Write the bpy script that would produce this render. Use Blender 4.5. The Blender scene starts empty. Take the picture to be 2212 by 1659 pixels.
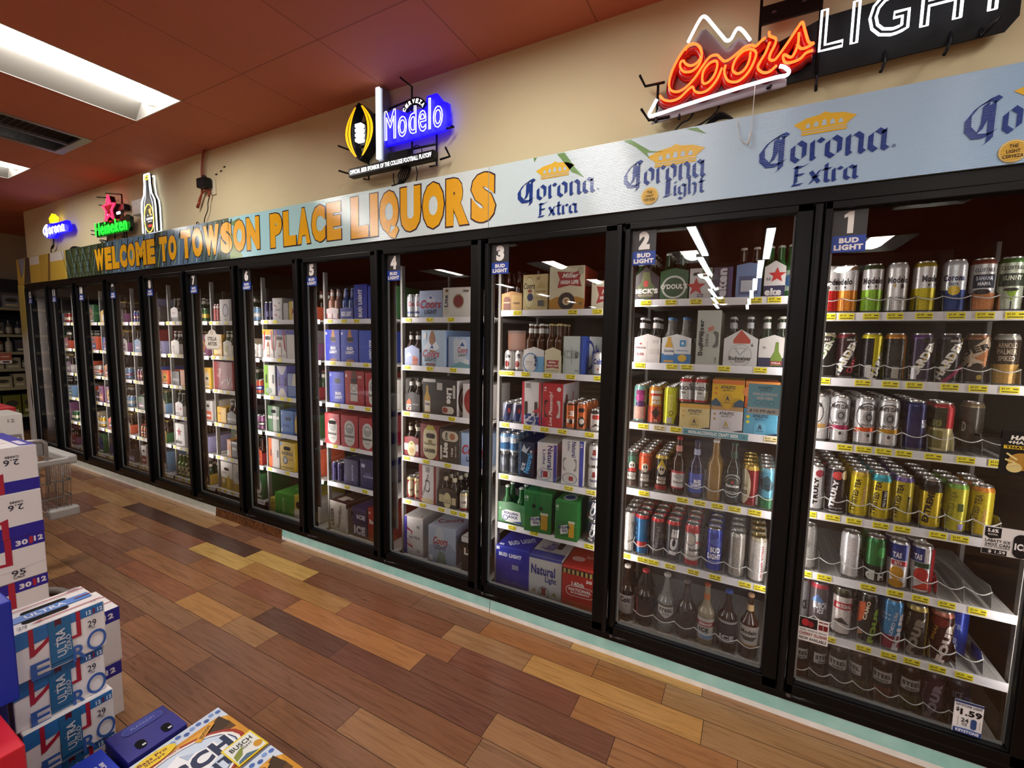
import bpy, bmesh, math, random
from mathutils import Matrix, Vector
random.seed(7)
sc = bpy.context.scene
COL = sc.collection
PI = math.pi
# ------------------------------------------------------------------ camera
YAW, PITCH, ROLL = 0.49095, -0.0970139, 0.0182503
cy, sy, cp, sp = math.cos(YAW), math.sin(YAW), math.cos(PITCH), math.sin(PITCH)
fw = Vector((-sy * cp, cy * cp, sp)); rt = Vector((cy, sy, 0)); up = rt.cross(fw)
r2 = math.cos(ROLL) * rt + math.sin(ROLL) * up; u2 = -math.sin(ROLL) * rt + math.cos(ROLL) * up
CAM = Vector((-0.22091, -2.14558, 1.60652))
cam = bpy.data.objects.new('camera', bpy.data.cameras.new('camera'))
cam.data.sensor_fit = 'HORIZONTAL'; cam.data.sensor_width = 36; cam.data.lens = 36 * 956.754 / 2212
cam.data.clip_start = 0.02
m3 = Matrix((r2, u2, -fw)).transposed()
cam.matrix_world = Matrix.Translation(CAM) @ m3.to_4x4()
COL.objects.link(cam); sc.camera = cam
# ------------------------------------------------------------------ world, colour management, lamp levels
w = bpy.data.worlds.new('world'); sc.world = w; w.use_nodes = True
w.node_tree.nodes['Background'].inputs[0].default_value = (0.5, 0.47, 0.45, 1)
w.node_tree.nodes['Background'].inputs[1].default_value = 0.05
sc.view_settings.view_transform = 'Standard'; sc.view_settings.look = 'None'
sc.view_settings.exposure = 0.0; sc.view_settings.gamma = 1.0; sc.view_settings.use_curve_mapping = False
sc.cycles.use_denoising = True
sc.cycles.max_bounces = 7; sc.cycles.transparent_max_bounces = 16
sc.cycles.caustics_reflective = False; sc.cycles.caustics_refractive = False
sc.cycles.sample_clamp_indirect = 4.0
TROFFER, LED, NEON = 26.0, 25.0, 4.5
WALLY, CEIL, DW = 0.06, 3.145, 0.775
# ------------------------------------------------------------------ materials
def lin(h):
    c = [int(h[i:i + 2], 16) / 255 for i in (0, 2, 4)]
    return tuple(x / 12.92 if x <= .04045 else ((x + .055) / 1.055) ** 2.4 for x in c) + (1,)
MATS = {}
KIND = {'p': ('paper', .42, 0, .5), 'c': ('printed_can', .28, .35, .5), 'a': ('aluminium', .25, .9, .5), 'g': ('bottle_glass', .08, 0, .5),
        'b': ('black_metal', .34, 0, .22), 'w': ('plastic', .35, 0, .5), 'd': ('matt', .8, 0, .3), 'x': ('steel', .35, .8, .5), 'k': ('shiny_print', .22, 0, .5)}
def mat(key):
    """key = kind letter + sRGB hex, or e<strength>:<hex> for things that give off light"""
    if key in MATS: return MATS[key]
    if key[0] == 'e':
        s, h = key[1:].split(':')
        m = bpy.data.materials.new('glow_' + h); m.use_nodes = True
        b = m.node_tree.nodes['Principled BSDF']
        b.inputs['Base Color'].default_value = lin(h); b.inputs['Emission Color'].default_value = lin(h)
        b.inputs['Emission Strength'].default_value = float(s)
    else:
        nm, ro, me, spc = KIND[key[0]]; h = key[1:]
        m = bpy.data.materials.new(nm + '_' + h); m.use_nodes = True
        nt = m.node_tree; b = nt.nodes['Principled BSDF']
        b.inputs['Base Color'].default_value = lin(h); b.inputs['Metallic'].default_value = me
        b.inputs['Specular IOR Level'].default_value = spc
        n = nt.nodes.new('ShaderNodeTexNoise'); n.inputs['Scale'].default_value = 35
        mr = nt.nodes.new('ShaderNodeMapRange'); mr.inputs[3].default_value = max(.03, ro - .06); mr.inputs[4].default_value = ro + .06
        nt.links.new(n.outputs[0], mr.inputs[0]); nt.links.new(mr.outputs[0], b.inputs['Roughness'])
    MATS[key] = m
    return m
def newmat(name):
    m = bpy.data.materials.new(name); m.use_nodes = True
    MATS[name] = m
    return m, m.node_tree, m.node_tree.nodes['Principled BSDF']
def N(nt, t, **kw):
    n = nt.nodes.new('ShaderNode' + t)
    for k, v in kw.items():
        if k.startswith('_'): setattr(n, k[1:], v)
        else: n.inputs[int(k[1:]) if k[0] == 'i' and k[1:].isdigit() else k].default_value = v
    return n
def ramp(nt, stops, fac):
    r = nt.nodes.new('ShaderNodeValToRGB'); e = r.color_ramp.elements
    while len(e) < len(stops): e.new(.5)
    for q, (p, c) in zip(e, stops): q.position = p; q.color = lin(c) if isinstance(c, str) else c
    nt.links.new(fac, r.inputs[0]); return r
def thin_glass(name, ior, tint, haze=0.0, hazecol=(.8, .8, .8, 1)):
    m, nt, b = newmat(name); nt.nodes.remove(b); out = nt.nodes['Material Output']
    t = N(nt, 'BsdfTransparent', i0=tint); g = N(nt, 'BsdfGlossy', i0=(1, 1, 1, 1), i1=0.0); f = N(nt, 'Fresnel', i0=ior)
    mx = N(nt, 'MixShader'); nt.links.new(f.outputs[0], mx.inputs[0])
    if haze:
        d = N(nt, 'BsdfDiffuse', i0=hazecol); h = N(nt, 'MixShader', i0=haze)
        nt.links.new(t.outputs[0], h.inputs[1]); nt.links.new(d.outputs[0], h.inputs[2]); nt.links.new(h.outputs[0], mx.inputs[1])
    else: nt.links.new(t.outputs[0], mx.inputs[1])
    nt.links.new(g.outputs[0], mx.inputs[2]); nt.links.new(mx.outputs[0], out.inputs[0])
thin_glass('door_glass', 1.65, (.9, .92, .92, 1))
thin_glass('clear_plastic', 1.35, (.93, .93, .93, 1), .16, (.75, .75, .73, 1))
thin_glass('clear_bottle', 1.4, (.8, .8, .78, 1), .22, (.75, .75, .7, 1))
def mk_floor():
    m, nt, b = newmat('wood_planks')
    a = N(nt, 'VertexColor', _layer_name='plank')
    tc = N(nt, 'TexCoord'); mp = N(nt, 'Mapping'); mp.inputs['Scale'].default_value = (1.6, 26, 1)
    nt.links.new(tc.outputs['Object'], mp.inputs[0])
    off = N(nt, 'VectorMath', _operation='ADD'); sc_ = N(nt, 'VectorMath', _operation='SCALE'); sc_.inputs['Scale'].default_value = 37
    nt.links.new(a.outputs[0], sc_.inputs[0]); nt.links.new(mp.outputs[0], off.inputs[0]); nt.links.new(sc_.outputs[0], off.inputs[1])
    n = N(nt, 'TexNoise'); n.inputs['Scale'].default_value = 2.2; n.inputs['Detail'].default_value = 7; n.inputs['Roughness'].default_value = .62; n.inputs['Distortion'].default_value = 1.2
    nt.links.new(off.outputs[0], n.inputs[0])
    rp = ramp(nt, [(.28, (.62, .58, .54, 1)), (.5, (1, 1, 1, 1)), (.75, (1.18, 1.16, 1.12, 1))], n.outputs[0])
    mx = N(nt, 'Mix', _data_type='RGBA', _blend_type='MULTIPLY'); mx.inputs[0].default_value = 1
    nt.links.new(a.outputs[0], mx.inputs[6]); nt.links.new(rp.outputs[0], mx.inputs[7]); nt.links.new(mx.outputs[2], b.inputs['Base Color'])
    b.inputs['Roughness'].default_value = .27; b.inputs['Specular IOR Level'].default_value = .4
    bp = N(nt, 'Bump'); bp.inputs['Strength'].default_value = .06; nt.links.new(n.outputs[0], bp.inputs['Height']); nt.links.new(bp.outputs[0], b.inputs['Normal'])
mk_floor()
def mk_noisy(name, c1, c2, scale, rough, bump=.1, spec=.3):
    m, nt, b = newmat(name)
    tc = N(nt, 'TexCoord'); n = N(nt, 'TexNoise'); n.inputs['Scale'].default_value = scale; n.inputs['Detail'].default_value = 6
    nt.links.new(tc.outputs['Object'], n.inputs[0])
    rp = ramp(nt, [(.3, c1), (.7, c2)], n.outputs[0]); nt.links.new(rp.outputs[0], b.inputs['Base Color'])
    b.inputs['Roughness'].default_value = rough; b.inputs['Specular IOR Level'].default_value = spec
    if bump:
        n2 = N(nt, 'TexNoise'); n2.inputs['Scale'].default_value = scale * 40
        nt.links.new(tc.outputs['Object'], n2.inputs[0])
        bp = N(nt, 'Bump'); bp.inputs['Strength'].default_value = bump; bp.inputs['Distance'].default_value = .01
        nt.links.new(n2.outputs[0], bp.inputs['Height']); nt.links.new(bp.outputs[0], b.inputs['Normal'])
    return m, nt, b
mk_noisy('wall_paint', 'd0c6a0', 'd8ceaa', 1.5, .7, .08)
mk_noisy('far_paint', 'b4a78f', 'bcb09a', 1.5, .8, .05)
mk_noisy('dark_cooler_panel', '35302c', '423c37', 3, .6, .05)
mk_noisy('teal_print', '8fc7c0', 'a9d8d0', 9, .45, 0)
mk_noisy('foam_print', 'dfe0da', 'f0f0ec', 14, .45, 0)
mk_noisy('pale_print', 'bcc8bd', 'd2d9cf', 7, .45, 0)
mk_noisy('rock_print', '2a1a10', '7a4a26', 40, .5, 0)
mk_noisy('white_housing', 'd8d6d0', 'e2e0da', 5, .4, 0)
def mk_ceiling():
    m, nt, b = mk_noisy('ceiling_paint', 'bc7258', 'c4785e', 1.3, .75, .15)
    tc = N(nt, 'TexCoord'); mp = N(nt, 'Mapping'); mp.inputs['Location'].default_value = (3.63, .466, 0)
    nt.links.new(tc.outputs['Object'], mp.inputs[0])
    bk = N(nt, 'TexBrick', _offset=0.0); bk.inputs['Scale'].default_value = 1; bk.inputs['Brick Width'].default_value = .665; bk.inputs['Row Height'].default_value = 1.33
    bk.inputs['Mortar Size'].default_value = .004; bk.inputs['Color1'].default_value = (1, 1, 1, 1); bk.inputs['Color2'].default_value = (.93, .93, .93, 1); bk.inputs['Mortar'].default_value = (.6, .58, .58, 1)
    nt.links.new(mp.outputs[0], bk.inputs[0])
    mx = N(nt, 'Mix', _data_type='RGBA', _blend_type='MULTIPLY'); mx.inputs[0].default_value = 1
    src = b.inputs['Base Color'].links[0].from_socket
    nt.links.new(src, mx.inputs[6]); nt.links.new(bk.outputs[0], mx.inputs[7]); nt.links.new(mx.outputs[2], b.inputs['Base Color'])
mk_ceiling()
def mk_ribbed(name, stops, axis=0, lo=0, hi=1, noise=0.0):
    """glossy corrugated sign plastic, printed colour running along one axis"""
    m, nt, b = newmat(name)
    tc = N(nt, 'TexCoord'); sx = N(nt, 'SeparateXYZ'); nt.links.new(tc.outputs['Object'], sx.inputs[0])
    mr = N(nt, 'MapRange'); mr.inputs[1].default_value = lo; mr.inputs[2].default_value = hi; nt.links.new(sx.outputs[axis], mr.inputs[0])
    fac = mr.outputs[0]
    if noise:
        n = N(nt, 'TexNoise'); n.inputs['Scale'].default_value = 1.6; n.inputs['Detail'].default_value = 4; nt.links.new(tc.outputs['Object'], n.inputs[0])
        ad = N(nt, 'Math', _operation='MULTIPLY_ADD'); ad.inputs[1].default_value = noise; nt.links.new(n.outputs[0], ad.inputs[0]); nt.links.new(fac, ad.inputs[2])
        sb = N(nt, 'Math', _operation='SUBTRACT'); sb.inputs[1].default_value = noise * .5; nt.links.new(ad.outputs[0], sb.inputs[0]); fac = sb.outputs[0]
    rp = ramp(nt, stops, fac); nt.links.new(rp.outputs[0], b.inputs['Base Color'])
    rib_bump(nt, b)
def rib_bump(nt, b):
    tc = N(nt, 'TexCoord')
    wv = N(nt, 'TexWave', _wave_type='BANDS', _bands_direction='Z'); wv.inputs['Scale'].default_value = 45
    nt.links.new(tc.outputs['Object'], wv.inputs[0])
    bp = N(nt, 'Bump'); bp.inputs['Strength'].default_value = .35; bp.inputs['Distance'].default_value = .0012
    nt.links.new(wv.outputs[0], bp.inputs['Height']); nt.links.new(bp.outputs[0], b.inputs['Normal'])
    b.inputs['Roughness'].default_value = .14; b.inputs['Specular IOR Level'].default_value = .8
def sign_ink(h):
    k = 'ink' + h
    if k not in MATS:
        m, nt, b = newmat(k); m.name = 'sign_ink_' + h; b.inputs['Base Color'].default_value = lin(h); rib_bump(nt, b)
    return k
mk_ribbed('sky_print', [(0, 'd2e8ee'), (.35, 'd2e6f0'), (.62, 'b2d2ec'), (1, '98bee2')], 0, -1.6, .6, .18)  # deeper blue to the right is partly print, partly shade put into the colour
mk_ribbed('sea_print', [(0, 'a0d8e6'), (.4, 'b2e0e6'), (.75, 'd4e8ee'), (1, 'dcebee')], 0, -3.95, -1.53, .18)
mk_ribbed('palm_print', [(0, '3a4a34'), (.3, '2c3a2c'), (.45, '5a7a9c'), (.55, '6a8fb8'), (.62, '2f3f30'), (.8, '58789a'), (1, '3c5236')], 0, -7.15, -3.95, .5)
mk_ribbed('end_print', [(0, 'c9c6c0'), (.4, 'bcb6aa'), (.6, 'c2c0bb'), (.72, 'a89858'), (1, 'c9b050')], 2, 0, 2.3, .3)
def gm(k): return MATS[k] if k in MATS else mat(k)
# ------------------------------------------------------------------ mesh building
class MB:
    def __init__(s): s.v = []; s.f = []; s.k = []; s.m = []; s.sm = []
    def add(s, vs, fs, m, smooth=False):
        if m not in s.m: s.m.append(m)
        k = s.m.index(m); o = len(s.v); s.v.extend(vs)
        for f in fs: s.f.append([i + o for i in f]); s.k.append(k); s.sm.append(smooth)
        return s
    def box(s, x0, x1, y0, y1, z0, z1, m, bev=0):
        if bev:
            bm = bmesh.new(); bmesh.ops.create_cube(bm, size=1)
            for v in bm.verts: v.co = ((x0 + x1) / 2 + v.co.x * (x1 - x0), (y0 + y1) / 2 + v.co.y * (y1 - y0), (z0 + z1) / 2 + v.co.z * (z1 - z0))
            bmesh.ops.bevel(bm, geom=bm.edges[:], offset=bev, segments=2, profile=.5, affect='EDGES')
            bm.verts.index_update()
            s.add([tuple(v.co) for v in bm.verts], [[v.index for v in f.verts] for f in bm.faces], m); bm.free(); return s
        return s.add([(x, y, z) for z in (z0, z1) for y in (y0, y1) for x in (x0, x1)], [(0, 2, 3, 1), (4, 5, 7, 6), (0, 1, 5, 4), (2, 6, 7, 3), (0, 4, 6, 2), (1, 3, 7, 5)], m)
    def tube(s, pts, r, m, n=6, closed=False):
        P = [Vector(p) for p in pts]; L = len(P); vs = []; fs = []; prev = None
        for i, p in enumerate(P):
            a = P[i - 1] if (i or closed) else P[0]; b = P[(i + 1) % L] if (i < L - 1 or closed) else P[-1]
            t = (b - a).normalized() if (b - a).length > 1e-9 else Vector((0, 0, 1))
            if prev is None:
                q = Vector((0, 1, 0)) if abs(t.y) < .9 else Vector((1, 0, 0)); nrm = (q - t * q.dot(t)).normalized()
            else:
                nrm = prev - t * prev.dot(t)
                nrm = nrm.normalized() if nrm.length > 1e-6 else t.orthogonal().normalized()
            prev = nrm; bn = t.cross(nrm)
            for j in range(n):
                an = 2 * PI * j / n; vs.append(tuple(p + r * (math.cos(an) * nrm + math.sin(an) * bn)))
        for i in range(L if closed else L - 1):
            i2 = (i + 1) % L
            for j in range(n): fs.append((i * n + j, i * n + (j + 1) % n, i2 * n + (j + 1) % n, i2 * n + j))
        if not closed: fs.append(tuple(range(n))[::-1]); fs.append(tuple((L - 1) * n + j for j in range(n)))
        return s.add(vs, fs, m, True)
    def lathe(s, prof, m, n=24, c=(0, 0, 0), caps=True, smooth=True):
        """prof = [(radius, z)], m = key or one key per segment"""
        ms = m if isinstance(m, list) else [m] * (len(prof) - 1)
        for i in range(len(prof) - 1):
            vs = []
            for r, z in prof[i:i + 2]:
                for j in range(n):
                    a = 2 * PI * j / n; vs.append((c[0] + r * math.cos(a), c[1] + r * math.sin(a), c[2] + z))
            s.add(vs, [(j, (j + 1) % n, n + (j + 1) % n, n + j) for j in range(n)], ms[i], smooth)
        if caps:
            for (r, z), mm, rev in ((prof[0], ms[0], True), (prof[-1], ms[-1], False)):
                if r > 1e-4:
                    f = list(range(n)); vs = [(c[0] + r * math.cos(2 * PI * j / n), c[1] + r * math.sin(2 * PI * j / n), c[2] + z) for j in range(n)]
                    s.add(vs, [f[::-1] if rev else f], mm)
        return s
    def prism(s, pts, y0, y1, m):
        """outline given in x,z, extruded from y0 (front) to y1; counter-clockwise seen from the front"""
        n = len(pts)
        vs = [(x, y0, z) for x, z in pts] + [(x, y1, z) for x, z in pts]
        return s.add(vs, [tuple(range(n)), tuple(range(2 * n - 1, n - 1, -1))] + [(i, i + n, (i + 1) % n + n, (i + 1) % n) for i in range(n)], m)
    def decals(s, decs, mp, sx, sy, pre='p', step=None, lay=0):
        for i, d in enumerate(decs):
            vs, fs, c = dgeo(d, sx, sy)
            if step: vs, fs = slices(vs, fs, step)
            key = c if (c in MATS or len(c) == 7 or c[0] == 'e' and ':' in c) else pre + c
            s.add([mp(x, y, i + lay) for x, y in vs], fs, key)
        return s
    def build(s, name, parent=None, loc=None):
        me = bpy.data.meshes.new(name)
        me.from_pydata(s.v, [], s.f)
        for k in s.m: me.materials.append(gm(k))
        me.polygons.foreach_set('material_index', s.k); me.polygons.foreach_set('use_smooth', s.sm)
        me.update()
        return link(name, me, parent, loc)
def link(name, data, parent=None, loc=None, rz=0):
    o = bpy.data.objects.new(name, data); COL.objects.link(o)
    if parent: o.parent = parent
    if loc: o.location = loc
    if rz: o.rotation_euler = (0, 0, rz)
    return o
USED = {}
def tag(o, label, cat, group=None):
    USED[label] = USED.get(label, 0) + 1
    o['label'] = label; o['category'] = cat
    if group: o['group'] = group
    return o
def thing(name, label, cat, loc=(0, 0, 0), rz=0, group=None):
    o = link(name, None, None, loc, rz); o.empty_display_size = .05
    return tag(o, label, cat, group)
def struct(o): o['kind'] = 'structure'; return o
def copy_tree(root, loc, rz, label=None, group=None):
    c = root.copy(); COL.objects.link(c); c.location = loc; c.rotation_euler = (0, 0, rz)
    if label: tag(c, label, c['category'], group)
    for ch in root.children:
        d = ch.copy(); COL.objects.link(d); d.parent = c
        for g in ch.children:
            e = g.copy(); COL.objects.link(e); e.parent = d
    return c
# ---- lettering
TXT = {}
def text2d(s, bold=.018, shear=0):
    k = (s, bold, shear)
    if k not in TXT:
        cu = bpy.data.curves.new('lettering', 'FONT'); cu.body = s; cu.offset = bold; cu.resolution_u = 3; cu.shear = shear
        cu.space_character = 1.0 + bold * 2; cu.space_line = .85; cu.align_x = 'CENTER'
        ob = bpy.data.objects.new('lettering', cu)
        me = bpy.data.meshes.new_from_object(ob)
        vs = [(v.co.x, v.co.y) for v in me.vertices]; fs = [tuple(p.vertices) for p in me.polygons]; es = [tuple(e.vertices) for e in me.edges]
        x0 = min(v[0] for v in vs); x1 = max(v[0] for v in vs); y0 = min(v[1] for v in vs); y1 = max(v[1] for v in vs)
        vs = [((x - x0) / (x1 - x0) - .5, (y - y0) / (y1 - y0) - .5) for x, y in vs]
        bpy.data.objects.remove(ob); bpy.data.meshes.remove(me); bpy.data.curves.remove(cu)
        TXT[k] = (vs, fs)
    return TXT[k]
def outline2d(s, bold=.02):
    """the loops of the letter outlines, for bent neon tube"""
    k = ('loop', s, bold)
    if k not in TXT:
        cu = bpy.data.curves.new('lettering', 'FONT'); cu.body = s; cu.offset = bold; cu.resolution_u = 3; cu.fill_mode = 'NONE'
        cu.space_character = 1.12
        ob = bpy.data.objects.new('lettering', cu); me = bpy.data.meshes.new_from_object(ob)
        vs = [(v.co.x, v.co.y) for v in me.vertices]; nb = {}
        for e in me.edges:
            a, b = e.vertices; nb.setdefault(a, []).append(b); nb.setdefault(b, []).append(a)
        x0 = min(v[0] for v in vs); x1 = max(v[0] for v in vs); y0 = min(v[1] for v in vs); y1 = max(v[1] for v in vs)
        vs = [((x - x0) / (x1 - x0), (y - y0) / (y1 - y0)) for x, y in vs]
        seen = set(); loops = []
        for a in nb:
            if a in seen: continue
            lp = [a]; seen.add(a); cur = a
            while True:
                nx = [b for b in nb[cur] if b not in seen]
                if not nx: break
                cur = nx[0]; seen.add(cur); lp.append(cur)
            if len(lp) > 3: loops.append([vs[i] for i in lp])
        bpy.data.objects.remove(ob); bpy.data.meshes.remove(me); bpy.data.curves.remove(cu)
        TXT[k] = loops
    return TXT[k]
def ell(u, v, ru, rv, n=24, a0=0, a1=2 * PI):
    return [(u + ru * math.cos(a0 + (a1 - a0) * i / n), v + rv * math.sin(a0 + (a1 - a0) * i / n)) for i in range(n)]
STAR = [(math.cos(PI / 2 + i * PI / 5) * (1 if i % 2 == 0 else .42), math.sin(PI / 2 + i * PI / 5) * (1 if i % 2 == 0 else .42)) for i in range(10)]
def dgeo(d, sx, sy):
    k = d[0]
    if k == 'R': _, a, b, c, e, col = d; pts = [(a * sx, b * sy), (c * sx, b * sy), (c * sx, e * sy), (a * sx, e * sy)]
    elif k == 'O': _, u, v, ru, rv, col = d; pts = [(x * sx, y * sy) for x, y in ell(u, v, ru, rv)]
    elif k == 'C': _, u, v, r, col = d; pts = [(x + u * sx, y + v * sy) for x, y in ell(0, 0, r * sy, r * sy)]     # true circle, radius in heights
    elif k == 'P': _, ps, col = d; pts = [(x * sx, y * sy) for x, y in ps]
    elif k == '*': _, u, v, r, col = d; vs = [(u * sx, v * sy)] + [(u * sx + x * r * sy, v * sy + y * r * sy) for x, y in STAR]; return vs, [(0, 1 + i, 1 + (i + 1) % 10) for i in range(10)], col
    elif k == 'S':
        _, u, v, w_, h_, col = d; w_ *= sx; h_ *= sy; r = min(w_, h_) / 2; cx, c2 = u * sx, v * sy; pts = []
        for qx, qy, a in ((1, 1, 0), (-1, 1, 1), (-1, -1, 2), (1, -1, 3)):
            for i in range(6):
                an = (a + i / 5) * PI / 2; pts.append((cx + qx * (w_ / 2 - r) + r * math.cos(an), c2 + qy * (h_ / 2 - r) + r * math.sin(an)))
    elif k == 'G':
        _, u, v, ru, rv, th, col = d; o = ell(u, v, ru, rv, 28); i_ = ell(u, v, ru * (1 - th), rv * (1 - th), 28); n = 28
        return [(x * sx, y * sy) for x, y in o + i_], [(i, (i + 1) % n, n + (i + 1) % n, n + i) for i in range(n)], col
    elif k == 'L':   # straight line of given width (metres)
        _, u0, v0, u1, v1, wd, col = d; a = Vector((u0 * sx, v0 * sy)); b = Vector((u1 * sx, v1 * sy)); t = (b - a).normalized(); q = Vector((-t.y, t.x)) * wd / 2
        pts = [tuple(a - q), tuple(b - q), tuple(b + q), tuple(a + q)]
    elif k == 'T':
        s_, u, v, w_, h_, col = d[1:7]; rot = d[7] if len(d) > 7 else 0; bold = d[8] if len(d) > 8 else .02; sh = d[9] if len(d) > 9 else 0
        vs, fs = text2d(s_, bold, sh)
        if abs(rot) >= 71 and rot != 180: W_, H_ = h_ * sy, w_ * sx
        elif rot in (0, 180): W_, H_ = w_ * sx, h_ * sy
        else: W_, H_ = w_ * sy, h_ * sy
        a = math.radians(rot); ca, sa = math.cos(a), math.sin(a)
        return [(u * sx + x * W_ * ca - y * H_ * sa, v * sy + x * W_ * sa + y * H_ * ca) for x, y in vs], fs, col
    return pts, [tuple(range(len(pts)))], col
def slices(vs, fs, step):
    bm = bmesh.new(); V = [bm.verts.new((x, y, 0)) for x, y in vs]
    for f in fs:
        try: bm.faces.new([V[i] for i in f])
        except ValueError: pass
    x0 = min(v[0] for v in vs); x1 = max(v[0] for v in vs)
    for k in range(math.floor(x0 / step) + 1, math.ceil(x1 / step)):
        bmesh.ops.bisect_plane(bm, geom=bm.verts[:] + bm.edges[:] + bm.faces[:], plane_co=(k * step, 0, 0), plane_no=(1, 0, 0))
    bm.verts.index_update()
    r = [(v.co.x, v.co.y) for v in bm.verts], [[v.index for v in f.verts] for f in bm.faces]; bm.free(); return r
def flat(o, a, b, n, base=.0006, st=.0004):
    o, a, b, n = Vector(o), Vector(a), Vector(b), Vector(n)
    return lambda x, y, k: tuple(o + a * x + b * y + n * (base + st * k))
def cyl(r, z0=0, base=.0006, st=.00035): return lambda x, y, k: ((r + base + st * k) * math.sin(x / r), -(r + base + st * k) * math.cos(x / r), z0 + y)
# ---- black-letter strokes made with a broad nib
def nib(points, wd, ang=40):
    a = math.radians(ang); q = Vector((math.cos(a), math.sin(a))) * wd / 2; out = []
    for p0, p1 in zip(points, points[1:]):
        p0, p1 = Vector(p0), Vector(p1); t = p1 - p0
        if abs(t.x * q.y - t.y * q.x) < 1e-4: p1 = p1 + Vector((.02, -.02)); t = p1 - p0
        ps = [p0 - q, p0 + q, p1 + q, p1 - q]
        if (ps[1] - ps[0]).x * (ps[2] - ps[1]).y - (ps[1] - ps[0]).y * (ps[2] - ps[1]).x < 0: ps.reverse()
        out.append([tuple(p) for p in ps])
    return out
BL = {'o': (.8, [[(.1, .8), (.1, .2), (.33, .0), (.58, .22), (.58, .8), (.35, 1), (.1, .8)]]),
      'r': (.62, [[(.1, .93), (.12, .08), (.2, 0)], [(.12, .8), (.36, 1), (.52, .85)]]),
      'n': (.86, [[(.1, .93), (.12, .08), (.2, 0)], [(.12, .8), (.4, 1), (.6, .8), (.6, .12), (.72, 0)]]),
      'a': (.84, [[(.58, .8), (.33, 1), (.1, .82), (.1, .2), (.3, 0), (.56, .22)], [(.58, .95), (.58, .12), (.72, 0)]]),
      'x': (.72, [[(.08, .95), (.55, .02)], [(.58, .98), (.08, 0)], [(.2, .5), (.5, .5)]]),
      't': (.5, [[(.2, 1.4), (.2, .12), (.38, 0)], [(.02, 1), (.42, 1)]]),
      'i': (.38, [[(.12, .95), (.14, .1), (.24, 0)], [(.12, 1.3), (.2, 1.22)]]),
      'g': (.8, [[(.58, .8), (.33, 1), (.1, .8), (.1, .25), (.3, .06), (.58, .25)], [(.58, .95), (.58, -.2), (.35, -.42), (.1, -.25)]]),
      'h': (.86, [[(.1, 1.5), (.12, .08), (.2, 0)], [(.12, .75), (.4, 1), (.6, .8), (.6, .05), (.45, -.2)]]),
      'E': (.95, [[(.22, 1.5), (.2, .2), (.05, 0), (.55, .05), (.8, .25)], [(.1, 1.45), (.5, 1.4), (.85, 1.6)], [(.2, .8), (.62, .82)]]),
      'L': (.85, [[(.3, 1.55), (.28, .2), (.05, .0), (.45, .05), (.75, .2)], [(.12, 1.4), (.4, 1.55)], [(.48, 1.4), (.48, .2)]]),
      'C': (1.35, [[(.85, 1.5), (.4, 1.25), (.1, .8), (.12, .35), (.4, .0), (.8, -.02), (1.1, .15)], [(.72, 1.35), (.7, .6), (.55, .2)], [(.72, 1.45), (1, 1.55), (1.15, 1.42)], [(.95, 1.35), (.95, -.2), (.82, -.35)]])}
def blackletter(word, x0, x1, z0, z1, wd=.19):
    polys = []; x = 0
    for ch in word:
        adv, st = BL[ch]
        for s_ in st: polys += [[(px + x, pz) for px, pz in q] for q in nib(s_, wd if ch != 'C' else wd * 1.25)]
        x += adv
    a0 = min(p[0] for q in polys for p in q); a1 = max(p[0] for q in polys for p in q); b0 = min(p[1] for q in polys for p in q); b1 = max(p[1] for q in polys for p in q)
    return [[(x0 + (px - a0) / (a1 - a0) * (x1 - x0), z0 + (pz - b0) / (b1 - b0) * (z1 - z0)) for px, pz in q] for q in polys]
def bl_lines(word):
    out = []; x = 0
    for ch in word:
        adv, st = BL[ch]; out += [[(px + x, pz) for px, pz in s_] for s_ in st]; x += adv
    return out
def smooth(pts, n=5, closed=False):
    P = [Vector(p) for p in pts]; L = len(P); out = []
    for i in range(L if closed else L - 1):
        p0 = P[i - 1] if (i or closed) else P[0]; p1 = P[i]; p2 = P[(i + 1) % L]; p3 = P[(i + 2) % L] if (i + 2 < L or closed) else P[-1]
        for k in range(n):
            t = k / n; out.append(.5 * (2 * p1 + (p2 - p0) * t + (2 * p0 - 5 * p1 + 4 * p2 - p3) * t * t + (3 * p1 - p0 - 3 * p2 + p3) * t ** 3))
    if not closed: out.append(P[-1])
    return out
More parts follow.
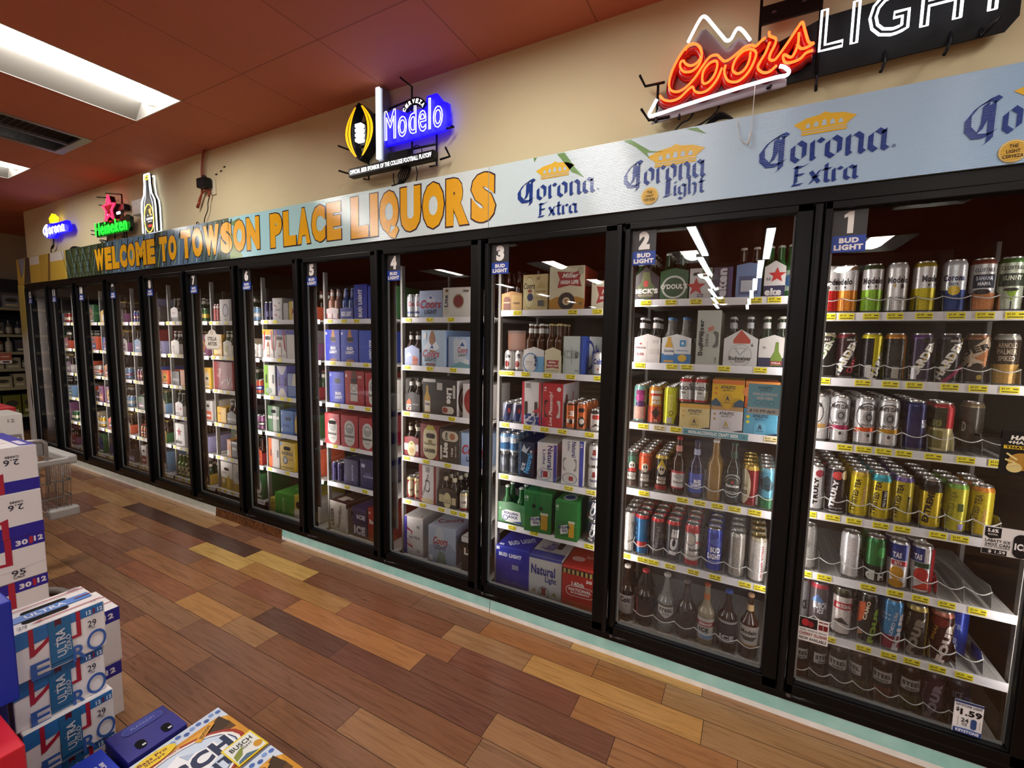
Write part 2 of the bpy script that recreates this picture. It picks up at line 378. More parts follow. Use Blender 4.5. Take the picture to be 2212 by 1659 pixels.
# ================================================================== the room
def build_floor():
    rows = {0: ([-.32, -.962, -1.93], {1: 'c99a52'}), 1: ([-.475, -.80, -1.44, -1.93], {1: 'a06a35', 2: 'a86c3a'}),
            2: ([-.30, -1.11, -1.6, -2.735, -3.375, -5.285], {3: '7c4a2c', 4: 'd0aa5c', 5: '47291d', 1: 'c79450'}),
            3: ([-.166, -.81, -1.457, -2.262, -3.24, -3.873, -4.3], {1: 'a8713f', 2: '7a4530', 3: '9a6038', 4: 'b08044', 5: 'd0aa5c', 6: '8a5238'}),
            4: ([-.61, -1.585, -2.56, -3.04, -3.613, -4.6], {0: 'a06c3e', 1: '74442f', 2: 'b47842', 3: '8a5436', 4: '936038'}),
            5: ([-1.09, -2.0, -2.63, -3.19, -4.2], {1: '6e3f2c', 2: '5e3828', 3: '8e6038', 4: '9c6a40'}),
            6: ([-1.08, -2.385, -2.71, -3.19, -3.99], {1: '80502f', 3: 'b88448', 4: '925a38'})}
    pal = ['8c5e3c', '805238', '986a46', 'a2744a', '744a34', 'aa8052', '8e6646', '835840', 'a67a4e', 'b08858']
    vs = []; fs = []; cols = []
    gap = .0012
    def plank(x0, x1, y0, y1, h):
        o = len(vs); vs.extend([(x0 + gap, y0 + gap, 0), (x1 - gap, y0 + gap, 0), (x1 - gap, y1 - gap, 0), (x0 + gap, y1 - gap, 0)]); fs.append((o, o + 1, o + 2, o + 3)); cols.append(lin(h))
    for k in range(-4, 42):
        y1 = .071 - .134 * k if k else .071; y0 = -.063 - .134 * k
        ends, cc = rows.get(k, ([], {})); x = 4.2; e = list(ends); i = 0
        while x > -10.7:
            if e: nx = e.pop(0)
            else: nx = x - random.choice([.5, .65, .8, .95, 1.2]) - random.random() * .1
            plank(max(nx, -10.72), x, y0, y1, cc.get(i, random.choice(pal))); i += 1; x = nx
    # coarse planks farther behind the viewer
    y = -.063 - .134 * 41
    while y > -19:
        x = 4.2
        while x > -10.7:
            nx = max(x - 1.6 - random.random(), -10.72); plank(nx, x, y - .4, y, random.choice(pal)); x = nx
        y -= .4
    o = len(vs); vs.extend([(-10.72, -19.2, -.002), (4.2, -19.2, -.002), (4.2, 3.2, -.002), (-10.72, 3.2, -.002)]); fs.append((o, o + 1, o + 2, o + 3)); cols.append(lin('2a1a12'))
    me = bpy.data.meshes.new('floor'); me.from_pydata(vs, [], fs); ca = me.color_attributes.new('plank', 'FLOAT_COLOR', 'CORNER')
    for p in me.polygons:
        for li in p.loop_indices: ca.data[li].color = [v * .8 + g * .2 for v, g in zip(cols[p.index], [.17, .13, .105, 1])]
    me.materials.append(MATS['wood_planks']); struct(link('floor', me))
build_floor()
# ceiling with openings for the recessed lights
TX = [-6.615, -3.94, -1.28, 1.38]
LIGHTS = [(x, y) for y in [-1.08] + [-3.75 - 2.66 * i for i in range(6)] for x in TX]
VENT = (-5.28, -1.08)
def build_ceiling():
    holes = [(x - .31, x + .31, y - .615, y + .615) for x, y in LIGHTS + [VENT]]
    xs = sorted({-10.72, 4.2} | {h[i] for h in holes for i in (0, 1)}); ys = sorted({-19.2, 3.2} | {h[i] for h in holes for i in (2, 3)})
    mb = MB()
    for a, b in zip(xs, xs[1:]):
        for c, d in zip(ys, ys[1:]):
            mx, my = (a + b) / 2, (c + d) / 2
            if any(h[0] < mx < h[1] and h[2] < my < h[3] for h in holes): continue
            mb.add([(a, c, CEIL), (a, d, CEIL), (b, d, CEIL), (b, c, CEIL)], [(0, 1, 2, 3)], 'ceiling_paint')
    mb.box(-10.72, 4.2, -19.2, 3.2, CEIL + .16, CEIL + .2, 'd404040')
    struct(mb.build('ceiling'))
build_ceiling()
def build_troffer():
    t = thing('ceiling_light', 'x', 'light', (0, 0, CEIL))
    MB().box(-.31, -.302, -.615, .615, -.002, .002, 'white_housing').box(.302, .31, -.615, .615, -.002, .002, 'white_housing').box(-.31, .31, -.615, -.607, -.002, .002, 'white_housing').box(-.31, .31, .607, .615, -.002, .002, 'white_housing').build('trim_frame', t)
    mb = MB(); zt = .085
    mb.add([(-.302, -.607, 0), (-.302, .607, 0), (-.13, .58, zt), (-.13, -.58, zt)], [(3, 2, 1, 0)], 'w8f8d88')
    mb.add([(.302, -.607, 0), (.302, .607, 0), (.13, .58, zt), (.13, -.58, zt)], [(0, 1, 2, 3)], 'w8f8d88')
    mb.add([(-.302, .607, 0), (.302, .607, 0), (.13, .58, zt), (-.13, .58, zt)], [(3, 2, 1, 0)], 'w8f8d88')
    mb.add([(-.302, -.607, 0), (.302, -.607, 0), (.13, -.58, zt), (-.13, -.58, zt)], [(0, 1, 2, 3)], 'w8f8d88')
    mb.build('reflector', t)
    mb = MB(); n = 8; vs = []; fs = []
    for i in range(n + 1):
        x = -.145 + .29 * i / n; z = .084 - .05 * math.sin(PI * i / n); vs += [(x, -.58, z), (x, .58, z)]
    for i in range(n): fs.append((2 * i, 2 * i + 1, 2 * i + 3, 2 * i + 2))
    mb.add(vs, fs, f'e{TROFFER}:fff8f0', True).build('diffuser', t)
    return t
names = {(-3.94, -1.08): 'large bright recessed ceiling light nearest the viewer', (-6.615, -1.08): 'recessed ceiling light beyond the grey air vent',
         (-1.28, -1.08): 'recessed ceiling light above the middle cooler doors', (1.38, -1.08): 'recessed ceiling light above the nearest cooler door'}
tr0 = build_troffer(); first = True
for x, y in LIGHTS:
    lb = names.get((x, y), 'recessed ceiling light over the shop behind the viewer')
    g = None if (x, y) in names else 'ceiling lights behind the viewer'
    if first: tr0.location = (x, y, CEIL); tag(tr0, lb, 'light', g); first = False
    else: copy_tree(tr0, (x, y, CEIL), 0, lb, g)
# bare strip lights hung in a line down the shop
for i in range(12):
    y = (-5.6 - 2.4 * (i // 2)) if i % 2 else (-4.9 - 2.4 * (i // 2)); x = -.08 - .07 * (i // 2) if i % 2 else -.98 - .1 * (i // 2)
    t = thing('strip_light', 'long bare strip light mirrored in the door numbered 2', 'light', (x, y, CEIL - .06), 0, 'strip lights behind the viewer')
    MB().box(-.06, .06, -1.15, 1.15, .01, .06, 'white_housing').build('housing', t); MB().box(-.05, .05, -1.12, 1.12, -.005, .01, f'e{TROFFER}:f2f8ff').build('tube', t)
v = thing('air_vent', 'grey louvred air return grille set in the red ceiling', 'vent', (VENT[0], VENT[1], CEIL))
MB().box(-.31, .31, -.615, -.56, -.003, .01, 'w8f8d92').box(-.31, .31, .56, .615, -.003, .01, 'w8f8d92').box(-.31, -.27, -.56, .56, -.003, .01, 'w8f8d92').box(.27, .31, -.56, .56, -.003, .01, 'w8f8d92').build('frame', v)
mb = MB()
for i in range(30):
    y = -.55 + i * .0375; mb.add([(-.27, y, 0), (.27, y, 0), (.27, y + .03, .03), (-.27, y + .03, .03)], [(0, 1, 2, 3), (3, 2, 1, 0)], 'w9a989c')
mb.box(-.01, .01, -.56, .56, -.002, .02, 'w77767c').build('louvre', v)
MB().box(-.31, .31, -.615, .615, .1, .11, 'd5a585c').build('duct_back', v)
# walls
struct(MB().box(-8.6, 4.2, WALLY, 1.9, 2.2, CEIL, 'wall_paint').build('wall_back'))
struct(MB().box(-10.8, -10.69, -19.2, 3.2, 0, CEIL, 'far_paint').build('wall_left'))
struct(MB().box(4.2, 4.3, -19.2, 3.2, 0, CEIL, 'far_paint').build('wall_right'))
struct(MB().box(-10.7, 4.2, -19.3, -19.2, 0, CEIL, 'far_paint').build('wall_front'))
struct(MB().box(-10.7, -8.6, 3.1, 3.2, 0, CEIL, 'far_paint').build('wall_recess'))
struct(MB().box(.86, 4.2, 0, .1, 0, 2.2, 'far_paint').build('wall_beside_cooler'))
# cold-room shell behind the doors
struct(MB().box(-8.6, .86, 1.5, 1.55, 0, 2.2, 'dark_cooler_panel').box(-8.64, -8.6, .1, 1.9, 0, 2.2, 'dark_cooler_panel').box(.82, .86, .1, 1.5, 0, 2.2, 'dark_cooler_panel')
       .box(-8.6, .86, .1, 1.5, .0, .05, 'dark_cooler_panel').box(-8.6, .86, .06, 1.5, 2.2, 2.205, 'dark_cooler_panel').build('wall_cooler'))
# printed kick board
kb = MB()
for a, b, m in ((-8.72, -4.35, 'pale_print'), (-4.35, -3.42, 'rock_print'), (-3.42, -1.49, 'teal_print'), (-1.486, .86, 'teal_print')):
    kb.add([(a, -.006, .024), (b, -.006, .024), (b, -.001, .076), (a, -.001, .076)], [(0, 1, 2, 3)], m)
    kb.add([(a, -.008, 0), (b, -.008, 0), (b, -.006, .024), (a, -.006, .024)], [(0, 1, 2, 3)], 'foam_print' if m != 'rock_print' else m); kb.box(a, b, 0, .03, 0, .075, 'foam_print')
struct(kb.build('baseboard_front'))
# ================================================================== cooler front
X0 = lambda d: -(d - 1) * DW                       # left edge of door d
fr = thing('cooler_frame', 'long black metal frame holding the twelve glass cooler doors', 'cooler', (0, 0, 0))
MB().box(-8.56, .86, .0, .07, 2.166, 2.222, 'b050506', .003).build('header', fr)
MB().box(-8.56, .86, .0, .09, .076, .118, 'b050506', .003).box(-8.56, .86, -.006, .02, .108, .116, 'b141416').build('sill', fr)
for d in range(0, 13):
    x = X0(d)
    MB().box(x - .02, x + .001, .034, .085, .11, 2.17, 'b08080a').build('mullion', fr)
    fl = .02 if d == 3 else .048
    e = MB().box(x - .01 - .048, x - .01 + fl, .086, .091, .3, 2.02, 'wa3a29e').build('led_housing', fr)
    mb = MB(); zs = (.33, 2.0)
    prof = [(x - .022, .0915), (x - .01, .104), (x + .002, .0915)]
    vs = [(px, py, z) for z in zs for px, py in prof]
    mb.add(vs, [(0, 3, 4, 1), (1, 4, 5, 2)], f'e{LED}:fff3ee').build('led_strip', e)
def number_text(n): return str(n)
def make_door(d):
    t = thing('cooler_door', f'black framed glass cooler door with the white number {d} sticker', 'door', (X0(d), 0, .118), 0, 'numbered glass cooler doors')
    f = MB()
    H = 2.164 - .118
    for a, b in ((.002, .028), (.686, .742)):
        f.box(a, b, -.014, .03, 0, H, 'b050506', .003)
    f.box(.016, .03, -.004, .02, .03, H - .02, 'b101012', .002).box(.682, .696, -.004, .02, .03, H - .02, 'b101012', .002)
    f.box(.002, .742, -.014, .03, H - .03, H, 'b050506', .003).box(.002, .742, -.014, .03, 0, .046, 'b050506', .003)
    f.box(.02, .7, -.004, .02, .04, .052, 'b101012', .002)
    f.build('frame', t)
    MB().box(.744, .756, -.034, .02, .02, H - .01, 'b0a0a0c', .002).box(.752, .768, -.038, -.024, .02, H - .01, 'b111114', .002).build('handle', t)
    MB().add([(.028, .016, .05), (.688, .016, .05), (.688, .016, H - .028), (.028, .016, H - .028)], [(0, 1, 2, 3)], 'door_glass').build('glass_pane', t)
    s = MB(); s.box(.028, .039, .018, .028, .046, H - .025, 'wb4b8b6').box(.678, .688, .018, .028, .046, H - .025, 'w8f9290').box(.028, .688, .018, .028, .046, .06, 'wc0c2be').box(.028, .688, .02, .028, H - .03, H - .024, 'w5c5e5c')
    s.build('spacer_bar', t)
    MB().tube([(.016, -.012, -.004), (.05, -.016, -.004), (.12, -.006, -.004)], .006, 'x3a3a3c').lathe([(.011, -.012), (.011, .002)], 'x77777a', 12, (.016, -.008, 0)).build('hinge', t)
    p = MB().box(.034, .141, .0125, .0145, 2.035 - .118, 2.13 - .118, 'w2e2e30')
    wd = .03 if d == 1 else .05
    if d == 1: p.decals([('P', [(-.008, -.041), (.011, -.041), (.011, .041), (-.004, .041), (-.02, .029), (-.02, .018), (-.008, .022)], 'f0f0ee')], flat((.0875, .0125, 2.084 - .118), (1, 0, 0), (0, 0, 1), (0, -1, 0)), 1, 1)
    else: p.decals([('T', str(d), 0, 0, wd if d < 10 else .068, .082, 'f0f0ee', 0, .07)], flat((.0875, .0125, 2.084 - .118), (1, 0, 0), (0, 0, 1), (0, -1, 0)), 1, 1)
    p.build('number_sticker', t)
    q = MB().box(.034, .141, .0123, .0145, 1.972 - .118, 2.035 - .118, 'p1d3f9c')
    q.decals([('R', -.052, -.03, .052, .03, '2246a8'), ('T', 'BUD', 0, .013, .062, .02, 'f2f2f4', 0, .06), ('T', 'LIGHT', 0, -.013, .092, .021, 'f2f2f4', 0, .06)], flat((.0875, .0123, 2.0035 - .118), (1, 0, 0), (0, 0, 1), (0, -1, 0)), 1, 1)
    q.build('brand_sticker', t)
    return t
for d in range(1, 13): make_door(d)
# signs stuck to the glass
def glass_card(name, label, x0, x1, z0, z1, base, decs, y=.011):
    m = MB().box(x0, x1, y, y + .002, z0, z1, 'p' + base)
    m.decals(decs, flat((x0, y, z0), (1, 0, 0), (0, 0, 1), (0, -1, 0)), x1 - x0, z1 - z0)
    o = m.build(name); o.location = (0, 0, 0)
    tag(o, label, 'sign'); return o
glass_card('glass_sticker', 'black sticker with yellow splash at the right edge of the nearest door', .574, .70, 1.172, 1.326, '0e0d0d',
           [('T', 'HALF', .42, .86, .5, .1, 'f2f2ea', 0, .06, .1), ('T', '+HALF LE', .46, .755, .66, .075, 'f2f2ea', 0, .05, .1), ('R', .05, .6, .85, .68, 'e0c030'), ('T', 'THAT HITS', .45, .64, .72, .06, '111111', 0, .04),
            ('O', .42, .32, .26, .2, 'b98a3a'), ('O', .3, .18, .16, .11, 'e0d08a'), ('L', .12, .5, .34, .36, .006, 'e8d890'), ('L', .1, .36, .3, .3, .006, 'e8d890'), ('L', .16, .22, .34, .28, .008, 'e8d890'), ('T', 'HARDER', .55, .36, .34, .1, 'd8a030', 70, .05)])
glass_card('glass_sticker', 'white sticker with a black can picture on the nearest door glass', .557, .685, .878, .98, 'e8e8e6',
           [('P', [(.03, .66), (.14, .56), (.36, .62), (.36, .97), (.03, .97)], '141416'), ('T', '5.6%', .19, .86, .22, .13, 'f4f4f4', 0, .04), ('T', 'ALC/VOL', .19, .72, .2, .06, 'f4f4f4'), ('T', 'LABATT ICE', .3, .5, .5, .1, '1a1a1c', 0, .03), ('T', '24OZ CAN', .3, .37, .5, .1, '1a1a1c', 0, .03),
            ('T', 'NOW AVAILABLE', .3, .28, .5, .05, '1a1a1c'), ('R', 0, .02, .5, .2, '1a1a1c'), ('T', '$ 1.59', .3, .11, .34, .12, 'f4f4f4'), ('S', .76, .44, .32, .84, '151517'), ('T', 'ICE', .76, .42, .26, .24, 'f2f2f2', 0, .05)])
glass_card('glass_sticker', 'white sticker with red cups low on the nearest door glass', .033, .138, .362, .468, 'ecebe8',
           [('R', .02, .56, .62, .98, '161314'), ('O', .22, .78, .13, .15, 'b02832'), ('O', .4, .74, .1, .12, '8e1f28'), ('R', .66, .6, .8, .95, '701820'), ('R', .82, .6, .96, .95, '701820'), ('R', .66, .82, .8, .9, 'e8dcd8'), ('R', .82, .82, .96, .9, 'e8dcd8'),
            ('T', 'STEEL RESERVE SPIKED', .5, .48, .9, .07, '555555'), ('T', 'CHERRY SLUSHIE', .5, .33, .92, .13, '7a2a2a', 0, .03), ('T', 'NOW AVAILABLE', .5, .14, .9, .13, '232325', 0, .03)])
glass_card('glass_sticker', 'white price sticker reading $1.59 low on the nearest door glass', .538, .618, .173, .3, 'e9eaec',
           [('R', 0, .93, 1, 1, '26356a'), ('T', 'KEYSTONE LIGHT', .5, .87, .9, .08, '26303e', 0, .03), ('T', '$', .12, .72, .12, .14, '101114', 0, .03), ('T', '1.59', .58, .67, .74, .2, '101114', 0, .05), ('T', '24', .4, .43, .26, .13, '303236', 0, .03), ('T', 'OZ', .4, .3, .2, .09, '303236', 0, .02),
            ('S', .7, .37, .2, .32, '2c4a80'), ('L', .16, .22, .16, .52, .001, '303236'), ('L', .9, .25, .9, .52, .001, '303236'), ('R', .02, .02, .98, .17, '1f3a7a'), ('O', .5, .13, .44, .06, '3a62a8'), ('T', 'KEYSTONE', .5, .1, .8, .09, 'e8eaf0', 0, .04)])
st = MB()
sil = ell(0, 0, .112, .075, 28)
pts = [(-.085, -.075), (.085, -.075), (.1, -.05), (.118, -.03), (.108, 0), (.118, .03), (.095, .055), (.06, .06), (.045, .085), (0, .098), (-.045, .085), (-.06, .06), (-.095, .055), (-.118, .03), (-.108, 0), (-.118, -.03), (-.1, -.05)]
xs = X0(7) + .344
st.prism([(xs + a, 1.56 + b) for a, b in pts], .009, .011, 'pfffcf0')
st.decals([('T', 'STELLA', 0, .018, .135, .032, '2a2722', 0, .02), ('T', 'ARTOIS', 0, -.025, .135, .032, '2a2722', 0, .02), ('G', 0, .072, .02, .016, .3, 'b8b09a'), ('R', -.08, -.07, .08, -.067, 'a8a088')], flat((xs, .009, 1.56), (1, 0, 0), (0, 0, 1), (0, -1, 0)), 1, 1)
tag(st.build('glass_sticker'), 'cream shield sticker with scrolled edges on door 7 glass', 'sign')
glass_card('shelf_card', 'turquoise card reading NON-ALCOHOLIC BEER HERE with handwritten price', X0(2) + .558, X0(2) + .686, 1.312, 1.442, '84d0e4',
           [('R', 0, 0, 1, .22, 'e6e8e4'), ('T', 'ATHLETIC', .5, .88, .42, .08, '1d3550', 0, .03), ('T', 'BREWING CO', .5, .79, .3, .04, '1d3550'), ('T', 'NON-ALCOHOLIC', .5, .67, .72, .09, 'f4f8f8', 0, .05), ('T', 'BEER HERE', .5, .54, .46, .09, 'f4f8f8', 0, .05),
            ('G', .3, .38, .085, .075, .12, '3f7c90'), ('G', .5, .38, .085, .075, .12, '3f7c90'), ('G', .7, .38, .085, .075, .12, '3f7c90'), ('T', '$10.99 6pk', .45, .1, .78, .12, '222222', 0, 0, .3)], .022)
# ================================================================== fascia signs above the doors
def crown(cx, z0, w_, h_):
    b = lambda x, z: (cx + x * w_, z0 + z * h_)
    body = [b(-.36, 0), b(.36, 0), b(.36, .3), b(.5, .62), b(.3, .86), b(.08, .95), b(0, 1.06), b(-.08, .95), b(-.3, .86), b(-.5, .62), b(-.36, .3)]
    return body, [b(0, .05), b(0, .05)], b
def fascia(name, label, x0, x1, mats):
    t = thing('fascia_sign', label, 'sign', (0, 0, 0))
    p = MB()
    for a, b, m in mats: p.box(a, b, -.012, .0, 2.222, 2.541, m)
    p.build('panel', t)
    return t
F1 = fascia('a', 'fascia panel with beer glasses and palm leaves reading WELCOME TO', -8.72, -3.955, [(-8.72, -7.15, 'end_print'), (-7.15, -3.957, 'palm_print')])
F2 = fascia('b', 'fascia panel with large gold letters ending in LIQUORS', -3.955, -1.525, [(-3.953, -1.528, 'sea_print')])
F3 = fascia('c', 'pale blue fascia panel printed with the Corona names and crowns'.replace('the Corona names', 'beer names'), -1.525, .86, [(-1.524, .86, 'sky_print')])
FY = -.012
def fin(mb, poly, m, lay=1): mb.add([(x, FY - .0007 * lay, z) for x, z in poly], [tuple(range(len(poly)))], m)
# big gold letters, cut at the panel seam
WORDS = [('WELCOME', -6.41, -5.13, 2.262, 2.487), ('TO', -5.06, -4.75, 2.27, 2.49), ('TOWSON', -4.685, -3.55, 2.27, 2.512), ('PLACE', -3.435, -2.665, 2.264, 2.508), ('LIQUORS', -2.588, -1.475, 2.255, 2.515)]
def cut_letters(word, x0, x1, z0, z1, bold, lo, hi):
    vs, fs = text2d(word, bold)
    bm = bmesh.new(); V = [bm.verts.new((x0 + (x + .5) * (x1 - x0), z0 + (y + .5) * (z1 - z0), 0)) for x, y in vs]
    for f in fs:
        try: bm.faces.new([V[i] for i in f])
        except ValueError: pass
    for xx, nn in ((lo, -1), (hi, 1)):
        bmesh.ops.bisect_plane(bm, geom=bm.verts[:] + bm.edges[:] + bm.faces[:], plane_co=(xx, 0, 0), plane_no=(nn, 0, 0), clear_outer=True)
    bm.verts.index_update()
    r = [(v.co.x, v.co.y) for v in bm.verts], [[v.index for v in f.verts] for f in bm.faces]; bm.free(); return r
for t, lo, hi in ((F1, -8.7, -3.957), (F2, -3.953, -1.528), (F3, -1.524, .8)):
    mb = MB()
    for wd, a, b, z0, z1 in WORDS:
        for grow, bold, ink, lay in ((.008, .082, sign_ink('34202e'), 2), (0, .074, sign_ink('ecb021'), 3)):
            # each letter placed on its own so that dark rims stay even
            cells = {'I': .48, 'M': 1.3, 'W': 1.4}
            tot = sum(cells.get(c, 1) for c in wd); x = a
            for c in wd:
                cw = (b - a) / tot * cells.get(c, 1)
                if x + cw > lo and x < hi:
                    vs, fs = cut_letters(c, x + .008 - grow, x + cw - .008 + grow, z0 - grow - (.03 if c == 'Q' else 0), z1 + grow, bold, lo, hi)
                    if fs: mb.add([(px, FY - .0007 * lay, pz) for px, pz in vs], fs, ink)
                x += cw
    if mb.f: mb.build('lettering', t)
# palm fronds and beer glasses printed on the far panel
mb = MB()
gl = sign_ink
for a, b in ((-8.25, -7.95), (-7.62, -7.2)):
    fin(mb, [(a, 2.225), (b, 2.225), (b, 2.44), (a, 2.44)], gl('c4a440'), 1); fin(mb, [(a, 2.44), (b, 2.44), (b, 2.538), (a, 2.538)], gl('d6d2ca'), 1)
fin(mb, [(-7.95, 2.225), (-7.72, 2.225), (-7.70, 2.538), (-7.93, 2.538)], gl('b8963a'), 1); fin(mb, [(-7.72, 2.225), (-7.64, 2.225), (-7.6, 2.538), (-7.66, 2.538)], gl('7c5a2c'), 1)
fin(mb, [(-8.5, 2.225), (-8.27, 2.225), (-8.27, 2.538), (-8.4, 2.538)], gl('3c3234'), 1); fin(mb, [(-8.66, 2.538), (-8.42, 2.538), (-8.5, 2.36), (-8.58, 2.3)], gl('8a90a8'), 1); fin(mb, [(-8.72, 2.225), (-8.52, 2.225), (-8.66, 2.538), (-8.72, 2.538)], gl('c8a844'), 1)
for i in range(26):
    x = -7.12 + i * .028; fin(mb, [(x, 2.23), (x + .012, 2.23), (x - .13 + (i % 2) * .26, 2.53), (x - .142 + (i % 2) * .26, 2.53)], gl(('5c6c3a', '24301f', '6f8a98')[i % 3]), 1)
for i in range(34):
    x = -6.4 + i * .072; s_ = .06 + .05 * math.sin(i * 2.1)
    fin(mb, [(x, 2.23), (x + .016, 2.23), (x + s_ + .05, 2.53), (x + s_ + .03, 2.53)], gl(('3a4c34', '22301f', '7c9a6c', '8fb0c4')[i % 4]), 1)
mb.build('printed_picture', F1)
mb = MB()
for ps, c in (([(-3.95, 2.225), (-3.78, 2.225), (-3.9, 2.4), (-3.95, 2.45)], '7c9a4a'), ([(-3.95, 2.5), (-3.8, 2.53), (-3.86, 2.46)], '6f9050')): fin(mb, ps, gl(c), 1)
mb.build('printed_leaf', F2)
# names and crowns on the pale blue panel
def corona(kind, x0, x1, z0, z1, ex, cr, bub=None):
    navy = sign_ink('1c3f8e'); mb = MB()
    for q in blackletter('Corona', x0, x1, z0, z1, .25): fin(mb, q, navy, 3)
    for q in blackletter(kind, *ex, .26): fin(mb, q, navy, 3)
    body, _, b = crown(*cr)
    gold, sky = sign_ink('e6bc3e'), sign_ink('b9d2e2')
    fin(mb, body, gold, 2)
    for cx in (-.26, -.13, 0.0, .13, .26): fin(mb, [b(cx - .04, .36), b(cx + .04, .36), b(cx + .03, .6 - abs(cx) * .3), b(cx, .68 - abs(cx) * .3), b(cx - .03, .6 - abs(cx) * .3)], sky, 3)
    fin(mb, [b(-.36, .09), b(.36, .09), b(.36, .12), b(-.36, .12)], sky, 3); fin(mb, [b(-.36, .2), b(.36, .2), b(.36, .225), b(-.36, .225)], sky, 3)
    if bub:
        cx, cz, r = bub
        fin(mb, ell(cx, cz, r, r, 36), gold, 4); fin(mb, ell(cx, cz, r * .94, r * .94, 36), sign_ink('f0e4b0'), 5); fin(mb, ell(cx, cz, r * .88, r * .88, 36), sign_ink('d6ae45'), 6)
        for i, s_ in enumerate(('THE', 'LIGHT', 'CERVEZA')):
            vs, fs = text2d(s_, .02); w_ = (.022, .034, .05)[i]
            mb.add([(cx + x * w_, FY - .0049, cz + .016 - .016 * i + y * .011) for x, y in vs], fs, sign_ink('2a2412'))
    else: fin(mb, ell(x1 + .012, z0 + .04, .006, .006, 12), sign_ink('6a86a8'), 3)
    mb.build('printed_name', F3)
corona('Extra', -1.348, -.925, 2.301, 2.44, (-1.23, -1.01, 2.24, 2.318), (-1.14, 2.428, .21, .072))
corona('Light', -.79, -.436, 2.298, 2.44, (-.612, -.436, 2.24, 2.335), (-.565, 2.395, .24, .082), (-.668, 2.274, .038))
corona('Extra', -.238, .18, 2.297, 2.45, (-.12, .097, 2.236, 2.32), (-.025, 2.425, .2, .072))
corona('Light', .377, .74, 2.292, 2.45, (.55, .74, 2.236, 2.33), (.6, 2.41, .22, .07), (.505, 2.262, .036))
green = sign_ink('6f9a5a')
for ps in ([(-1.13, 2.538), (-1.09, 2.538), (-1.03, 2.455), (-.985, 2.405), (-1.05, 2.44)], [(-.797, 2.538), (-.765, 2.538), (-.675, 2.472), (-.609, 2.456), (-.69, 2.468), (-.677, 2.441), (-.74, 2.5)], [(-.527, 2.538), (-.48, 2.533), (-.442, 2.501)], [(-1.26, 2.54), (-1.24, 2.54), (-1.255, 2.52)]): mb = MB(); fin(mb, ps, green, 2); mb.build('printed_leaf', F3)
# end panel of the cooler
ep = MB().box(-8.76, -8.565, -.008, .0, 0, 2.22, 'end_print')
ep.add([(-8.72, -.0085, .1), (-8.6, -.0085, .1), (-8.58, -.0085, .6), (-8.64, -.0085, .9), (-8.68, -.0085, .5)], [(0, 1, 2, 3, 4)], 'pb8bcc0').add([(-8.6, -.009, .55), (-8.575, -.009, .7), (-8.6, -.009, 1.0), (-8.62, -.009, .8)], [(0, 1, 2, 3)], 'p26282c').box(-8.72, -8.64, 0, .1, 0, 2.2, 'pc9c4b4')
tag(ep.build('end_panel'), 'narrow printed end panel at the far end of the coolers', 'panel')
# ================================================================== shelves
SHZ = {1: [1.75, 1.475, 1.195, .88, .602, .325, .072], 2: [1.826, 1.51, 1.196, .842, .482, .09], 3: [1.786, 1.43, 1.117, .795, .484, .088], 4: [1.75, 1.43, 1.113, .8, .49, .088],
       5: [1.745, 1.43, 1.11, .79, .487, .09], 6: [1.743, 1.43, 1.11, .798, .483, .086], 7: [1.736, 1.42, 1.108, .793, .477, .16], 8: [1.737, 1.414, 1.1, .788, .472, .147]}
for d in (9, 10, 11, 12): SHZ[d] = [1.735, 1.41, 1.1, .785, .47, .147]
ORD = ['top', 'second', 'third', 'fourth', 'fifth', 'sixth', 'seventh']
def rowname(d, r): return 'bottom' if r == len(SHZ[d]) else ORD[r - 1]
SY = .17
TAGS = {}
def tag_mesh(price, col='fff02e'):
    k = (price, col)
    if k not in TAGS:
        m = MB().box(-.026, .026, -.0025, -.0012, -.0125, .0125, 'p' + col)
        if price: m.decals([('T', price, -.011, .004, .021, .0085, '2a2a18', 0, .02), ('R', .009, .001, .023, .006, '6a6420'), ('R', -.021, -.0085, .022, -.0055, '1c1c12')], flat((0, -.0025, 0), (1, 0, 0), (0, 0, 1), (0, -1, 0), .0003, .0002), 1, 1)
        o = m.build('price_tag'); TAGS[k] = o.data; bpy.data.objects.remove(o)
    return TAGS[k]
PT = {(1, 1): [.062, .125, .207, .283, .372, .465, .545, .625], (1, 2): [.062, .2, .29, .365, .47, .55, .635], (1, 3): [.16, .225, .29, .355, .445, .54, .63], (1, 4): [.055, .14, .215, .305, .375, .485, .55], (1, 5): [.057, .13, .285, .375, .455, .535, .625], (1, 6): [.05, .165, .29, .375, .45, .53, .61],
      (2, 1): [.075, .195, .31, .41, .56, .685 - .05], (2, 2): [.06, .215, .285, .45, .6], (2, 3): [.09, .17, .25, .66], (2, 4): [.11, .3, .38, .46, .535, .62], (2, 5): [.03, .12, .175, .26, .37, .47, .6, .665],
      (3, 1): [.12, .46, .6], (3, 2): [.03, .08, .18, .32, .46, .62], (3, 3): [.05, .2, .31, .42, .58], (3, 4): [.05, .47, .6], (3, 5): [.11, .26, .6], (4, 1): [.07, .25, .42], (4, 2): [.06, .25, .44], (4, 3): [.05, .22, .43], (4, 4): [.05, .22, .4], (4, 5): [.06, .19, .35, .45, .52],
      (5, 1): [.08, .23, .36], (5, 2): [.1, .27, .45], (5, 3): [.14, .29, .46], (5, 4): [.11, .3], (5, 5): [.23, .42], (6, 1): [.08, .2], (6, 2): [.24], (6, 3): [.13, .26, .35], (6, 4): [.2], (6, 5): [.06, .3]}
PRICES = {1: '$3.49 $3.29 $3.59 $3.20'.split(), 2: '$10.99 $8.99 $3.99 $2.29'.split(), 3: '$6.49 $10.99 $14.99'.split(), 4: '$7.49 $10.99'.split(), 5: '$10.99 $7.99'.split()}
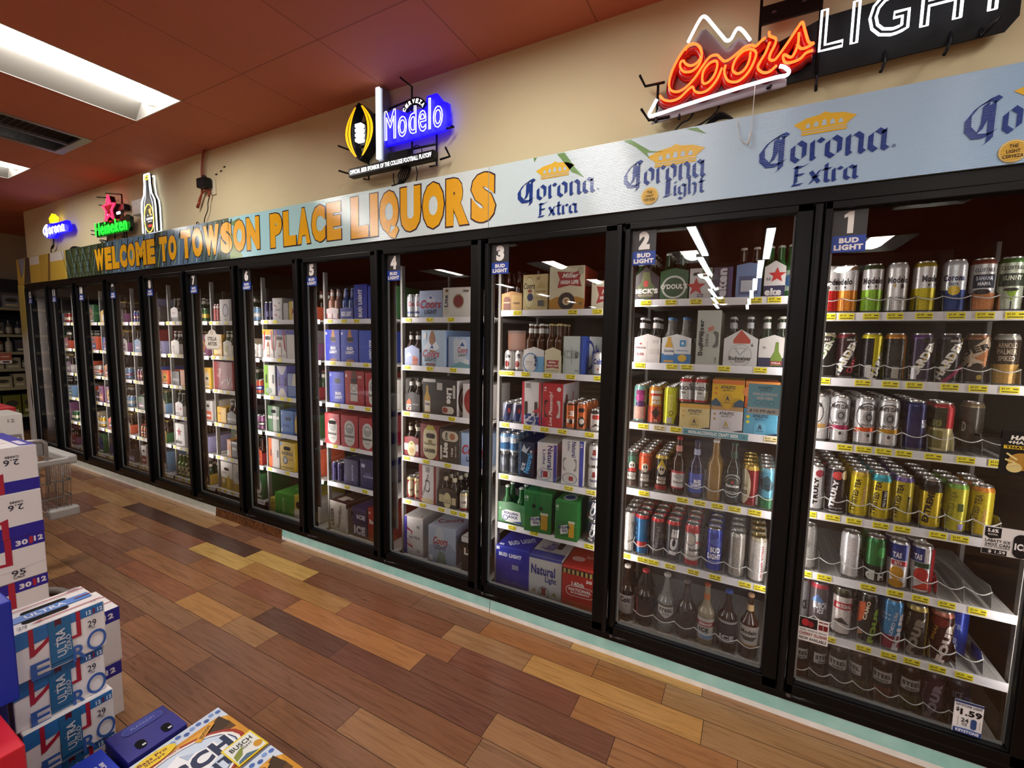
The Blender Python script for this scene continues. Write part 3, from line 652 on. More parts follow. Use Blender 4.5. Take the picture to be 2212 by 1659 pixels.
def make_shelf(d, r):
    z = SHZ[d][r - 1]; last = r == len(SHZ[d]) and d < 7
    t = thing('wire_shelf', f'{rowname(d, r)} white wire shelf behind the cooler door numbered {d}', 'shelf', (X0(d), SY, z), 0, 'cooler shelves')
    m = MB(); m.box(.012, .735, .004, .62, -.016, -.006, 'wb9b8b2')
    for i in range(22): m.box(.02 + i * .033, .024 + i * .033, .004, .5, -.0062, -.0045, 'wcfcfca')
    m.build('deck', t)
    if last: return t
    MB().box(.01, .738, -.001, .003, -.035, .0, 'wf4f2f4').box(.01, .738, -.004, 0, -.035, -.032, 'weeecee').build('price_strip', t)
    ps = PT.get((d, r)) or [.05 + .11 * i + random.uniform(-.02, .02) for i in range(6)]
    pr = PRICES.get(d, [''])
    for i, x in enumerate(ps):
        col = 'fff02e' if (d, r) != (2, 3) or i in (0, 2) else 'ead9a0'
        if d > 6: col = 'e0d05a'
        o = link('price_tag', tag_mesh(pr[i % len(pr)] if not (d == 2 and r > 3) else '$2.49', col), t, (x, -.0012, -.0165))
    if (d, r) == (2, 3):
        m = MB().box(.285, .57, -.0045, -.002, -.033, -.004, 'p4f9aa8')
        m.decals([('T', 'NON-ALCOHOLIC CRAFT BEER', .42, -.0185, .22, .017, 'f0f6f6', 0, .04), ('P', [(.295, -.0185), (.302, -.014), (.302, -.023)], '1d3550'), ('P', [(.558, -.0185), (.551, -.014), (.551, -.023)], '1d3550')], flat((0, -.0045, 0), (1, 0, 0), (0, 0, 1), (0, -1, 0), .0003, .0002), 1, 1)
        m.build('shelf_banner', t)['label'] = 'turquoise shelf banner'
    return t
for d in SHZ:
    for r in range(1, len(SHZ[d]) + 1): make_shelf(d, r)
# uprights that carry the shelves
for d in range(0, 13):
    x = X0(d) - .02
    o = MB().box(x - .008, x + .008, .2, .23, .05, 2.1, 'w8a8884').box(x - .008, x + .008, .74, .77, .05, 2.1, 'w8a8884').build('shelf_upright')
    tag(o, f'pale steel shelf uprights at the {"right" if d == 0 else "left"} end of the shelves behind door {max(d, 1)}', 'upright', 'shelf uprights' if d else None)
# clear plastic lane dividers with a bowed front rail
def lanes(d, r, xs, arc=.085, y0=.172, bow=.02):
    z = SHZ[d][r - 1]; x = X0(d)
    t = thing('can_divider', f'clear plastic lane dividers on the {rowname(d, r)} shelf behind door {d}', 'divider', (x, 0, z), 0, 'clear shelf dividers')
    for a in xs:
        n = 7; prof = [(y0, .002), (y0 + .01, arc * .75), (y0 + .035, arc), (y0 + .33, arc * .55), (y0 + .34, .002)]
        vs = [(a - .001, py, pz) for py, pz in prof] + [(a + .001, py, pz) for py, pz in prof]
        MB().add(vs, [(4, 3, 2, 1, 0), (5, 6, 7, 8, 9)] + [(i, i + 1, i + 6, i + 5) for i in range(4)], 'clear_plastic').build('side_wall', t)
    for a, b in zip(xs, xs[1:]):
        pts = [(a + (b - a) * i / 10, y0 + .01 - bow * math.sin(PI * i / 10), arc * .8 - .012 * math.sin(PI * i / 10)) for i in range(11)]
        MB().tube(pts, .0022, 'wc8c8c4', 5).build('front_rail', t)
    return t
L8 = [.028 + .0795 * i for i in range(9)]
for r in range(1, 8): lanes(1, r, [x for x in L8 if x < .7], .075 if r < 3 else .085)
L2 = [-.004, .066, .144, .222, .306, .396, .48, .556, .628, .7]
lanes(2, 4, L2[4:]); lanes(2, 5, [-.005, .066, .142, .22, .304, .402, .505, .6, .69]); lanes(2, 6, [.08, .185, .292, .39, .488, .585, .68], .1)
# ================================================================== products
FRONT = .187
CANS = {'T24': (.0365, .203), 'T19': (.034, .2), 'T16': (.034, .16), 'C12': (.0335, .124), 'T25': (.0365, .222), 'S12': (.0295, .155), 'T22': (.0365, .195)}
LIDS = {}
def lid_mesh(r, h, c='c9c9c6'):
    k = (r, h, c)
    if k not in LIDS:
        m = MB(); m.lathe([(r * .84, h - .006), (r * .85, h), (r * .79, h), (r * .76, h - .006), (.0005, h - .0055)], 'a' + c, 24, caps=False)
        m.lathe([(.006, h - .005), (.006, h - .0038), (.0004, h - .0038)], 'a9a9a98', 10, (0, -r * .25, 0), caps=False)
        o = m.build('lid'); LIDS[k] = o.data; bpy.data.objects.remove(o)
    return LIDS[k]
def can_mesh(r, h, base, decs, rim=None):
    m = MB(); s = 'c' + base; t = 'c' + (rim or base)
    m.lathe([(r * .8, 0), (r * .93, .003), (r, .012)], 'aa8a8a6', 28, caps=True)
    m.lathe([(r, .012), (r, h - .022)], s, 28, caps=False)
    m.lathe([(r, h - .022), (r * .97, h - .016), (r * .85, h - .005), (r * .84, h - .006)], t, 28, caps=False)
    m.decals(decs, cyl(r), PI * r / 2, h, 'c', r * .3)
    o = m.build('body'); me = o.data; bpy.data.objects.remove(o); return me
def put_can(d, r, x, kind, look, base, decs=(), rim=None, lid='c9c9c6', rot=0, nq=0, z=None, y=None, gap=.006, qy=None):
    rr, h = CANS[kind]; me = can_mesh(rr, h, base, decs, rim)
    zz = (SHZ[d][r - 1] if z is None else z) - .004; yy = (FRONT + rr) if y is None else y; wx = X0(d) + x
    face = math.atan2(CAM.x - wx, yy - CAM.y) * .7 + math.radians(rot)
    t = thing('beer_can', f'{look}, {rowname(d, r)} shelf, door {d}', 'can', (wx, yy, zz), face)
    link('body', me, t); link('lid', lid_mesh(rr, h, lid), t)
    g = f'cans queued behind the {look}, {rowname(d, r)} shelf, door {d}'
    for q in range(nq):
        copy_tree(t, (wx + random.uniform(-.003, .003), yy + (2 * rr + gap) * (q + 1), zz), face + random.uniform(-1.5, 1.5), f'queued behind {look}, {rowname(d, r)} shelf, door {d}', g)
    return t
# ---- bottles
def bottle_prof(r, h, neck=.0135, sh=.55, nk=.72):
    return [(r * .85, 0), (r, .006), (r, h * sh), (r * .94, h * (sh + .05)), (r * .6, h * (sh + .13)), (neck * 1.15, h * nk), (neck, h * .9), (neck * 1.02, h * .955)]
def bottle_parts(r, h, glass, cap, label=None, neckl=None, decs=(), sh=.55, nk=.72, capr=.0145, lab=(.12, .5)):
    out = []
    gk = glass if glass in MATS else 'g' + glass
    m = MB(); m.lathe(bottle_prof(r, h, sh=sh, nk=nk), gk, 24); out.append(('glass', m))
    m = MB(); m.lathe([(capr, h * .95), (capr * 1.05, h * .958), (capr, h * .985), (capr * .7, h)], 'w' + cap, 16); out.append(('cap', m))
    if label:
        m = MB(); m.lathe([(r + .0006, h * lab[0]), (r + .0006, h * lab[1])], 'p' + label, 28, caps=False)
        hh = h * (lab[1] - lab[0]); m.decals(decs, cyl(r + .0006, h * lab[0]), PI * r / 2, hh, 'p', r * .3); out.append(('label', m))
    if neckl:
        m = MB(); a, b = h * (nk + .03), h * (nk + .13); m.lathe([(.0158, a), (.0148, b)], 'p' + neckl, 16, caps=False); out.append(('neck_label', m))
    return out
def put_bottle(d, r, x, rr, h, look, glass, cap, label=None, neckl=None, decs=(), nq=0, rot=0, z=None, y=None, gap=.008, **kw):
    zz = (SHZ[d][r - 1] if z is None else z) - .004; yy = FRONT + rr if y is None else y; wx = X0(d) + x
    face = math.atan2(CAM.x - wx, yy - CAM.y) * .7 + math.radians(rot)
    t = thing('beer_bottle', f'{look}, {rowname(d, r)} shelf, door {d}', 'bottle', (wx, yy, zz), face)
    for n, m in bottle_parts(rr, h, glass, cap, label, neckl, decs, **kw): m.build(n, t)
    g = f'bottles queued behind the {look}, {rowname(d, r)} shelf, door {d}'
    for q in range(nq): copy_tree(t, (wx, yy + (2 * rr + gap) * (q + 1), zz), face, f'queued behind {look}, {rowname(d, r)} shelf, door {d}', g)
    return t
PACKB = {}
def pack_bottle(glass, cap, neckl):
    k = (glass, cap, neckl)
    if k not in PACKB:
        m = MB(); r, h = .0295, .228
        m.lathe(bottle_prof(r, h), 'clear_bottle' if glass == 'clear' else 'g' + glass, 14); m.lathe([(.0145, h * .95), (.0145, h * .985), (.01, h)], 'w' + cap, 12)
        if neckl: m.lathe([(.0155, h * .76), (.0148, h * .88)], 'p' + neckl, 12, caps=False)
        o = m.build('bottle'); PACKB[k] = o.data; bpy.data.objects.remove(o)
    return PACKB[k]
def put_six(d, r, x0, x1, look, base, decs=(), glass='2a1508', cap='d8d8d4', neckl=None, hs=.128, hp=.148, side=None, z=None, nb=3, yaw=0, y0=None, bh=0):
    zz = (SHZ[d][r - 1] if z is None else z) - .003; W = x1 - x0; D = .066 * nb
    t = thing('six_pack', f'{look}, {rowname(d, r)} shelf, door {d}', 'six-pack', (X0(d) + (x0 + x1) / 2, (FRONT if y0 is None else y0), zz), math.radians(yaw))
    m = MB(); a = W / 2
    pen = [(-a, 0), (a, 0), (a, hs), (0, hp), (-a, hs)]
    for yy in (0, D - .003): m.prism(pen, yy, yy + .003, 'p' + base)
    m.box(-a, -a + .003, .003, D - .003, 0, hs * .8, 'p' + (side or base)).box(a - .003, a, .003, D - .003, 0, hs * .8, 'p' + (side or base)).box(-.0015, .0015, .003, D - .003, 0, hp - .004, 'p' + base).box(-a, a, 0, D, 0, .002, 'p' + base)
    m.decals(decs, flat((-a, 0, 0), (1, 0, 0), (0, 0, 1), (0, -1, 0)), W, hp)
    m.build('carton', t)
    me = pack_bottle(glass, cap, neckl)
    for i in range(nb):
        for sx in (-1, 1): link('bottle', me, t, (sx * (a / 2 + .0005), .034 + i * .066, .004 + bh))
    return t
def put_box(d, r, x0, x1, h, look, base, f=(), rgt=(), lft=(), top=(), depth=.27, yaw=0, z=None, y0=None, name='beer_carton', cat='box', loc=None, right_col=None, bev=.003, label=None, top_col=None, topx=()):
    if loc is None:
        zz = (SHZ[d][r - 1] if z is None else z) - .003; loc = (X0(d) + (x0 + x1) / 2, FRONT if y0 is None else y0, zz)
        label = label or f'{look}, {rowname(d, r)} shelf, door {d}'
    W = x1 - x0; a = W / 2
    m = MB(); m.box(-a, a, 0, depth, 0, h, 'p' + base, bev)
    e = .0008
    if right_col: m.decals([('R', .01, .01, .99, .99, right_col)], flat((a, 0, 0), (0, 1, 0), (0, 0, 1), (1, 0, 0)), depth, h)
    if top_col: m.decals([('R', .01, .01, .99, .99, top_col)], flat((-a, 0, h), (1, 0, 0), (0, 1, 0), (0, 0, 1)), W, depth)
    m.decals(f, flat((-a, 0, 0), (1, 0, 0), (0, 0, 1), (0, -1, 0)), W, h)
    m.decals(rgt, flat((a, 0, 0), (0, 1, 0), (0, 0, 1), (1, 0, 0)), depth, h, lay=2)
    m.decals(lft, flat((-a, depth, 0), (0, -1, 0), (0, 0, 1), (-1, 0, 0)), depth, h)
    m.decals(top, flat((-a, 0, h), (1, 0, 0), (0, 1, 0), (0, 0, 1)), W, depth, lay=2)
    m.decals(topx, flat((a, 0, h), (0, 1, 0), (-1, 0, 0), (0, 0, 1)), depth, W, lay=2)
    o = m.build(name); o.location = loc; o.rotation_euler = (0, 0, math.radians(yaw))
    return tag(o, label, cat)
SLOT = lambda v=.72, w=.45, u=.5, h=.1, c='d050404': ('S', u, v, w, h, c)
# ---------------- door 1: tall single cans in lanes
M = lambda c, a=.0: [('R', -1.9, 0.06, 1.9, .48, c), ('T', 'Modelo', a, .66, 1.2, .13, '20242c', 0, .04), ('O', a - .22, .54, .05, .025, '30343c'), ('O', a + .2, .54, .05, .025, '30343c')]
X = [.066, .127, .211, .29, .375, .464, .544, .62]
put_can(1, 1, X[0], 'T24', 'white can with red lower half', 'dcdad8', M('b8201e', .4), rot=-20)
put_can(1, 1, X[1], 'T24', 'white can with orange lower half', 'dcdad8', M('d8842a', -.35), 'a8642c')
put_can(1, 1, X[2], 'T24', 'white can with lime green lower half', 'dcdad8', M('7fae2e'), '3c5a34')
put_can(1, 1, X[3], 'T24', 'all white tall can with dark lettering', 'dedcda', [('T', 'Modelo', .05, .66, 1.2, .13, '20242c', 0, .04), ('O', .3, .53, .1, .05, '4a4a50'), ('O', -.1, .55, .06, .04, 'b89a50'), ('T', 'Especial', .25, .3, .6, .08, '2a2c34', 0, 0, .3)])
put_can(1, 1, X[4], 'T24', 'white can with yellow lower half and gold shoulder', 'dcdad8', M('c8b81e', .45), 'b8a23a')
put_can(1, 1, X[5], 'T24', 'white can with blue base and lemon slice', 'dfe4e6', [('R', -1.9, .05, 1.9, .43, '1d3f7e'), ('O', 0, .42, .3, .09, 'e0c04a'), ('T', 'Corona', -.05, .66, 1.1, .12, '27335e', 0, .04), ('T', 'Extra', -.05, .55, .45, .07, '27335e', 0, .02)])
put_can(1, 1, X[6], 'T24', 'silver can with dark block and orange base', 'cfd0ce', [('T', 'CLUBTAILS', .05, .78, 1.0, .07, '3a3a40'), ('R', -.5, .45, .62, .7, '2c3040'), ('T', 'BAHAMA', .06, .63, .8, .08, 'c8d0dc', 0, .03), ('T', 'MAMA', .06, .53, .6, .07, 'e0e2e6', 0, .04), ('R', -1.9, .05, 1.9, .36, 'c07c4a'), ('O', 0, .38, .4, .05, '2a2628')], '8a4a3a')
put_can(1, 1, X[7], 'T24', 'pale green can with dark block and cocktail glass', 'c6cfb8', [('T', 'CLUBTAILS', .05, .8, 1.1, .07, '3a3a40'), ('R', -.6, .47, .8, .7, '3a4436'), ('T', 'SUNNY', .06, .62, .9, .09, 'd8dcc8', 0, .04), ('P', [(-.2, .4), (.35, .4), (.08, .2)], '88aa3c'), ('R', .05, .06, .11, .2, '2a2a2a'), ('O', .05, .41, .35, .03, '2a2a26')], '5c8a4a')
HD = lambda tx='f0eee6', bar='c8a83a', s='HARDER': [('L', -.7, .05, .75, .9, .03, '3a3a34'), ('L', -.66, .05, .79, .9, .006, bar), ('T', s, .02, .48, .85, .15, tx, 66, .06), ('O', .25, .86, .4, .07, '2a2422'), ('T', "mike's", .25, .86, .5, .06, 'd8d4cc')]
put_can(1, 2, .072, 'T22', 'dark can with green diagonal stripe', '1b1a18', HD('e0e0d0', '5c8a3a'), 'a8a07c', rot=-30)
put_can(1, 2, .142, 'T22', 'black and dark red can with white diagonal lettering', '2a0f14', HD() + [('T', 'CRAN', .45, .3, .35, .1, 'd84050', 66, .03)], '6a2028')
put_can(1, 2, .229, 'T22', 'black and bright yellow can', '17151a', [('R', .1, .05, 1.4, .93, 'd2c21c'), ('P', [(.1, .05), (.75, .05), (.55, .6)], '1c1a16'), ('T', 'HARD', .45, .3, .6, .17, 'f0eee6', 66, .06), ('R', -.3, .06, .05, .32, 'd8d8d6')], 'cfc02a')
put_can(1, 2, .305, 'T22', 'dark can edged with copper', '25201e', [('R', .55, .05, .8, .9, 'c07828'), ('R', -.1, .06, .3, .3, 'b8b4ac'), ('R', -.3, .45, .5, .75, '34302e')], 'b8782e')
put_can(1, 2, .388, 'T22', 'dark purple can with white diagonal lettering', '2b1c3c', HD()[:4] + [('R', -.6, .06, -.25, .3, 'c8c6cc')], '5c3a72', rot=10)
put_can(1, 2, .472, 'T22', 'black can with magenta base stripe', '18141a', HD() + [('L', -.2, .02, .75, .35, .012, '9a2a5a')], '4a4650')
put_can(1, 2, .551, 'T22', 'tan and black can with pale banner', '2c2620', [('P', [(-.8, .55), (.5, .95), (.9, .75), (-.5, .4)], 'c8b49a'), ('T', 'DER', -.1, .68, .5, .12, '221c18', 25, .05), ('P', [(-.2, .5), (.6, .7), (.5, .35)], 'b8784a'), ('T', 'FA', -.3, .42, .4, .13, 'd0c0a8', 25, .05), ('O', .2, .15, .14, .05, 'b09a4a')], '8a5a3a')
put_can(1, 2, .633, 'T22', 'brown can with gold lower half', '3a3026', [('R', -1.9, .05, 1.9, .42, 'b8914c'), ('T', 'ARNOLD', 0, .78, .9, .1, 'b8a890', 0, .03), ('T', 'PALMER', 0, .66, .9, .1, 'b8a890', 0, .03), ('T', 'SPIKED', 0, .53, .75, .1, 'c0b098', 0, .03)], '9a9a90')
WC = lambda band: [('G', 0, .63, .72, .27, .07, '1c1c1e'), ('O', .04, .6, .32, .13, '9a9a9c'), ('G', .08, .6, .2, .08, .4, '4a4a4c'), ('T', 'WHITE CLAW', 0, .79, 1.15, .09, '1a1a1c', 0, .04), ('T', 'HARD SELTZER', 0, .44, .7, .05, '1f1f22', 0, .02), ('P', [(-1.2, .26), (-.2, .3), (.9, .3), (.9, .39), (0, .39), (-1.2, .35)], band), ('O', .1, .22, .09, .035, '4a4a4c')]
put_can(1, 3, .066, 'T24', 'white can almost hidden by the left frame', 'dadada', WC('c8a060'), nq=2, rot=-40)
put_can(1, 3, .139, 'T24', 'white can with magenta stripe and round black crest', 'dcdbdc', WC('a82a5a'), nq=4)
put_can(1, 3, .227, 'T24', 'white can with orange red stripe and round crest', 'dcdbdc', WC('d8582a'), nq=4, rot=15)
put_can(1, 3, .306, 'T24', 'white can with golden stripe and round crest', 'dcdbdc', WC('c08c22'), nq=4)
put_can(1, 3, .391, 'T24', 'navy blue can with white lettering at its edge', '1c2054', [('T', 'WHITE', .62, .55, .5, .16, 'd8dae8', 90, .03), ('G', 1.0, .5, .35, .22, .1, 'c8cad8')], '2a2e60', nq=3)
put_can(1, 3, .472, 'T24', 'red and cream can with olive lettering', 'c8be8c', [('R', .25, .5, 1.6, .9, 'b8242e'), ('R', -1.6, .5, .25, .9, '3c3a2c'), ('T', 'GEEK', -.25, .6, .5, .14, '8a8a52', 90, .04), ('R', -.6, .1, .1, .45, '7a7648')], 'a8222c', nq=1)
put_can(1, 3, .595, 'T24', 'dark grey can standing back in a lane', '4a463e', [('T', 'D', -.4, .5, .24, .2, 'c8c8c0', 0, .05)], '8a7a5a', y=.33)
TT = lambda t1, c1='c8b818', tc='26221a', extra=(): [('T', 'TWISTED TEA', -.25, .48, .34, .72, tc, 84, .04)] + list(extra)
put_can(1, 4, .072, 'T24', 'white can with red berry and black vertical lettering', 'd4d2d2', [('T', 'TRULY', .1, .45, .3, .6, '1c1a1c', 90, .06), ('O', .3, .84, .3, .08, 'a83a4a')], nq=3)
put_can(1, 4, .149, 'T24', 'black can with red berry and white vertical lettering', '1e1a22', [('T', 'TRULY', -.1, .45, .34, .62, 'f2f0f2', 84, .07), ('O', .1, .85, .35, .09, 'd04a4a'), ('O', .6, .86, .3, .1, 'd8c8a8'), ('T', 'HARD SELTZER', .1, .13, .9, .03, 'c8c8cc'), ('R', -.7, .05, .7, .07, 'b8b8bc')], nq=4)
put_can(1, 4, .234, 'T24', 'yellow can with pink pineapple lettering', 'c9b51a', TT(0) + [('T', 'PINEAPPLE', .28, .5, .16, .42, 'e8b89a', 84, .04)], 'b89a2a', nq=4)
put_can(1, 4, .305, 'T24', 'yellow can with turquoise shoulder', 'c9b51a', TT(0) + [('R', .08, .3, .42, .66, '1d2a30'), ('T', 'HALF & HALF', .26, .48, .16, .33, 'e8e8e0', 86, .03), ('R', -1.9, .84, 1.9, .9, '2a9aa8')], '2a9aa8', nq=4)
put_can(1, 4, .377, 'T24', 'olive yellow can with purple shoulder', 'b0a024', TT(0, extra=[('R', .3, .25, .5, .6, '2c2a1c'), ('T', 'ORIGINAL', .4, .42, .12, .3, 'b8a83a', 86)]), '5a4a8a', nq=4)
put_can(1, 4, .466, 'T24', 'yellow can with black top and big slanted lettering', 'c9b01c', [('R', -1.9, .76, 1.9, .9, '1c1a16'), ('T', 'EXTREME', -.1, .46, .36, .66, '1c1a16', 84, .07), ('T', 'TWISTED TEA', .62, .42, .14, .5, '2a261c', 86, .03)], '1c1a16', nq=3)
put_can(1, 4, .542, 'T24', 'yellow green can with green shoulder', 'b8b030', TT(0, tc='7a7a2a') + [('R', .2, .08, .5, .2, '9a90c0'), ('R', .1, .45, .4, .6, '4a5a2a')], '6a9a3a', nq=2)
put_can(1, 4, .615, 'T24', 'yellow can with orange shoulder', 'c4ae28', TT(0, tc='6a5a2a') + [('T', 'PEACH', .2, .4, .2, .3, 'e0b080', 86, .04)], 'c87828', nq=2)
put_can(1, 5, .062, 'T24', 'plain silver can behind the left frame', 'a8a6a2', [('O', .2, .6, .4, .1, '8a8884')], rot=-30)
put_can(1, 5, .224, 'T24', 'white can with black lettering down its side', 'd8d6d6', [('T', 'WHITE', .75, .4, .3, .6, '26262a', 90, .06)], nq=0)
put_can(1, 5, .308, 'T24', 'green can with dark base and white letters', '1f6a32', [('R', -1.9, .05, 1.9, .4, '16241a'), ('T', 'C H', .1, .17, 1.2, .16, 'd8dad6', 0, .06), ('R', -.3, .08, .05, .3, 'c8ccc4'), ('O', .4, .7, .3, .12, '3a9a4a')], nq=1)
put_can(1, 5, .386, 'T24', 'blue white and gold can with swirl', 'd6d4d4', [('R', -1.3, .62, .5, .95, '24367e'), ('T', 'TAS', -.1, .72, .5, .12, 'e8e8ea', 0, .05), ('R', -.4, .5, .5, .6, 'a82a38'), ('T', 'RITA', 0, .55, .4, .07, 'f0e8e0', 0, .03), ('O', -.05, .34, .4, .14, 'c8922a'), ('O', -.05, .12, .45, .08, 'b8861f')], nq=1)
put_can(1, 5, .461, 'T24', 'white can with red watermelon picture', 'd6d2d2', [('R', -1.3, .66, .1, .95, '2a3a7a'), ('T', 'TAS', -.25, .76, .45, .12, 'e8e8ea', 0, .05), ('R', -.4, .55, .5, .65, '2a4a34'), ('O', .0, .4, .4, .15, 'b8352e'), ('P', [(-.5, .08), (.4, .3), (.5, .1)], 'c04030'), ('R', .5, .05, 1.5, .95, 'b0222e')], nq=1)
put_can(1, 6, .055, 'T25', 'grey can at the left frame', '8a8a8c', [('T', 'ICE', .5, .5, .4, .2, '26262a', 0, .05)], rot=-20)
put_can(1, 6, .125, 'T25', 'dark grey can with red shoulder and blue mountains', '5a5052', [('P', [(-.6, .62), (-.1, .78), (.5, .6)], '5a78a8'), ('T', 'BUSCH', .1, .55, .9, .14, 'e8e8ea', 0, .05), ('T', 'ICE', .15, .43, .4, .09, 'e8e8ea', 0, .05)], 'b03040', nq=1)
put_can(1, 6, .212, 'T25', 'white can with red banner and dark top', 'd8cfca', [('R', -.6, .58, .9, .72, 'a8242c'), ('T', 'NATIONAL', .1, .65, .95, .08, 'f0e8e0', 0, .04), ('R', -1.9, .84, 1.9, .91, '2c2a1c'), ('P', [(-.5, .32), (0, .42), (.6, .26), (.1, .3)], '26201e'), ('R', -1.9, .05, 1.9, .09, '2a2622')], '3a361e', nq=0)
FK = lambda c1, c2, s, base: [('T', 'FOUR', .3, .42, .5, .78, c1, 80, .08), ('T', s, -.35, .62, .2, .42, c2, 80, .04)]
put_can(1, 6, .304, 'T25', 'black can with orange and green lettering', '1e1a18', [('P', [(-.9, .3), (-.2, .5), (-.2, .85), (-.7, .8)], 'c85a2a'), ('T', 'CAMO', -.1, .68, .22, .4, 'e0d0b0', 82, .05), ('T', 'FOUR', .45, .42, .4, .75, '86a83a', 82, .08), ('P', [(-.8, .1), (-.2, .2), (-.5, .3)], 'c8886a')], nq=1)
put_can(1, 6, .386, 'T25', 'sky blue can with stars and red stripes', '3f86b8', [('R', -1.9, .05, 1.9, .3, '8a3048'), ('T', 'LOKO USA', .1, .55, .2, .5, 'd8e0e8', 82, .03), ('T', 'FOUR', .5, .42, .42, .8, 'd8d4d8', 82, .08)] + [('*', -.7 + .18 * (i % 4), .62 + .09 * (i // 4), .022, 'e0e8f0') for i in range(8)], nq=1)
put_can(1, 6, .465, 'T25', 'black can with gold edge and lettering', '2a2620', [('R', .7, .05, 1.0, .9, 'd8b83a'), ('T', 'FOUR', 0, .42, .5, .78, '8a8276', 80, .08), ('T', 'GOLD', -.5, .7, .16, .28, 'b8ac8a', 80, .03)], 'b8a45a', nq=1)
put_can(1, 6, .545, 'T25', 'dark red can with white and yellow lettering', '3a1a16', FK('e0d4cc', 'c89a4a', 'SNAKE', 0) + [('T', 'LOKO', .75, .7, .18, .32, 'c8a83a', 80, .03), ('O', -.2, .8, .5, .1, '7a2a22')], 'b06a5a', nq=1)
put_can(1, 6, .618, 'T25', 'bright blue can leaning back in a lane', '1d3a9a', [('T', 'TR', 0, .6, .5, .1, '8aa0d8', 0, .05), ('T', 'R', 0, .3, .25, .16, 'a8b8e0', 0, .05)], 'a8482e', y=.31)
STL = lambda c: [('R', -.65, .5, .65, .74, 'c9c4bc'), ('T', 'STEEL', 0, .64, 1.1, .09, '231e1c', 0, .04), ('T', 'RESERVE', 0, .54, .7, .045, '231e1c', 0, .03), ('R', -1.9, .1, 1.9, .4, c)]
for i, (x, lk, c, l, rt_) in enumerate([(.07, 'reddish can with a square white label', '5a3026', 'a89a90', 0), (.137, 'grey can with bright silver lid', '4a4038', 'd8d8d4', 40), (.215, 'charcoal can with a wide white label', '4a4848', 'a8a09a', 0), (.291, 'olive can with its white label turned away', '4a4620', '9a9488', -45),
                                        (.374, 'orange brown can with a white label', '6a3420', 'a89888', 0), (.463, 'moss green can with a white label', '4c4a22', 'a09888', 15)]):
    put_can(1, 7, x, 'T24', lk, '2c211c', STL(c), '3a2c26', l, rot=rt_)
put_can(1, 7, .54, 'T24', 'dull purple can with big white letters', '4c3040', [('T', 'FOUR', .1, .42, .5, .8, 'b8a4b0', 82, .08), ('T', 'BLACK', -.5, .6, .18, .4, '9a7a8a', 82)], '3a2630')
put_can(1, 7, .615, 'T24', 'dark blue can behind the $1.59 sticker', '262a3a', [('T', 'ICE', 0, .7, .5, .15, '8a90a0', 0, .04), ('R', .3, .1, .9, .7, '3a4a7a')], '3a3c48')
# ---------------- door 2
put_six(2, 1, .003, .132, 'black six-pack with red key crest', '2f2a2c', [('P', [(.3, .5), (.7, .5), (.62, .85), (.38, .85)], '5a6038'), ('O', .5, .3, .36, .26, '4c5a30'), ('S', .5, .5, .18, .2, 'a83a34'), ('T', "BECK'S", .5, .28, .92, .15, 'e4e0dc', 0, .06), ('T', 'NON ALCOHOLIC', .5, .15, .55, .06, 'c8a8a4')], '1f3a22', 'c8c8c4', 'b8b8b0', hs=.115, hp=.168)
put_six(2, 1, .136, .268, 'green six-pack with a white ring', '2c5a34', [('G', .5, .4, .44, .36, .16, 'c9cfc4'), ('O', .5, .4, .36, .29, '234a2a'), ('T', "O'DOUL'S", .5, .42, .94, .16, 'ece8e0', 0, .05)], '1a3a20', 'd8dad4', None, hs=.14, hp=.155)
put_box(2, 1, .274, .374, .148, 'white carton with a red star', 'd6d3d0', [('*', .3, .4, .3, 'c03028'), ('R', .55, .62, .98, .98, '5c7a4a'), ('*', .78, .8, .12, 'b8302a'), ('T', '0.0', .5, .12, .3, .1, '2c2c5a', 90, .03), SLOT(.8, .3, .3)])
put_box(2, 1, .38, .462, .148, 'dark blue carton with sideways white letters', '2d2448', [('T', 'eken', .45, .5, .5, .9, 'dcdae2', 90, .06), ('R', .8, .02, .98, .98, '4a3a70')])
put_six(2, 1, .476, .58, 'pale blue cut-out six-pack', '6f8fc0', [('R', .12, .1, .88, .62, '4a5a88'), ('R', .2, .18, .8, .5, 'c8d0dc')], '3a2414', 'c8c8c4', None, hs=.15, hp=.16)
put_six(2, 1, .59, .672, 'white six-pack with red star and navy base', 'd9d6d2', [('R', 0, 0, 1, .32, '242a50'), ('T', 'eke', .45, .15, .8, .2, 'e8e6e4', 0, .07), ('*', .6, .6, .22, 'c02a26'), ('T', '0.0', .2, .5, .2, .08, '30344a', 0, .03)], '1f5a2c', 'c8ccc4', None, hs=.135, hp=.162)
put_bottle(2, 1, .692, .03, .235, 'green bottle against the right frame', '1d5a2c', 'b8bcb4', '9ab0a0', None, [('O', 0, .5, .5, .3, '2a5a8a')], nq=1)
put_six(2, 2, .023, .152, 'white six-pack with small red crest', 'd8d2cd', [('R', .49, 0, .51, .75, 'b8b0aa'), ('T', 'PERONI', .25, .52, .38, .07, '7a2a34', 0, .02), ('T', '0.0%', .25, .3, .28, .09, '8a2a3a', 0, .03), ('O', .25, .66, .05, .03, 'a8404a'), ('R', .7, .68, .9, .8, 'c8c0ba'), ('R', .58, .3, .92, .5, 'cdc4be')], '1c1a18', 'd0cccc', 'd8d4d2')
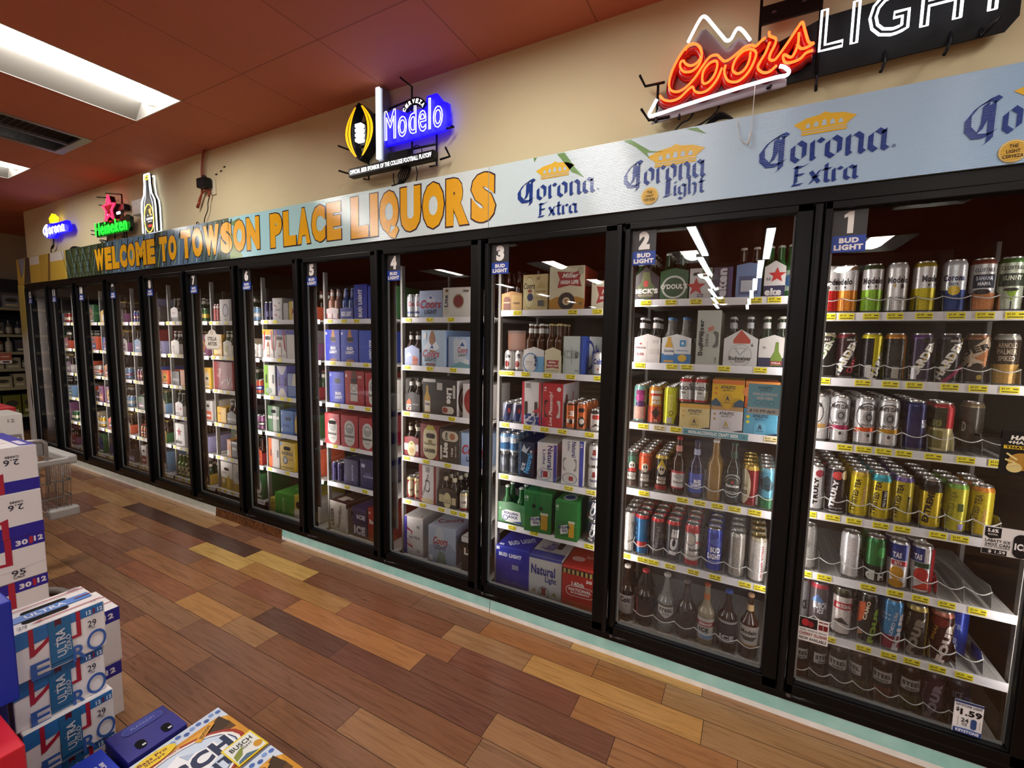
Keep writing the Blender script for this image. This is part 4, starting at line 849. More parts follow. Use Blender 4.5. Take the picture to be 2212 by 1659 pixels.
put_six(2, 2, .16, .297, 'blue and white six-pack with yellow bottle picture', 'dcdedd', [('R', 0, 0, 1, .34, '2f7ab8'), ('P', [(.08, .05), (.42, .05), (.42, .5), (.32, .75), (.3, .9), (.2, .9), (.18, .75), (.08, .5)], 'd6a23a'), ('R', .08, .12, .42, .55, 'd8dadb'), ('R', .08, .12, .42, .3, '3a7ab4'), ('T', 'Corona', .25, .44, .32, .09, '2c3a66', 0, .03), ('R', .62, .58, .82, .8, '3f94c8'), ('T', '6', .72, .7, .08, .1, 'f0f0f0', 0, .04), ('O', .72, .2, .15, .12, 'd8b03a'), ('T', 'CERVEZA SIN ALCOHOL', .72, .45, .4, .05, '3a8ac0')], 'clear', '4a8ac8', None)
put_box(2, 2, .319, .424, .263, 'tall silver carton with sideways lettering', 'bdc0b6', [('T', 'Budweiser', .2, .5, .2, .66, '1c1e20', 90, .04), ('T', 'ZERO', .42, .45, .12, .24, '26282a', 90, .02), ('S', .25, .47, .28, .3, '5a5c58'), ('S', .8, .47, .28, .3, '5a5c58'), ('O', .52, .47, .3, .15, 'b8bbb2'), ('P', [(.5, .6), (.72, .66), (.72, .72), (.48, .68)], 'c86a5a'), ('T', 'Budweiser', .2, .5, .2, .66, '1c1e20', 90, .04), ('T', 'ZERO', .46, .45, .12, .24, '26282a', 90, .02), ('T', '0.0%', .85, .1, .08, .1, '3a3c3a', 90)], lft=[('R', 0, 0, 1, 1, '1a1a1c')])
put_six(2, 2, .442, .583, 'white six-pack with orange red peak', 'd6d6d4', [('P', [(.28, .62), (.78, .62), (.78, .72), (.5, .99), (.28, .72)], 'b8402e'), ('P', [(.3, .5), (.72, .5), (.5, .28)], 'b0b4b4'), ('P', [(.38, .48), (.64, .48), (.5, .34)], 'dcdcda'), ('G', .5, .3, .34, .3, .04, '8a8c8c'), ('T', 'Budweiser', .5, .22, .66, .11, '26282c', 0, .03), ('T', 'ZERO', .5, .13, .3, .05, '5a2a28'), ('T', '6', .84, .58, .07, .09, '3a3c40', 0, .03)], '1c1a1a', 'b8b8b8', 'b0b4b8', hp=.172)
put_six(2, 2, .588, .705, 'white and navy six-pack with green bottle picture', 'd9d5d0', [('R', 0, 0, 1, .3, '262a4c'), ('P', [(.42, .05), (.8, .05), (.8, .3), (.68, .5), (.66, .78), (.56, .78), (.54, .5), (.42, .3)], '6f8a34'), ('R', .42, .08, .8, .2, '9a2a30'), ('T', 'STELLA', .61, .14, .3, .06, 'f0e8e0', 0, .03), ('T', '6x', .2, .62, .1, .07, '5a5a3a')], '1f3020', 'c8c4bc', 'dcdcd8')
put_can(2, 3, .06, 'T19', 'teal can with purple and pink pattern', '6f9a94', [('R', -.4, .74, .5, .86, '8a2a66'), ('O', 0, .65, .45, .1, 'a83a7a'), ('O', .1, .5, .5, .08, '4a2a5c'), ('R', -.6, .1, .6, .43, 'c8988a')], nq=3)
put_can(2, 3, .137, 'T19', 'orange can with cream block lettering', 'c8862e', [('R', -.5, .8, .8, .87, 'd8cfc0'), ('R', -.5, .72, .8, .79, 'b83024'), ('T', 'BEER', .1, .69, .8, .1, 'f0ece0', 0, .06), ('T', 'HUG', .1, .57, .8, .1, 'f0ece0', 0, .06), ('R', -1.4, .05, 1.4, .47, 'a8402a'), ('P', [(-.3, .3), (.1, .45), (.5, .3), (.1, .15)], '3a2a26'), ('T', 'IPA', .1, .1, .3, .06, 'e8d8c8')], nq=3)
put_can(2, 3, .212, 'T19', 'acid yellow green can', 'c9cc2c', [('R', -.2, .3, .2, .8, 'd8d86a'), ('G', .1, .33, .2, .06, .3, '6a6a1c'), ('R', -.3, .08, .2, .22, 'c8c8bc'), ('P', [(.4, .05), (.9, .05), (.9, .2), (.6, .3)], '3a3c20')], nq=3)
def can_pack(d, r, x0, z, look, base, decs, rim, kind='C12', cols=2, rows=3, dy=0, lid='c9c9c6'):
    rr, h = CANS[kind]; me = can_mesh(rr, h, base, decs, rim); lm = lid_mesh(rr, h, lid)
    t = thing('can_pack', f'{look}, {rowname(d, r)} shelf, door {d}', 'can pack', (X0(d) + x0, FRONT + dy, z))
    for i in range(cols):
        for j in range(rows):
            o = link('can', me, t, (rr + i * 2 * rr, rr + j * 2 * rr, 0), random.uniform(-.3, .6)); link('lid', lm, o)
    return t
z3 = 1.195
can_pack(2, 3, .25, z3 + .123, 'silver can pack with red rims on cream cartons', 'c9cccc', [('P', [(-.8, .5), (-.3, .85), (.2, .62), (.6, .8), (.9, .5)], '5a6468'), ('O', 0, .55, .55, .26, 'd8dada'), ('T', 'BUSCH', 0, .58, .95, .16, '20262c', 0, .05), ('T', 'NA', 0, .4, .4, .1, '3a3e44', 0, .03), ('R', -1.9, .05, 1.9, .12, 'a82c30')], 'b03034')
AT = lambda tc, can, band: [('R', 0, .84, 1, 1, band), ('T', 'ATHLETIC', .5, .72, .46, .12, tc, 0, .04), ('T', 'BREWING CO', .5, .6, .32, .06, tc, 0, .02), ('S', .5, .2, .34, .6, can), ('R', .33, 0, .67, .12, can), ('T', 'A', .5, .3, .12, .18, tc, 0, .05), ('T', 'ATHLETIC', .5, .14, .22, .05, tc), ('C', .13, .88, .05, band), ('C', .13, .68, .05, band), ('C', .13, .48, .05, band), ('P', [(.67, 0), (1, 0), (1, .1), (.8, .05)], '20344a')]
put_box(2, 3, .262, .4, .12, 'cream six can carton under the silver cans', 'dcc98c', AT('2c3540', 'd2bb78', 'd8a848'), depth=.2)
put_box(2, 3, .404, .542, .12, 'white six can carton with gold letter A', 'd9d5d8', AT('2a2c3a', 'd0ccd0', 'b8905c') + [('T', 'A', .5, .3, .14, .22, 'b89a3a', 0, .06)], depth=.2)
put_box(2, 3, .546, .684, .12, 'blue six can carton under the turquoise card', '4fa0c0', AT('1d3550', '62aecb', '3f90b4') + [('C', .13, .68, .06, 'd8d02e'), ('C', .13, .48, .06, 'd8d02e')], depth=.2)
put_box(2, 3, .404, .542, .125, 'yellow six can carton with blue mountains', 'dfb41e', AT('22303a', 'cfa428', 'd8742e') + [('P', [(0, 0), (.3, 0), (.3, .1), (.14, .3), (0, .16)], '20506a'), ('P', [(.7, 0), (1, 0), (1, .22), (.88, .3), (.7, .12)], '20506a')], depth=.2, z=z3 + .123)
put_box(2, 3, .546, .684, .125, 'orange six can carton behind the turquoise card', 'd8642a', [('R', 0, .86, 1, 1, 'd88a3a'), ('C', .1, .6, .2, 'e08a4a'), ('T', '10', .1, .1, .1, .1, '4a2018')], depth=.2, z=z3 + .123)
VR = lambda c: [('O', 0, .6, .3, .12, 'c8c0ae'), ('O', -.1, .62, .07, .04, '1c1a1a'), ('O', .12, .62, .07, .04, '1c1a1a'), ('T', 'VOODOO', 0, .38, .8, .09, 'd8d0c4', 0, .04), ('T', 'RANGER', 0, .28, .8, .09, 'd8d0c4', 0, .04), ('R', -.6, .08, .6, .2, c)]
put_can(2, 4, .033, 'T19', 'dark green can with skull face', '20302a', [('R', -1.9, .66, 1.9, .86, '2f5a48')] + VR('4a3a34') + [('P', [(-.4, .45), (.5, .45), (.3, .55), (-.2, .55)], 'a8302e')], '2a3a34', nq=4)
put_can(2, 4, .102, 'T19', 'grey can with orange upper half', '4a4644', [('R', -1.9, .52, 1.9, .88, 'c84a24')] + VR('3a3632') + [('T', 'IPA', .2, .14, .3, .06, 'e0d8c8')], 'c04a28', nq=4)
put_can(2, 4, .186, 'T19', 'black can with gold flames and red base stripe', '201e1c', [('P', [(-.5, .6), (0, .9), (.5, .6), (0, .7)], 'c8b03a')] + VR('8a2a2c'), 'b8a04a', nq=4)
put_bottle(2, 4, .267, .033, .3, 'brown bottle with red and white label', '20100c', 'a02428', 'cfc8c4', 'c8887c', [('R', -1.9, .88, 1.9, 1, 'a82a34'), ('R', -1.9, 0, 1.9, .08, 'a82a34'), ('R', -1.9, 0, -.75, 1, 'a82a34'), ('O', .1, .7, .5, .16, '9a9a98'), ('T', 'Budweiser', .1, .38, 1.0, .14, '4a4440', 0, .02)], lab=(.12, .42))
put_bottle(2, 4, .352, .035, .29, 'cobalt blue bottle with blue label', '10143c', '1a1e4a', '2440a0', 'a8acc8', [('T', 'BUD', .15, .6, .6, .18, 'eceef4', 0, .06), ('T', 'LIGHT', .05, .4, .9, .19, 'eceef4', 0, .06), ('T', 'BEER', .15, .22, .4, .06, 'a8b0d8')], lab=(.1, .44))
put_bottle(2, 4, .436, .036, .305, 'clear bottle of golden beer', '8a6a2c', 'd0ccc4', None, None, [], nq=1)
put_bottle(2, 4, .517, .036, .3, 'dark green bottle with oval black label', '16201a', '1c3a24', '20241f', '2a4a34', [('G', 0, .5, .85, .5, .08, 'b8bab4'), ('G', 0, .5, .62, .36, .06, '9a9c98'), ('*', 0, .66, .09, 'b83a3a'), ('R', -.95, .42, .95, .58, '22261f'), ('T', 'Heineken', 0, .5, 1.1, .13, 'e0e2de', 0, .04), ('T', 'LAGER BEER', 0, .24, .6, .06, 'b8bab4')], lab=(.12, .5))
put_can(2, 4, .593, 'T24', 'red and cream can with gold shoulder', '7a1e22', [('O', -.5, .5, .55, .42, 'd8cfae'), ('T', 'LAGER', -.5, .36, .7, .1, '3a2c22', 0, .04), ('T', 'Yuengling', -.5, .52, .7, .08, '4a3a2c', 0, 0, .3), ('R', .5, .08, .8, .3, 'd8d0c4')], 'b8983a', 'c8b06a', nq=3)
put_can(2, 4, .664, 'T24', 'light blue and green can with drawn fish', '5aa0ba', [('R', -1.9, .05, 1.9, .3, '2c6a44'), ('P', [(-.6, .7), (0, .82), (.5, .6), (.1, .45), (-.4, .5)], '3a5a62'), ('O', .1, .55, .3, .08, '2a4650'), ('R', .6, .06, .9, .25, 'c8ccc8')], '6aa8c0', nq=3)
put_can(2, 5, .03, 'T25', 'white silver can with grey angled frame', 'bdb9b2', [('P', [(-.3, .2), (.6, .3), (.6, .75), (.2, .8), (.35, .55)], '8f8a80'), ('P', [(-.1, .3), (.45, .35), (.45, .7), (.3, .6)], 'bdb9b2')], nq=4)
put_can(2, 5, .101, 'T25', 'blue can with red shoulder and red block', '2a6a9a', [('R', -.5, .2, .5, .34, 'b83a38'), ('T', 'LITE', -.6, .55, .3, .5, '1c2c40', 90, .04)], 'b83438', nq=4)
put_can(2, 5, .182, 'T25', 'grey can with red rim and slanted dark letters', '4a4648', [('T', 'Natural', -.05, .5, .36, .6, '8a8688', 84, .04), ('T', 'ICE', .45, .5, .3, .26, '7a7678', 84, .05)], 'b83034', nq=4)
put_can(2, 5, .26, 'T25', 'charcoal can with red rim and huge white letters', '33363c', [('T', 'ICE', .1, .5, .62, .62, 'ececec', 84, .07)], 'b42c30', nq=4)
put_can(2, 5, .352, 'T25', 'white and red can with eagle crest', 'c9c2b8', [('R', -1.9, .05, 1.9, .17, 'a82a2c'), ('R', -1.9, .8, 1.9, .9, 'b02c30'), ('G', -.15, .66, .5, .16, .2, '8a8c90'), ('P', [(.2, .6), (.8, .62), (.6, .54)], 'b83a3c'), ('T', 'Budweiser', .3, .42, 1.0, .08, '1c1c20', 0, .04), ('R', -.5, .22, .6, .3, 'a8a098')], 'b02c30', nq=4)
put_can(2, 5, .455, 'T25', 'royal blue can with white lettering', '26379a', [('P', [(-.5, .7), (.4, .82), (.7, .6), (0, .62)], '4a62b8'), ('T', 'BUD', .1, .52, .8, .13, 'e8eaf2', 0, .07), ('T', 'LIGHT', .05, .37, 1.1, .13, 'e8eaf2', 0, .07), ('R', -.4, .24, .6, .28, '6a7cc8')], '2e4aa8', nq=3)
put_can(2, 5, .555, 'T25', 'plain silver can with small label block', '9c968e', [('R', -.7, .25, -.3, .4, 'c8c4be')], 'a8a49c', nq=3)
put_can(2, 5, .645, 'T25', 'white can with red vertical lettering', 'd0ccc6', [('T', 'STELLA ARTOIS', .35, .48, .17, .7, 'a02c34', -90, .03), ('R', -.5, .3, -.35, .6, 'b8b0a8')], 'b8ae98', 'b8a878', nq=3)
put_bottle(2, 6, .033, .042, .305, 'dark forty ounce bottle with white label and white cap', '251914', 'c8c0b8', 'bdb6ae', None, [('T', 'Colt', -.1, .76, .85, .3, '1c1a1c', 0, .05), ('T', '45', .05, .42, .2, .14, '8a8480')], lab=(.14, .48), capr=.018, sh=.5, nk=.75, nq=1)
put_bottle(2, 6, .13, .042, .305, 'dark forty ounce bottle with red cap', '28201c', 'b8303a', '3a2a26', None, [('R', -1.9, 0, -.6, 1, '9a3a3c')], lab=(.14, .48), capr=.018, sh=.5, nk=.75, nq=1)
put_bottle(2, 6, .242, .046, .31, 'clear forty ounce bottle with pale shield label', 'clear_bottle', 'c8c4c0', '4a423c', None, [('P', [(-.6, .9), (.6, .9), (.6, .5), (0, .2), (-.6, .5)], 'c8c2ba'), ('T', 'STEEL', 0, .68, 1.0, .2, '23201e', 0, .05), ('T', 'RESERVE', 0, .45, .5, .08, '23201e')], lab=(.2, .5), capr=.018, sh=.48, nk=.78)
put_bottle(2, 6, .342, .045, .3, 'plain brown forty ounce bottle', '2a1c16', '6a6058', None, None, [], capr=.017, sh=.5, nk=.78)
put_bottle(2, 6, .438, .041, .315, 'clear bottle with red and white label and orange neck', '9a8f78', 'a84830', 'cac4bc', 'b86a3a', [('R', -1.9, .62, 1.9, .84, '9a2c2c'), ('T', 'SMIRNOFF', 0, .73, 1.0, .13, 'f0e8e4', 0, .04), ('T', 'ICE', -.1, .46, .7, .2, '23262c', 0, .06), ('O', .1, .16, .5, .14, '8ab0d0')], lab=(.1, .45), sh=.48, nk=.7)
put_bottle(2, 6, .537, .044, .305, 'brown forty ounce bottle with blue cap and black label', '2b1a12', '3a58a8', '2c2a2e', None, [('R', -1.9, .9, 1.9, 1, 'a8a8a8'), ('R', -.8, .45, .8, .8, '3a3438'), ('T', 'ICE', 0, .24, 1.0, .22, 'c8c6c8', 0, .06), ('R', -1.9, 0, 1.9, .05, '9a9a9a')], lab=(.16, .52), capr=.017, sh=.52, nk=.78)
put_bottle(2, 6, .633, .042, .315, 'amber bottle with gold collar and white label', '3a1e10', 'b8906a', 'bdb5ac', 'c8a878', [('T', 'Modelo', 0, .72, 1.1, .2, '26221f', 0, .04), ('P', [(-.6, .5), (.6, .5), (.3, .3), (-.3, .3)], '4a423a'), ('R', -1.9, .02, 1.9, .1, 'a87c4a')], lab=(.2, .52), sh=.5, nk=.7)
# ---------------- door 3
put_six(3, 1, .002, .138, 'brown and tan six-pack', 'b98a4e', [('R', .5, 0, 1, .8, 'c8a468'), ('P', [(.1, .05), (.45, .05), (.45, .55), (.36, .72), (.16, .72), (.1, .55)], '6a3418'), ('T', 'BANQUET', .28, .42, .34, .08, 'e0c89a', 0, .03), ('T', 'THE STUBBY BOTTLE', .74, .38, .34, .1, '4a3018', 0, .03)], '2a1408', '2a1c14', None, hs=.1, hp=.115)
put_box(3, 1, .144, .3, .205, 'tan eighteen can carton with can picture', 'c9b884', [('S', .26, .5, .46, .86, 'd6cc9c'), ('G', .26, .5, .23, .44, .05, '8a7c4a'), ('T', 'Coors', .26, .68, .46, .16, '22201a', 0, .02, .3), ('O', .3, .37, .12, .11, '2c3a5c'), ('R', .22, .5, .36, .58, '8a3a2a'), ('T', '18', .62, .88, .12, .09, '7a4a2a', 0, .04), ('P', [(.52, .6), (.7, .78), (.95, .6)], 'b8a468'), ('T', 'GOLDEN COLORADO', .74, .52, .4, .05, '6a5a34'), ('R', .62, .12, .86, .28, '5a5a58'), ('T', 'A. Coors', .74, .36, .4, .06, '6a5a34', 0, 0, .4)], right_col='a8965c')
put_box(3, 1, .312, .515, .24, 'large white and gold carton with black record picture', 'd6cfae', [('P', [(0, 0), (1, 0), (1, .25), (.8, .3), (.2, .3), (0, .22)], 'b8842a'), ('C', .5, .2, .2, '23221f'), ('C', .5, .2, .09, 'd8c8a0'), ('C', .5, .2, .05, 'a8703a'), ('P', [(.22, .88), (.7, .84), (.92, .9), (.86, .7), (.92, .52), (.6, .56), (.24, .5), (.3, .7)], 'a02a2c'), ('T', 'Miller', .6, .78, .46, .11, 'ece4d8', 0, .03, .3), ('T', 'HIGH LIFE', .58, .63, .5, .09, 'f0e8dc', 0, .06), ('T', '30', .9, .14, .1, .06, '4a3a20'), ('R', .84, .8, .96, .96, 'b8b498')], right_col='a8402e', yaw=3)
put_box(3, 1, .556, .7, .152, 'cream carton with red ribbon badge at the right frame', 'd9d2b8', [('P', [(.2, .8), (.9, .74), (.98, .8), (.98, .2), (.6, .3), (.2, .2), (.3, .5)], 'a83a34'), ('T', 'Miller', .65, .6, .5, .16, 'ece4d8', 0, .03, .3), ('T', 'HIGH LIFE', .62, .4, .56, .12, 'f0e8dc', 0, .06), ('T', '6', .12, .9, .06, .1, '5a4a2a')])
put_box(3, 2, .02, .142, .12, 'amber bottle carton high on the short white cans', '6f3f1e', [('R', 0, .85, 1, 1, '4a2814')], z=1.43 + .122, y0=.24)
for i, (x, lk) in enumerate(((.05, 'left of two short white cans with red circle'), (.119, 'right of two short white cans with red circle'))):
    put_can(3, 2, x, 'C12', lk, 'd3d0cc', [('T', 'Lite', .05, .74, .6, .2, '1f2434', 90 if i else 0, .05), ('O', -.05, .35, .3, .16, '7a2a2a'), ('R', -.3, .1, .3, .15, '9a9a98')], rot=-25, nq=2)
put_six(3, 2, .156, .287, 'white and sky blue six-pack with wheat ring', 'dad7d2', [('R', .6, 0, 1, .62, '6fa8d0'), ('G', .36, .36, .38, .4, .12, '5a8ab8'), ('O', .33, .36, .3, .32, 'd8d6d2'), ('T', 'Miller64', .28, .4, .34, .08, '7a6a4a', 0, 0, .3), ('T', 'Extra Light', .3, .3, .34, .07, '8a7a5a', 0, 0, .3), ('O', .62, .45, .05, .07, '2a3a5a'), ('O', .6, .3, .05, .07, '2a3a5a'), ('O', .58, .58, .05, .07, '2a3a5a')], '4a2a14', 'dcdcda', 'd8d8d4', bh=.05)
put_six(3, 2, .292, .39, 'cream six-pack with red ribbon badge', 'd8d2ae', [('P', [(.12, .5), (.88, .5), (.84, .36), (.9, .18), (.5, .22), (.1, .18), (.16, .36)], 'a83830'), ('T', 'Miller', .5, .42, .5, .09, 'ece4d8', 0, .03, .3), ('T', 'HIGH LIFE', .5, .29, .66, .07, 'f0e8dc', 0, .06), ('T', 'The Champagne of Beers', .5, .1, .8, .05, '4a3a20', 0, 0, .3)], '4a2a14', 'c8b87a', None, bh=.05)
put_box(3, 2, .4, .52, .212, 'white and blue carton with narrow slot', 'c9d4ce', [('R', .88, 0, 1, 1, '2c4a98'), ('S', .45, .52, .8, .22, 'a8b0ac'), ('T', '18', .28, .52, .24, .12, 'd0d8d4', 0, .04), ('T', 'Colt', .72, .5, .16, .16, '28302e', -90, .05), ('L', .46, .25, .46, .72, .002, '3a403e'), ('T', '18 CANS', .75, .1, .2, .06, '5a6460')], rgt=[('R', 0, 0, .3, 1, '2c4a98'), ('R', .3, 0, 1, 1, 'cdd4d2'), ('G', .3, .5, .26, .4, .2, '2c3a90'), ('T', 'olt', .6, .55, .34, .44, '2c3a90', 0, .07)], yaw=-8)
put_can(3, 2, .6, 'C12', 'short white can with blue lettering', 'd3d4d4', [('T', 'Colt', -.05, .62, .85, .26, '2c3a80', 0, .06), ('O', 0, .28, .08, .06, 'a8603a')], nq=2)
put_can(3, 2, .668, 'C12', 'short white can beside the right frame', 'cfd0d0', [('T', 'Colt', -.2, .62, .85, .26, '2c3a80', 0, .06)], nq=2)
for i, (x, lk) in enumerate(((.042, 'silver and navy can left of its pair'), (.11, 'silver and navy can right of its pair'))):
    put_can(3, 3, x, 'C12', lk, '8a90a0', [('P', [(-.6, .1), (.2, .1), (.7, .9), (-.1, .9)], '222a4c'), ('O', .2, .6, .16, .12, 'b03a44')], nq=3)
put_box(3, 3, .152, .276, .255, 'white carton with red edges and blue rosette', 'd6d2d0', [('R', 0, 0, .12, 1, 'b8283c'), ('R', .88, 0, 1, 1, 'b8283c'), ('S', .22, .38, .16, .34, '1c1618'), ('S', .74, .38, .16, .34, '2a2628'), ('P', [(.55, .3), (.88, .3), (.88, .42), (.7, .36)], 'b03040'), ('O', .42, .14, .24, .13, '26386e'), ('P', [(.7, .02), (.95, .02), (.86, .12), (.95, .2), (.7, .2), (.76, .12)], '26386e'), ('T', 'Pabst', .42, .18, .34, .06, 'e8e4e0', 40, .04), ('T', 'Blue Ribbon', .42, .1, .36, .05, 'e8e4e0', 0, .03), ('R', .2, .86, .4, .97, '8a8a88')])
put_box(3, 3, .284, .41, .255, 'bright red carton with vertical white handwriting', 'bb2631', [('S', .2, .42, .18, .4, '2a1416'), ('S', .8, .42, .18, .4, 'd0c4c0'), ('O', .48, .42, .34, .22, 'b02430'), ('T', 'Live Pleasantly!', .45, .42, .22, .78, 'f0dcd8', 90, .02, .3), ('T', '12', .14, .87, .1, .1, 'f0e8e4', 90, .05), ('C', .82, .87, .05, 'f0e8e4')], right_col='d2cccc', rgt=[('R', .02, .02, .98, .98, 'd0cacc'), ('P', [(.1, .1), (.3, .1), (.32, .5), (.26, .75), (.16, .75), (.1, .5)], '5a1a1c'), ('T', 'NATIONAL', .6, .5, .1, .6, 'a82a34', 90, .04)])
OC = [('T', 'boh', .1, .6, .7, .2, 'f0e4d8', 84, .05), ('R', -.5, .25, .5, .4, 'e0d8cc'), ('O', .05, .3, .2, .1, '2a1c18'), ('R', -1.9, .9, 1.9, .95, '3a201a')]
put_can(3, 3, .452, 'S12', 'slim orange can with dark swirl', 'c8642a', OC, 'b85a28', nq=3)
put_can(3, 3, .516, 'S12', 'slim orange can with black oval plate', 'c8622a', [('S', 0, .75, .8, .16, '1f1c1a'), ('O', 0, .32, .45, .2, '22201e'), ('O', .05, .34, .28, .1, 'd8d0c4')], 'b85a28', nq=3)
put_can(3, 3, .598, 'C12', 'short white can with red badge and dark rim', 'cfcac4', [('S', .05, .68, .9, .2, 'a8342e'), ('P', [(-.5, .2), (0, .4), (.6, .2), (.1, .3)], '2a2420'), ('R', -1.9, .9, 1.9, .94, '2c2a26')], '2c2a26', nq=3)
put_can(3, 3, .67, 'C12', 'short white can half behind the right frame', 'cfcac4', [('S', .05, .68, .9, .2, 'a8342e')], '2c2a26', nq=3)
can_pack(3, 4, -.006, .795, 'black can pack below silver cans', '4c5058', [('O', 0, .6, .4, .2, '6a7078')], '3a3e46', cols=2)
can_pack(3, 4, -.006, .795 + .125, 'silver blue can pack upon black cans', 'aab2bc', [('P', [(-.8, .2), (.9, .2), (.9, .6), (-.8, .5)], '30608a'), ('T', 'ICE', .1, .66, .6, .2, 'e8ecf0', 0, .06)], '6a90b8', cols=2)
NAT = lambda c, sub, wt='25366e': [('T', 'Natural', .66, .62, .26, .62, wt, -90, .03), ('T', sub, .34, .62, .18, .4, wt, -90, .02)]
put_box(3, 4, .135, .24, .215, 'black and blue carton with eagle', '1d2230', [('L', .12, .02, .12, .98, .003, '3f86c0'), ('T', 'Natural', .62, .4, .34, .56, '4f9ad0', 78, .05), ('T', 'ICE', .32, .3, .2, .22, 'c8d0d8', 78, .05), ('P', [(.2, .75), (.35, .95), (.5, .8), (.75, .9), (.5, .68)], 'a8b0b4'), ('T', '18', .8, .74, .14, .08, 'd8dce0', 90, .04)], yaw=3, right_col='242a3c')
put_box(3, 4, .262, .382, .228, 'white and navy carton with small red bird', 'd9d7d3', NAT(0, 'Light') + [('R', .84, 0, 1, .96, '2b3f94'), ('G', .38, .18, .36, .16, .08, '7a8288'), ('R', .32, .1, .56, .26, '9a3034'), ('T', 'Natural', .26, .18, .12, .2, '2b3f94', -90, .03)], right_col='b9bbc6', yaw=6, top=[('R', 0, 0, 1, .3, 'c8c8c4')])
put_box(3, 4, .414, .545, .262, 'taller white and navy carton with oval handles', 'd9d7d3', [('T', 'Natural', .56, .8, .2, .34, '25366e', -90, .03), ('T', 'Light', .3, .86, .14, .2, '25366e', -90, .02), ('R', .82, 0, 1, 1, '2b3fa0'), ('S', .16, .46, .16, .28, '8a8a84'), ('S', .62, .46, .16, .28, '8a8a84'), ('O', .38, .46, .28, .15, 'd6d4d0'), ('G', .4, .15, .34, .12, .1, '6a7278'), ('R', .36, .1, .56, .2, '9a3034'), ('T', '12', .9, .9, .1, .08, 'e8e8f0', -90, .04)])
for i, zz in enumerate((.795, .795 + .125)):
    put_can(3, 4, .598, 'C12', ('lower', 'upper')[i] + ' of two stacked white cans with red bird', 'd3d1cd', [('T', 'Natural', 0, .4, .8, .14, '2c3a70', 0, .03), ('P', [(-.2, .55), (.2, .55), (.15, .8), (-.1, .8)], '8a3434')], nq=2, z=zz)
    put_can(3, 4, .668, 'C12', ('lower', 'upper')[i] + ' white can at the right frame', 'd3d1cd', [('T', 'Natural', 0, .4, .8, .14, '2c3a70', 0, .03)], nq=1, z=zz)
put_six(3, 5, .0, .192, 'green six-pack with white painted badge', '2f6a3a', [('P', [(.16, .2), (.3, .08), (.8, .06), (.84, .2), (.8, .6), (.3, .62), (.14, .5)], 'dfe2de'), ('T', 'ROLLING', .48, .48, .5, .12, '26306a', 0, .06), ('T', 'ROCK', .56, .32, .34, .12, '26306a', 0, .06), ('G', .28, .26, .1, .12, .3, '3a488a'), ('P', [(.5, .1), (.86, .2), (.84, .08)], '2f3f8a'), ('T', '6', .08, .64, .05, .06, 'e8ece8')], '1f5a2c', 'd0d2cc', None, hs=.128, hp=.14, nb=2)
RR = lambda b: [('P', b, '2c6a34'), ('R', .62, .1, .86, .5, 'd0a22e'), ('R', .6, .46, .88, .52, 'e0dcc8'), ('P', [(.26, .14), (.6, .2), (.56, .42), (.24, .36)], 'dcded8'), ('T', 'ROLLING', .42, .34, .3, .07, '28326a', 10, .06), ('T', 'ROCK', .46, .25, .22, .07, '28326a', 0, .06), ('T', '18', .1, .86, .12, .08, 'e0e8dc', 0, .05), ('T', 'CANS', .1, .78, .12, .03, 'c8d8c4')]
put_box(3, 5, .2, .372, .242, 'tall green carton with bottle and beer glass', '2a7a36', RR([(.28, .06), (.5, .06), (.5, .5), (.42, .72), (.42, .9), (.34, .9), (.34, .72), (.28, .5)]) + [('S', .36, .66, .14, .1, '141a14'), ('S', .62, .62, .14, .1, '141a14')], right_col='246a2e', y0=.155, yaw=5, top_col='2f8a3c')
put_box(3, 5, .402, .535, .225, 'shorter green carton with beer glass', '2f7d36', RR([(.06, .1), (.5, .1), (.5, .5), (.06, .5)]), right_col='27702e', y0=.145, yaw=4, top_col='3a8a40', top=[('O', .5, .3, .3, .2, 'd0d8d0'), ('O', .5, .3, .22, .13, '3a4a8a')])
for i, zz in enumerate((.484, .484 + .125)):
    put_can(3, 5, .602, 'C12', ('lower', 'upper')[i] + ' of two stacked navy cans with slanted letters', '303646', [('T', 'ICE', 0, .5, .6, .8, 'e6e6e8', 74, .07), ('R', .6, .1, 1.2, .9, '20263a'), ('R', -.8, .1, -.5, .4, 'a83040')], nq=2, z=zz)
    put_can(3, 5, .672, 'C12', ('lower', 'upper')[i] + ' navy can at the right frame', '303646', [('T', 'ICE', 0, .5, .6, .8, 'e6e6e8', 74, .07)], nq=1, z=zz)
put_box(3, 6, .0, .226, .25, 'deep blue thirty can carton', '26329c', [('R', .06, .66, .82, .92, '2a3aa8'), ('T', 'BUD LIGHT', .44, .8, .68, .1, 'e8eaf4', 0, .07), ('R', .5, .46, .7, .58, '9a9cb8'), ('T', '30', .07, .94, .1, .08, 'e8eaf4', 0, .05), ('P', [(.1, .1), (.25, .2), (.4, .08)], '3a4aa0'), ('P', [(.5, .1), (.65, .2), (.8, .08)], '3a4aa0')], y0=.172, top=[('T', 'BUD LIGHT', .6, .3, .5, .16, 'c8cce8', 40, .06), ('R', .06, .04, .2, .1, 'd0d4ea')], depth=.36, yaw=3)
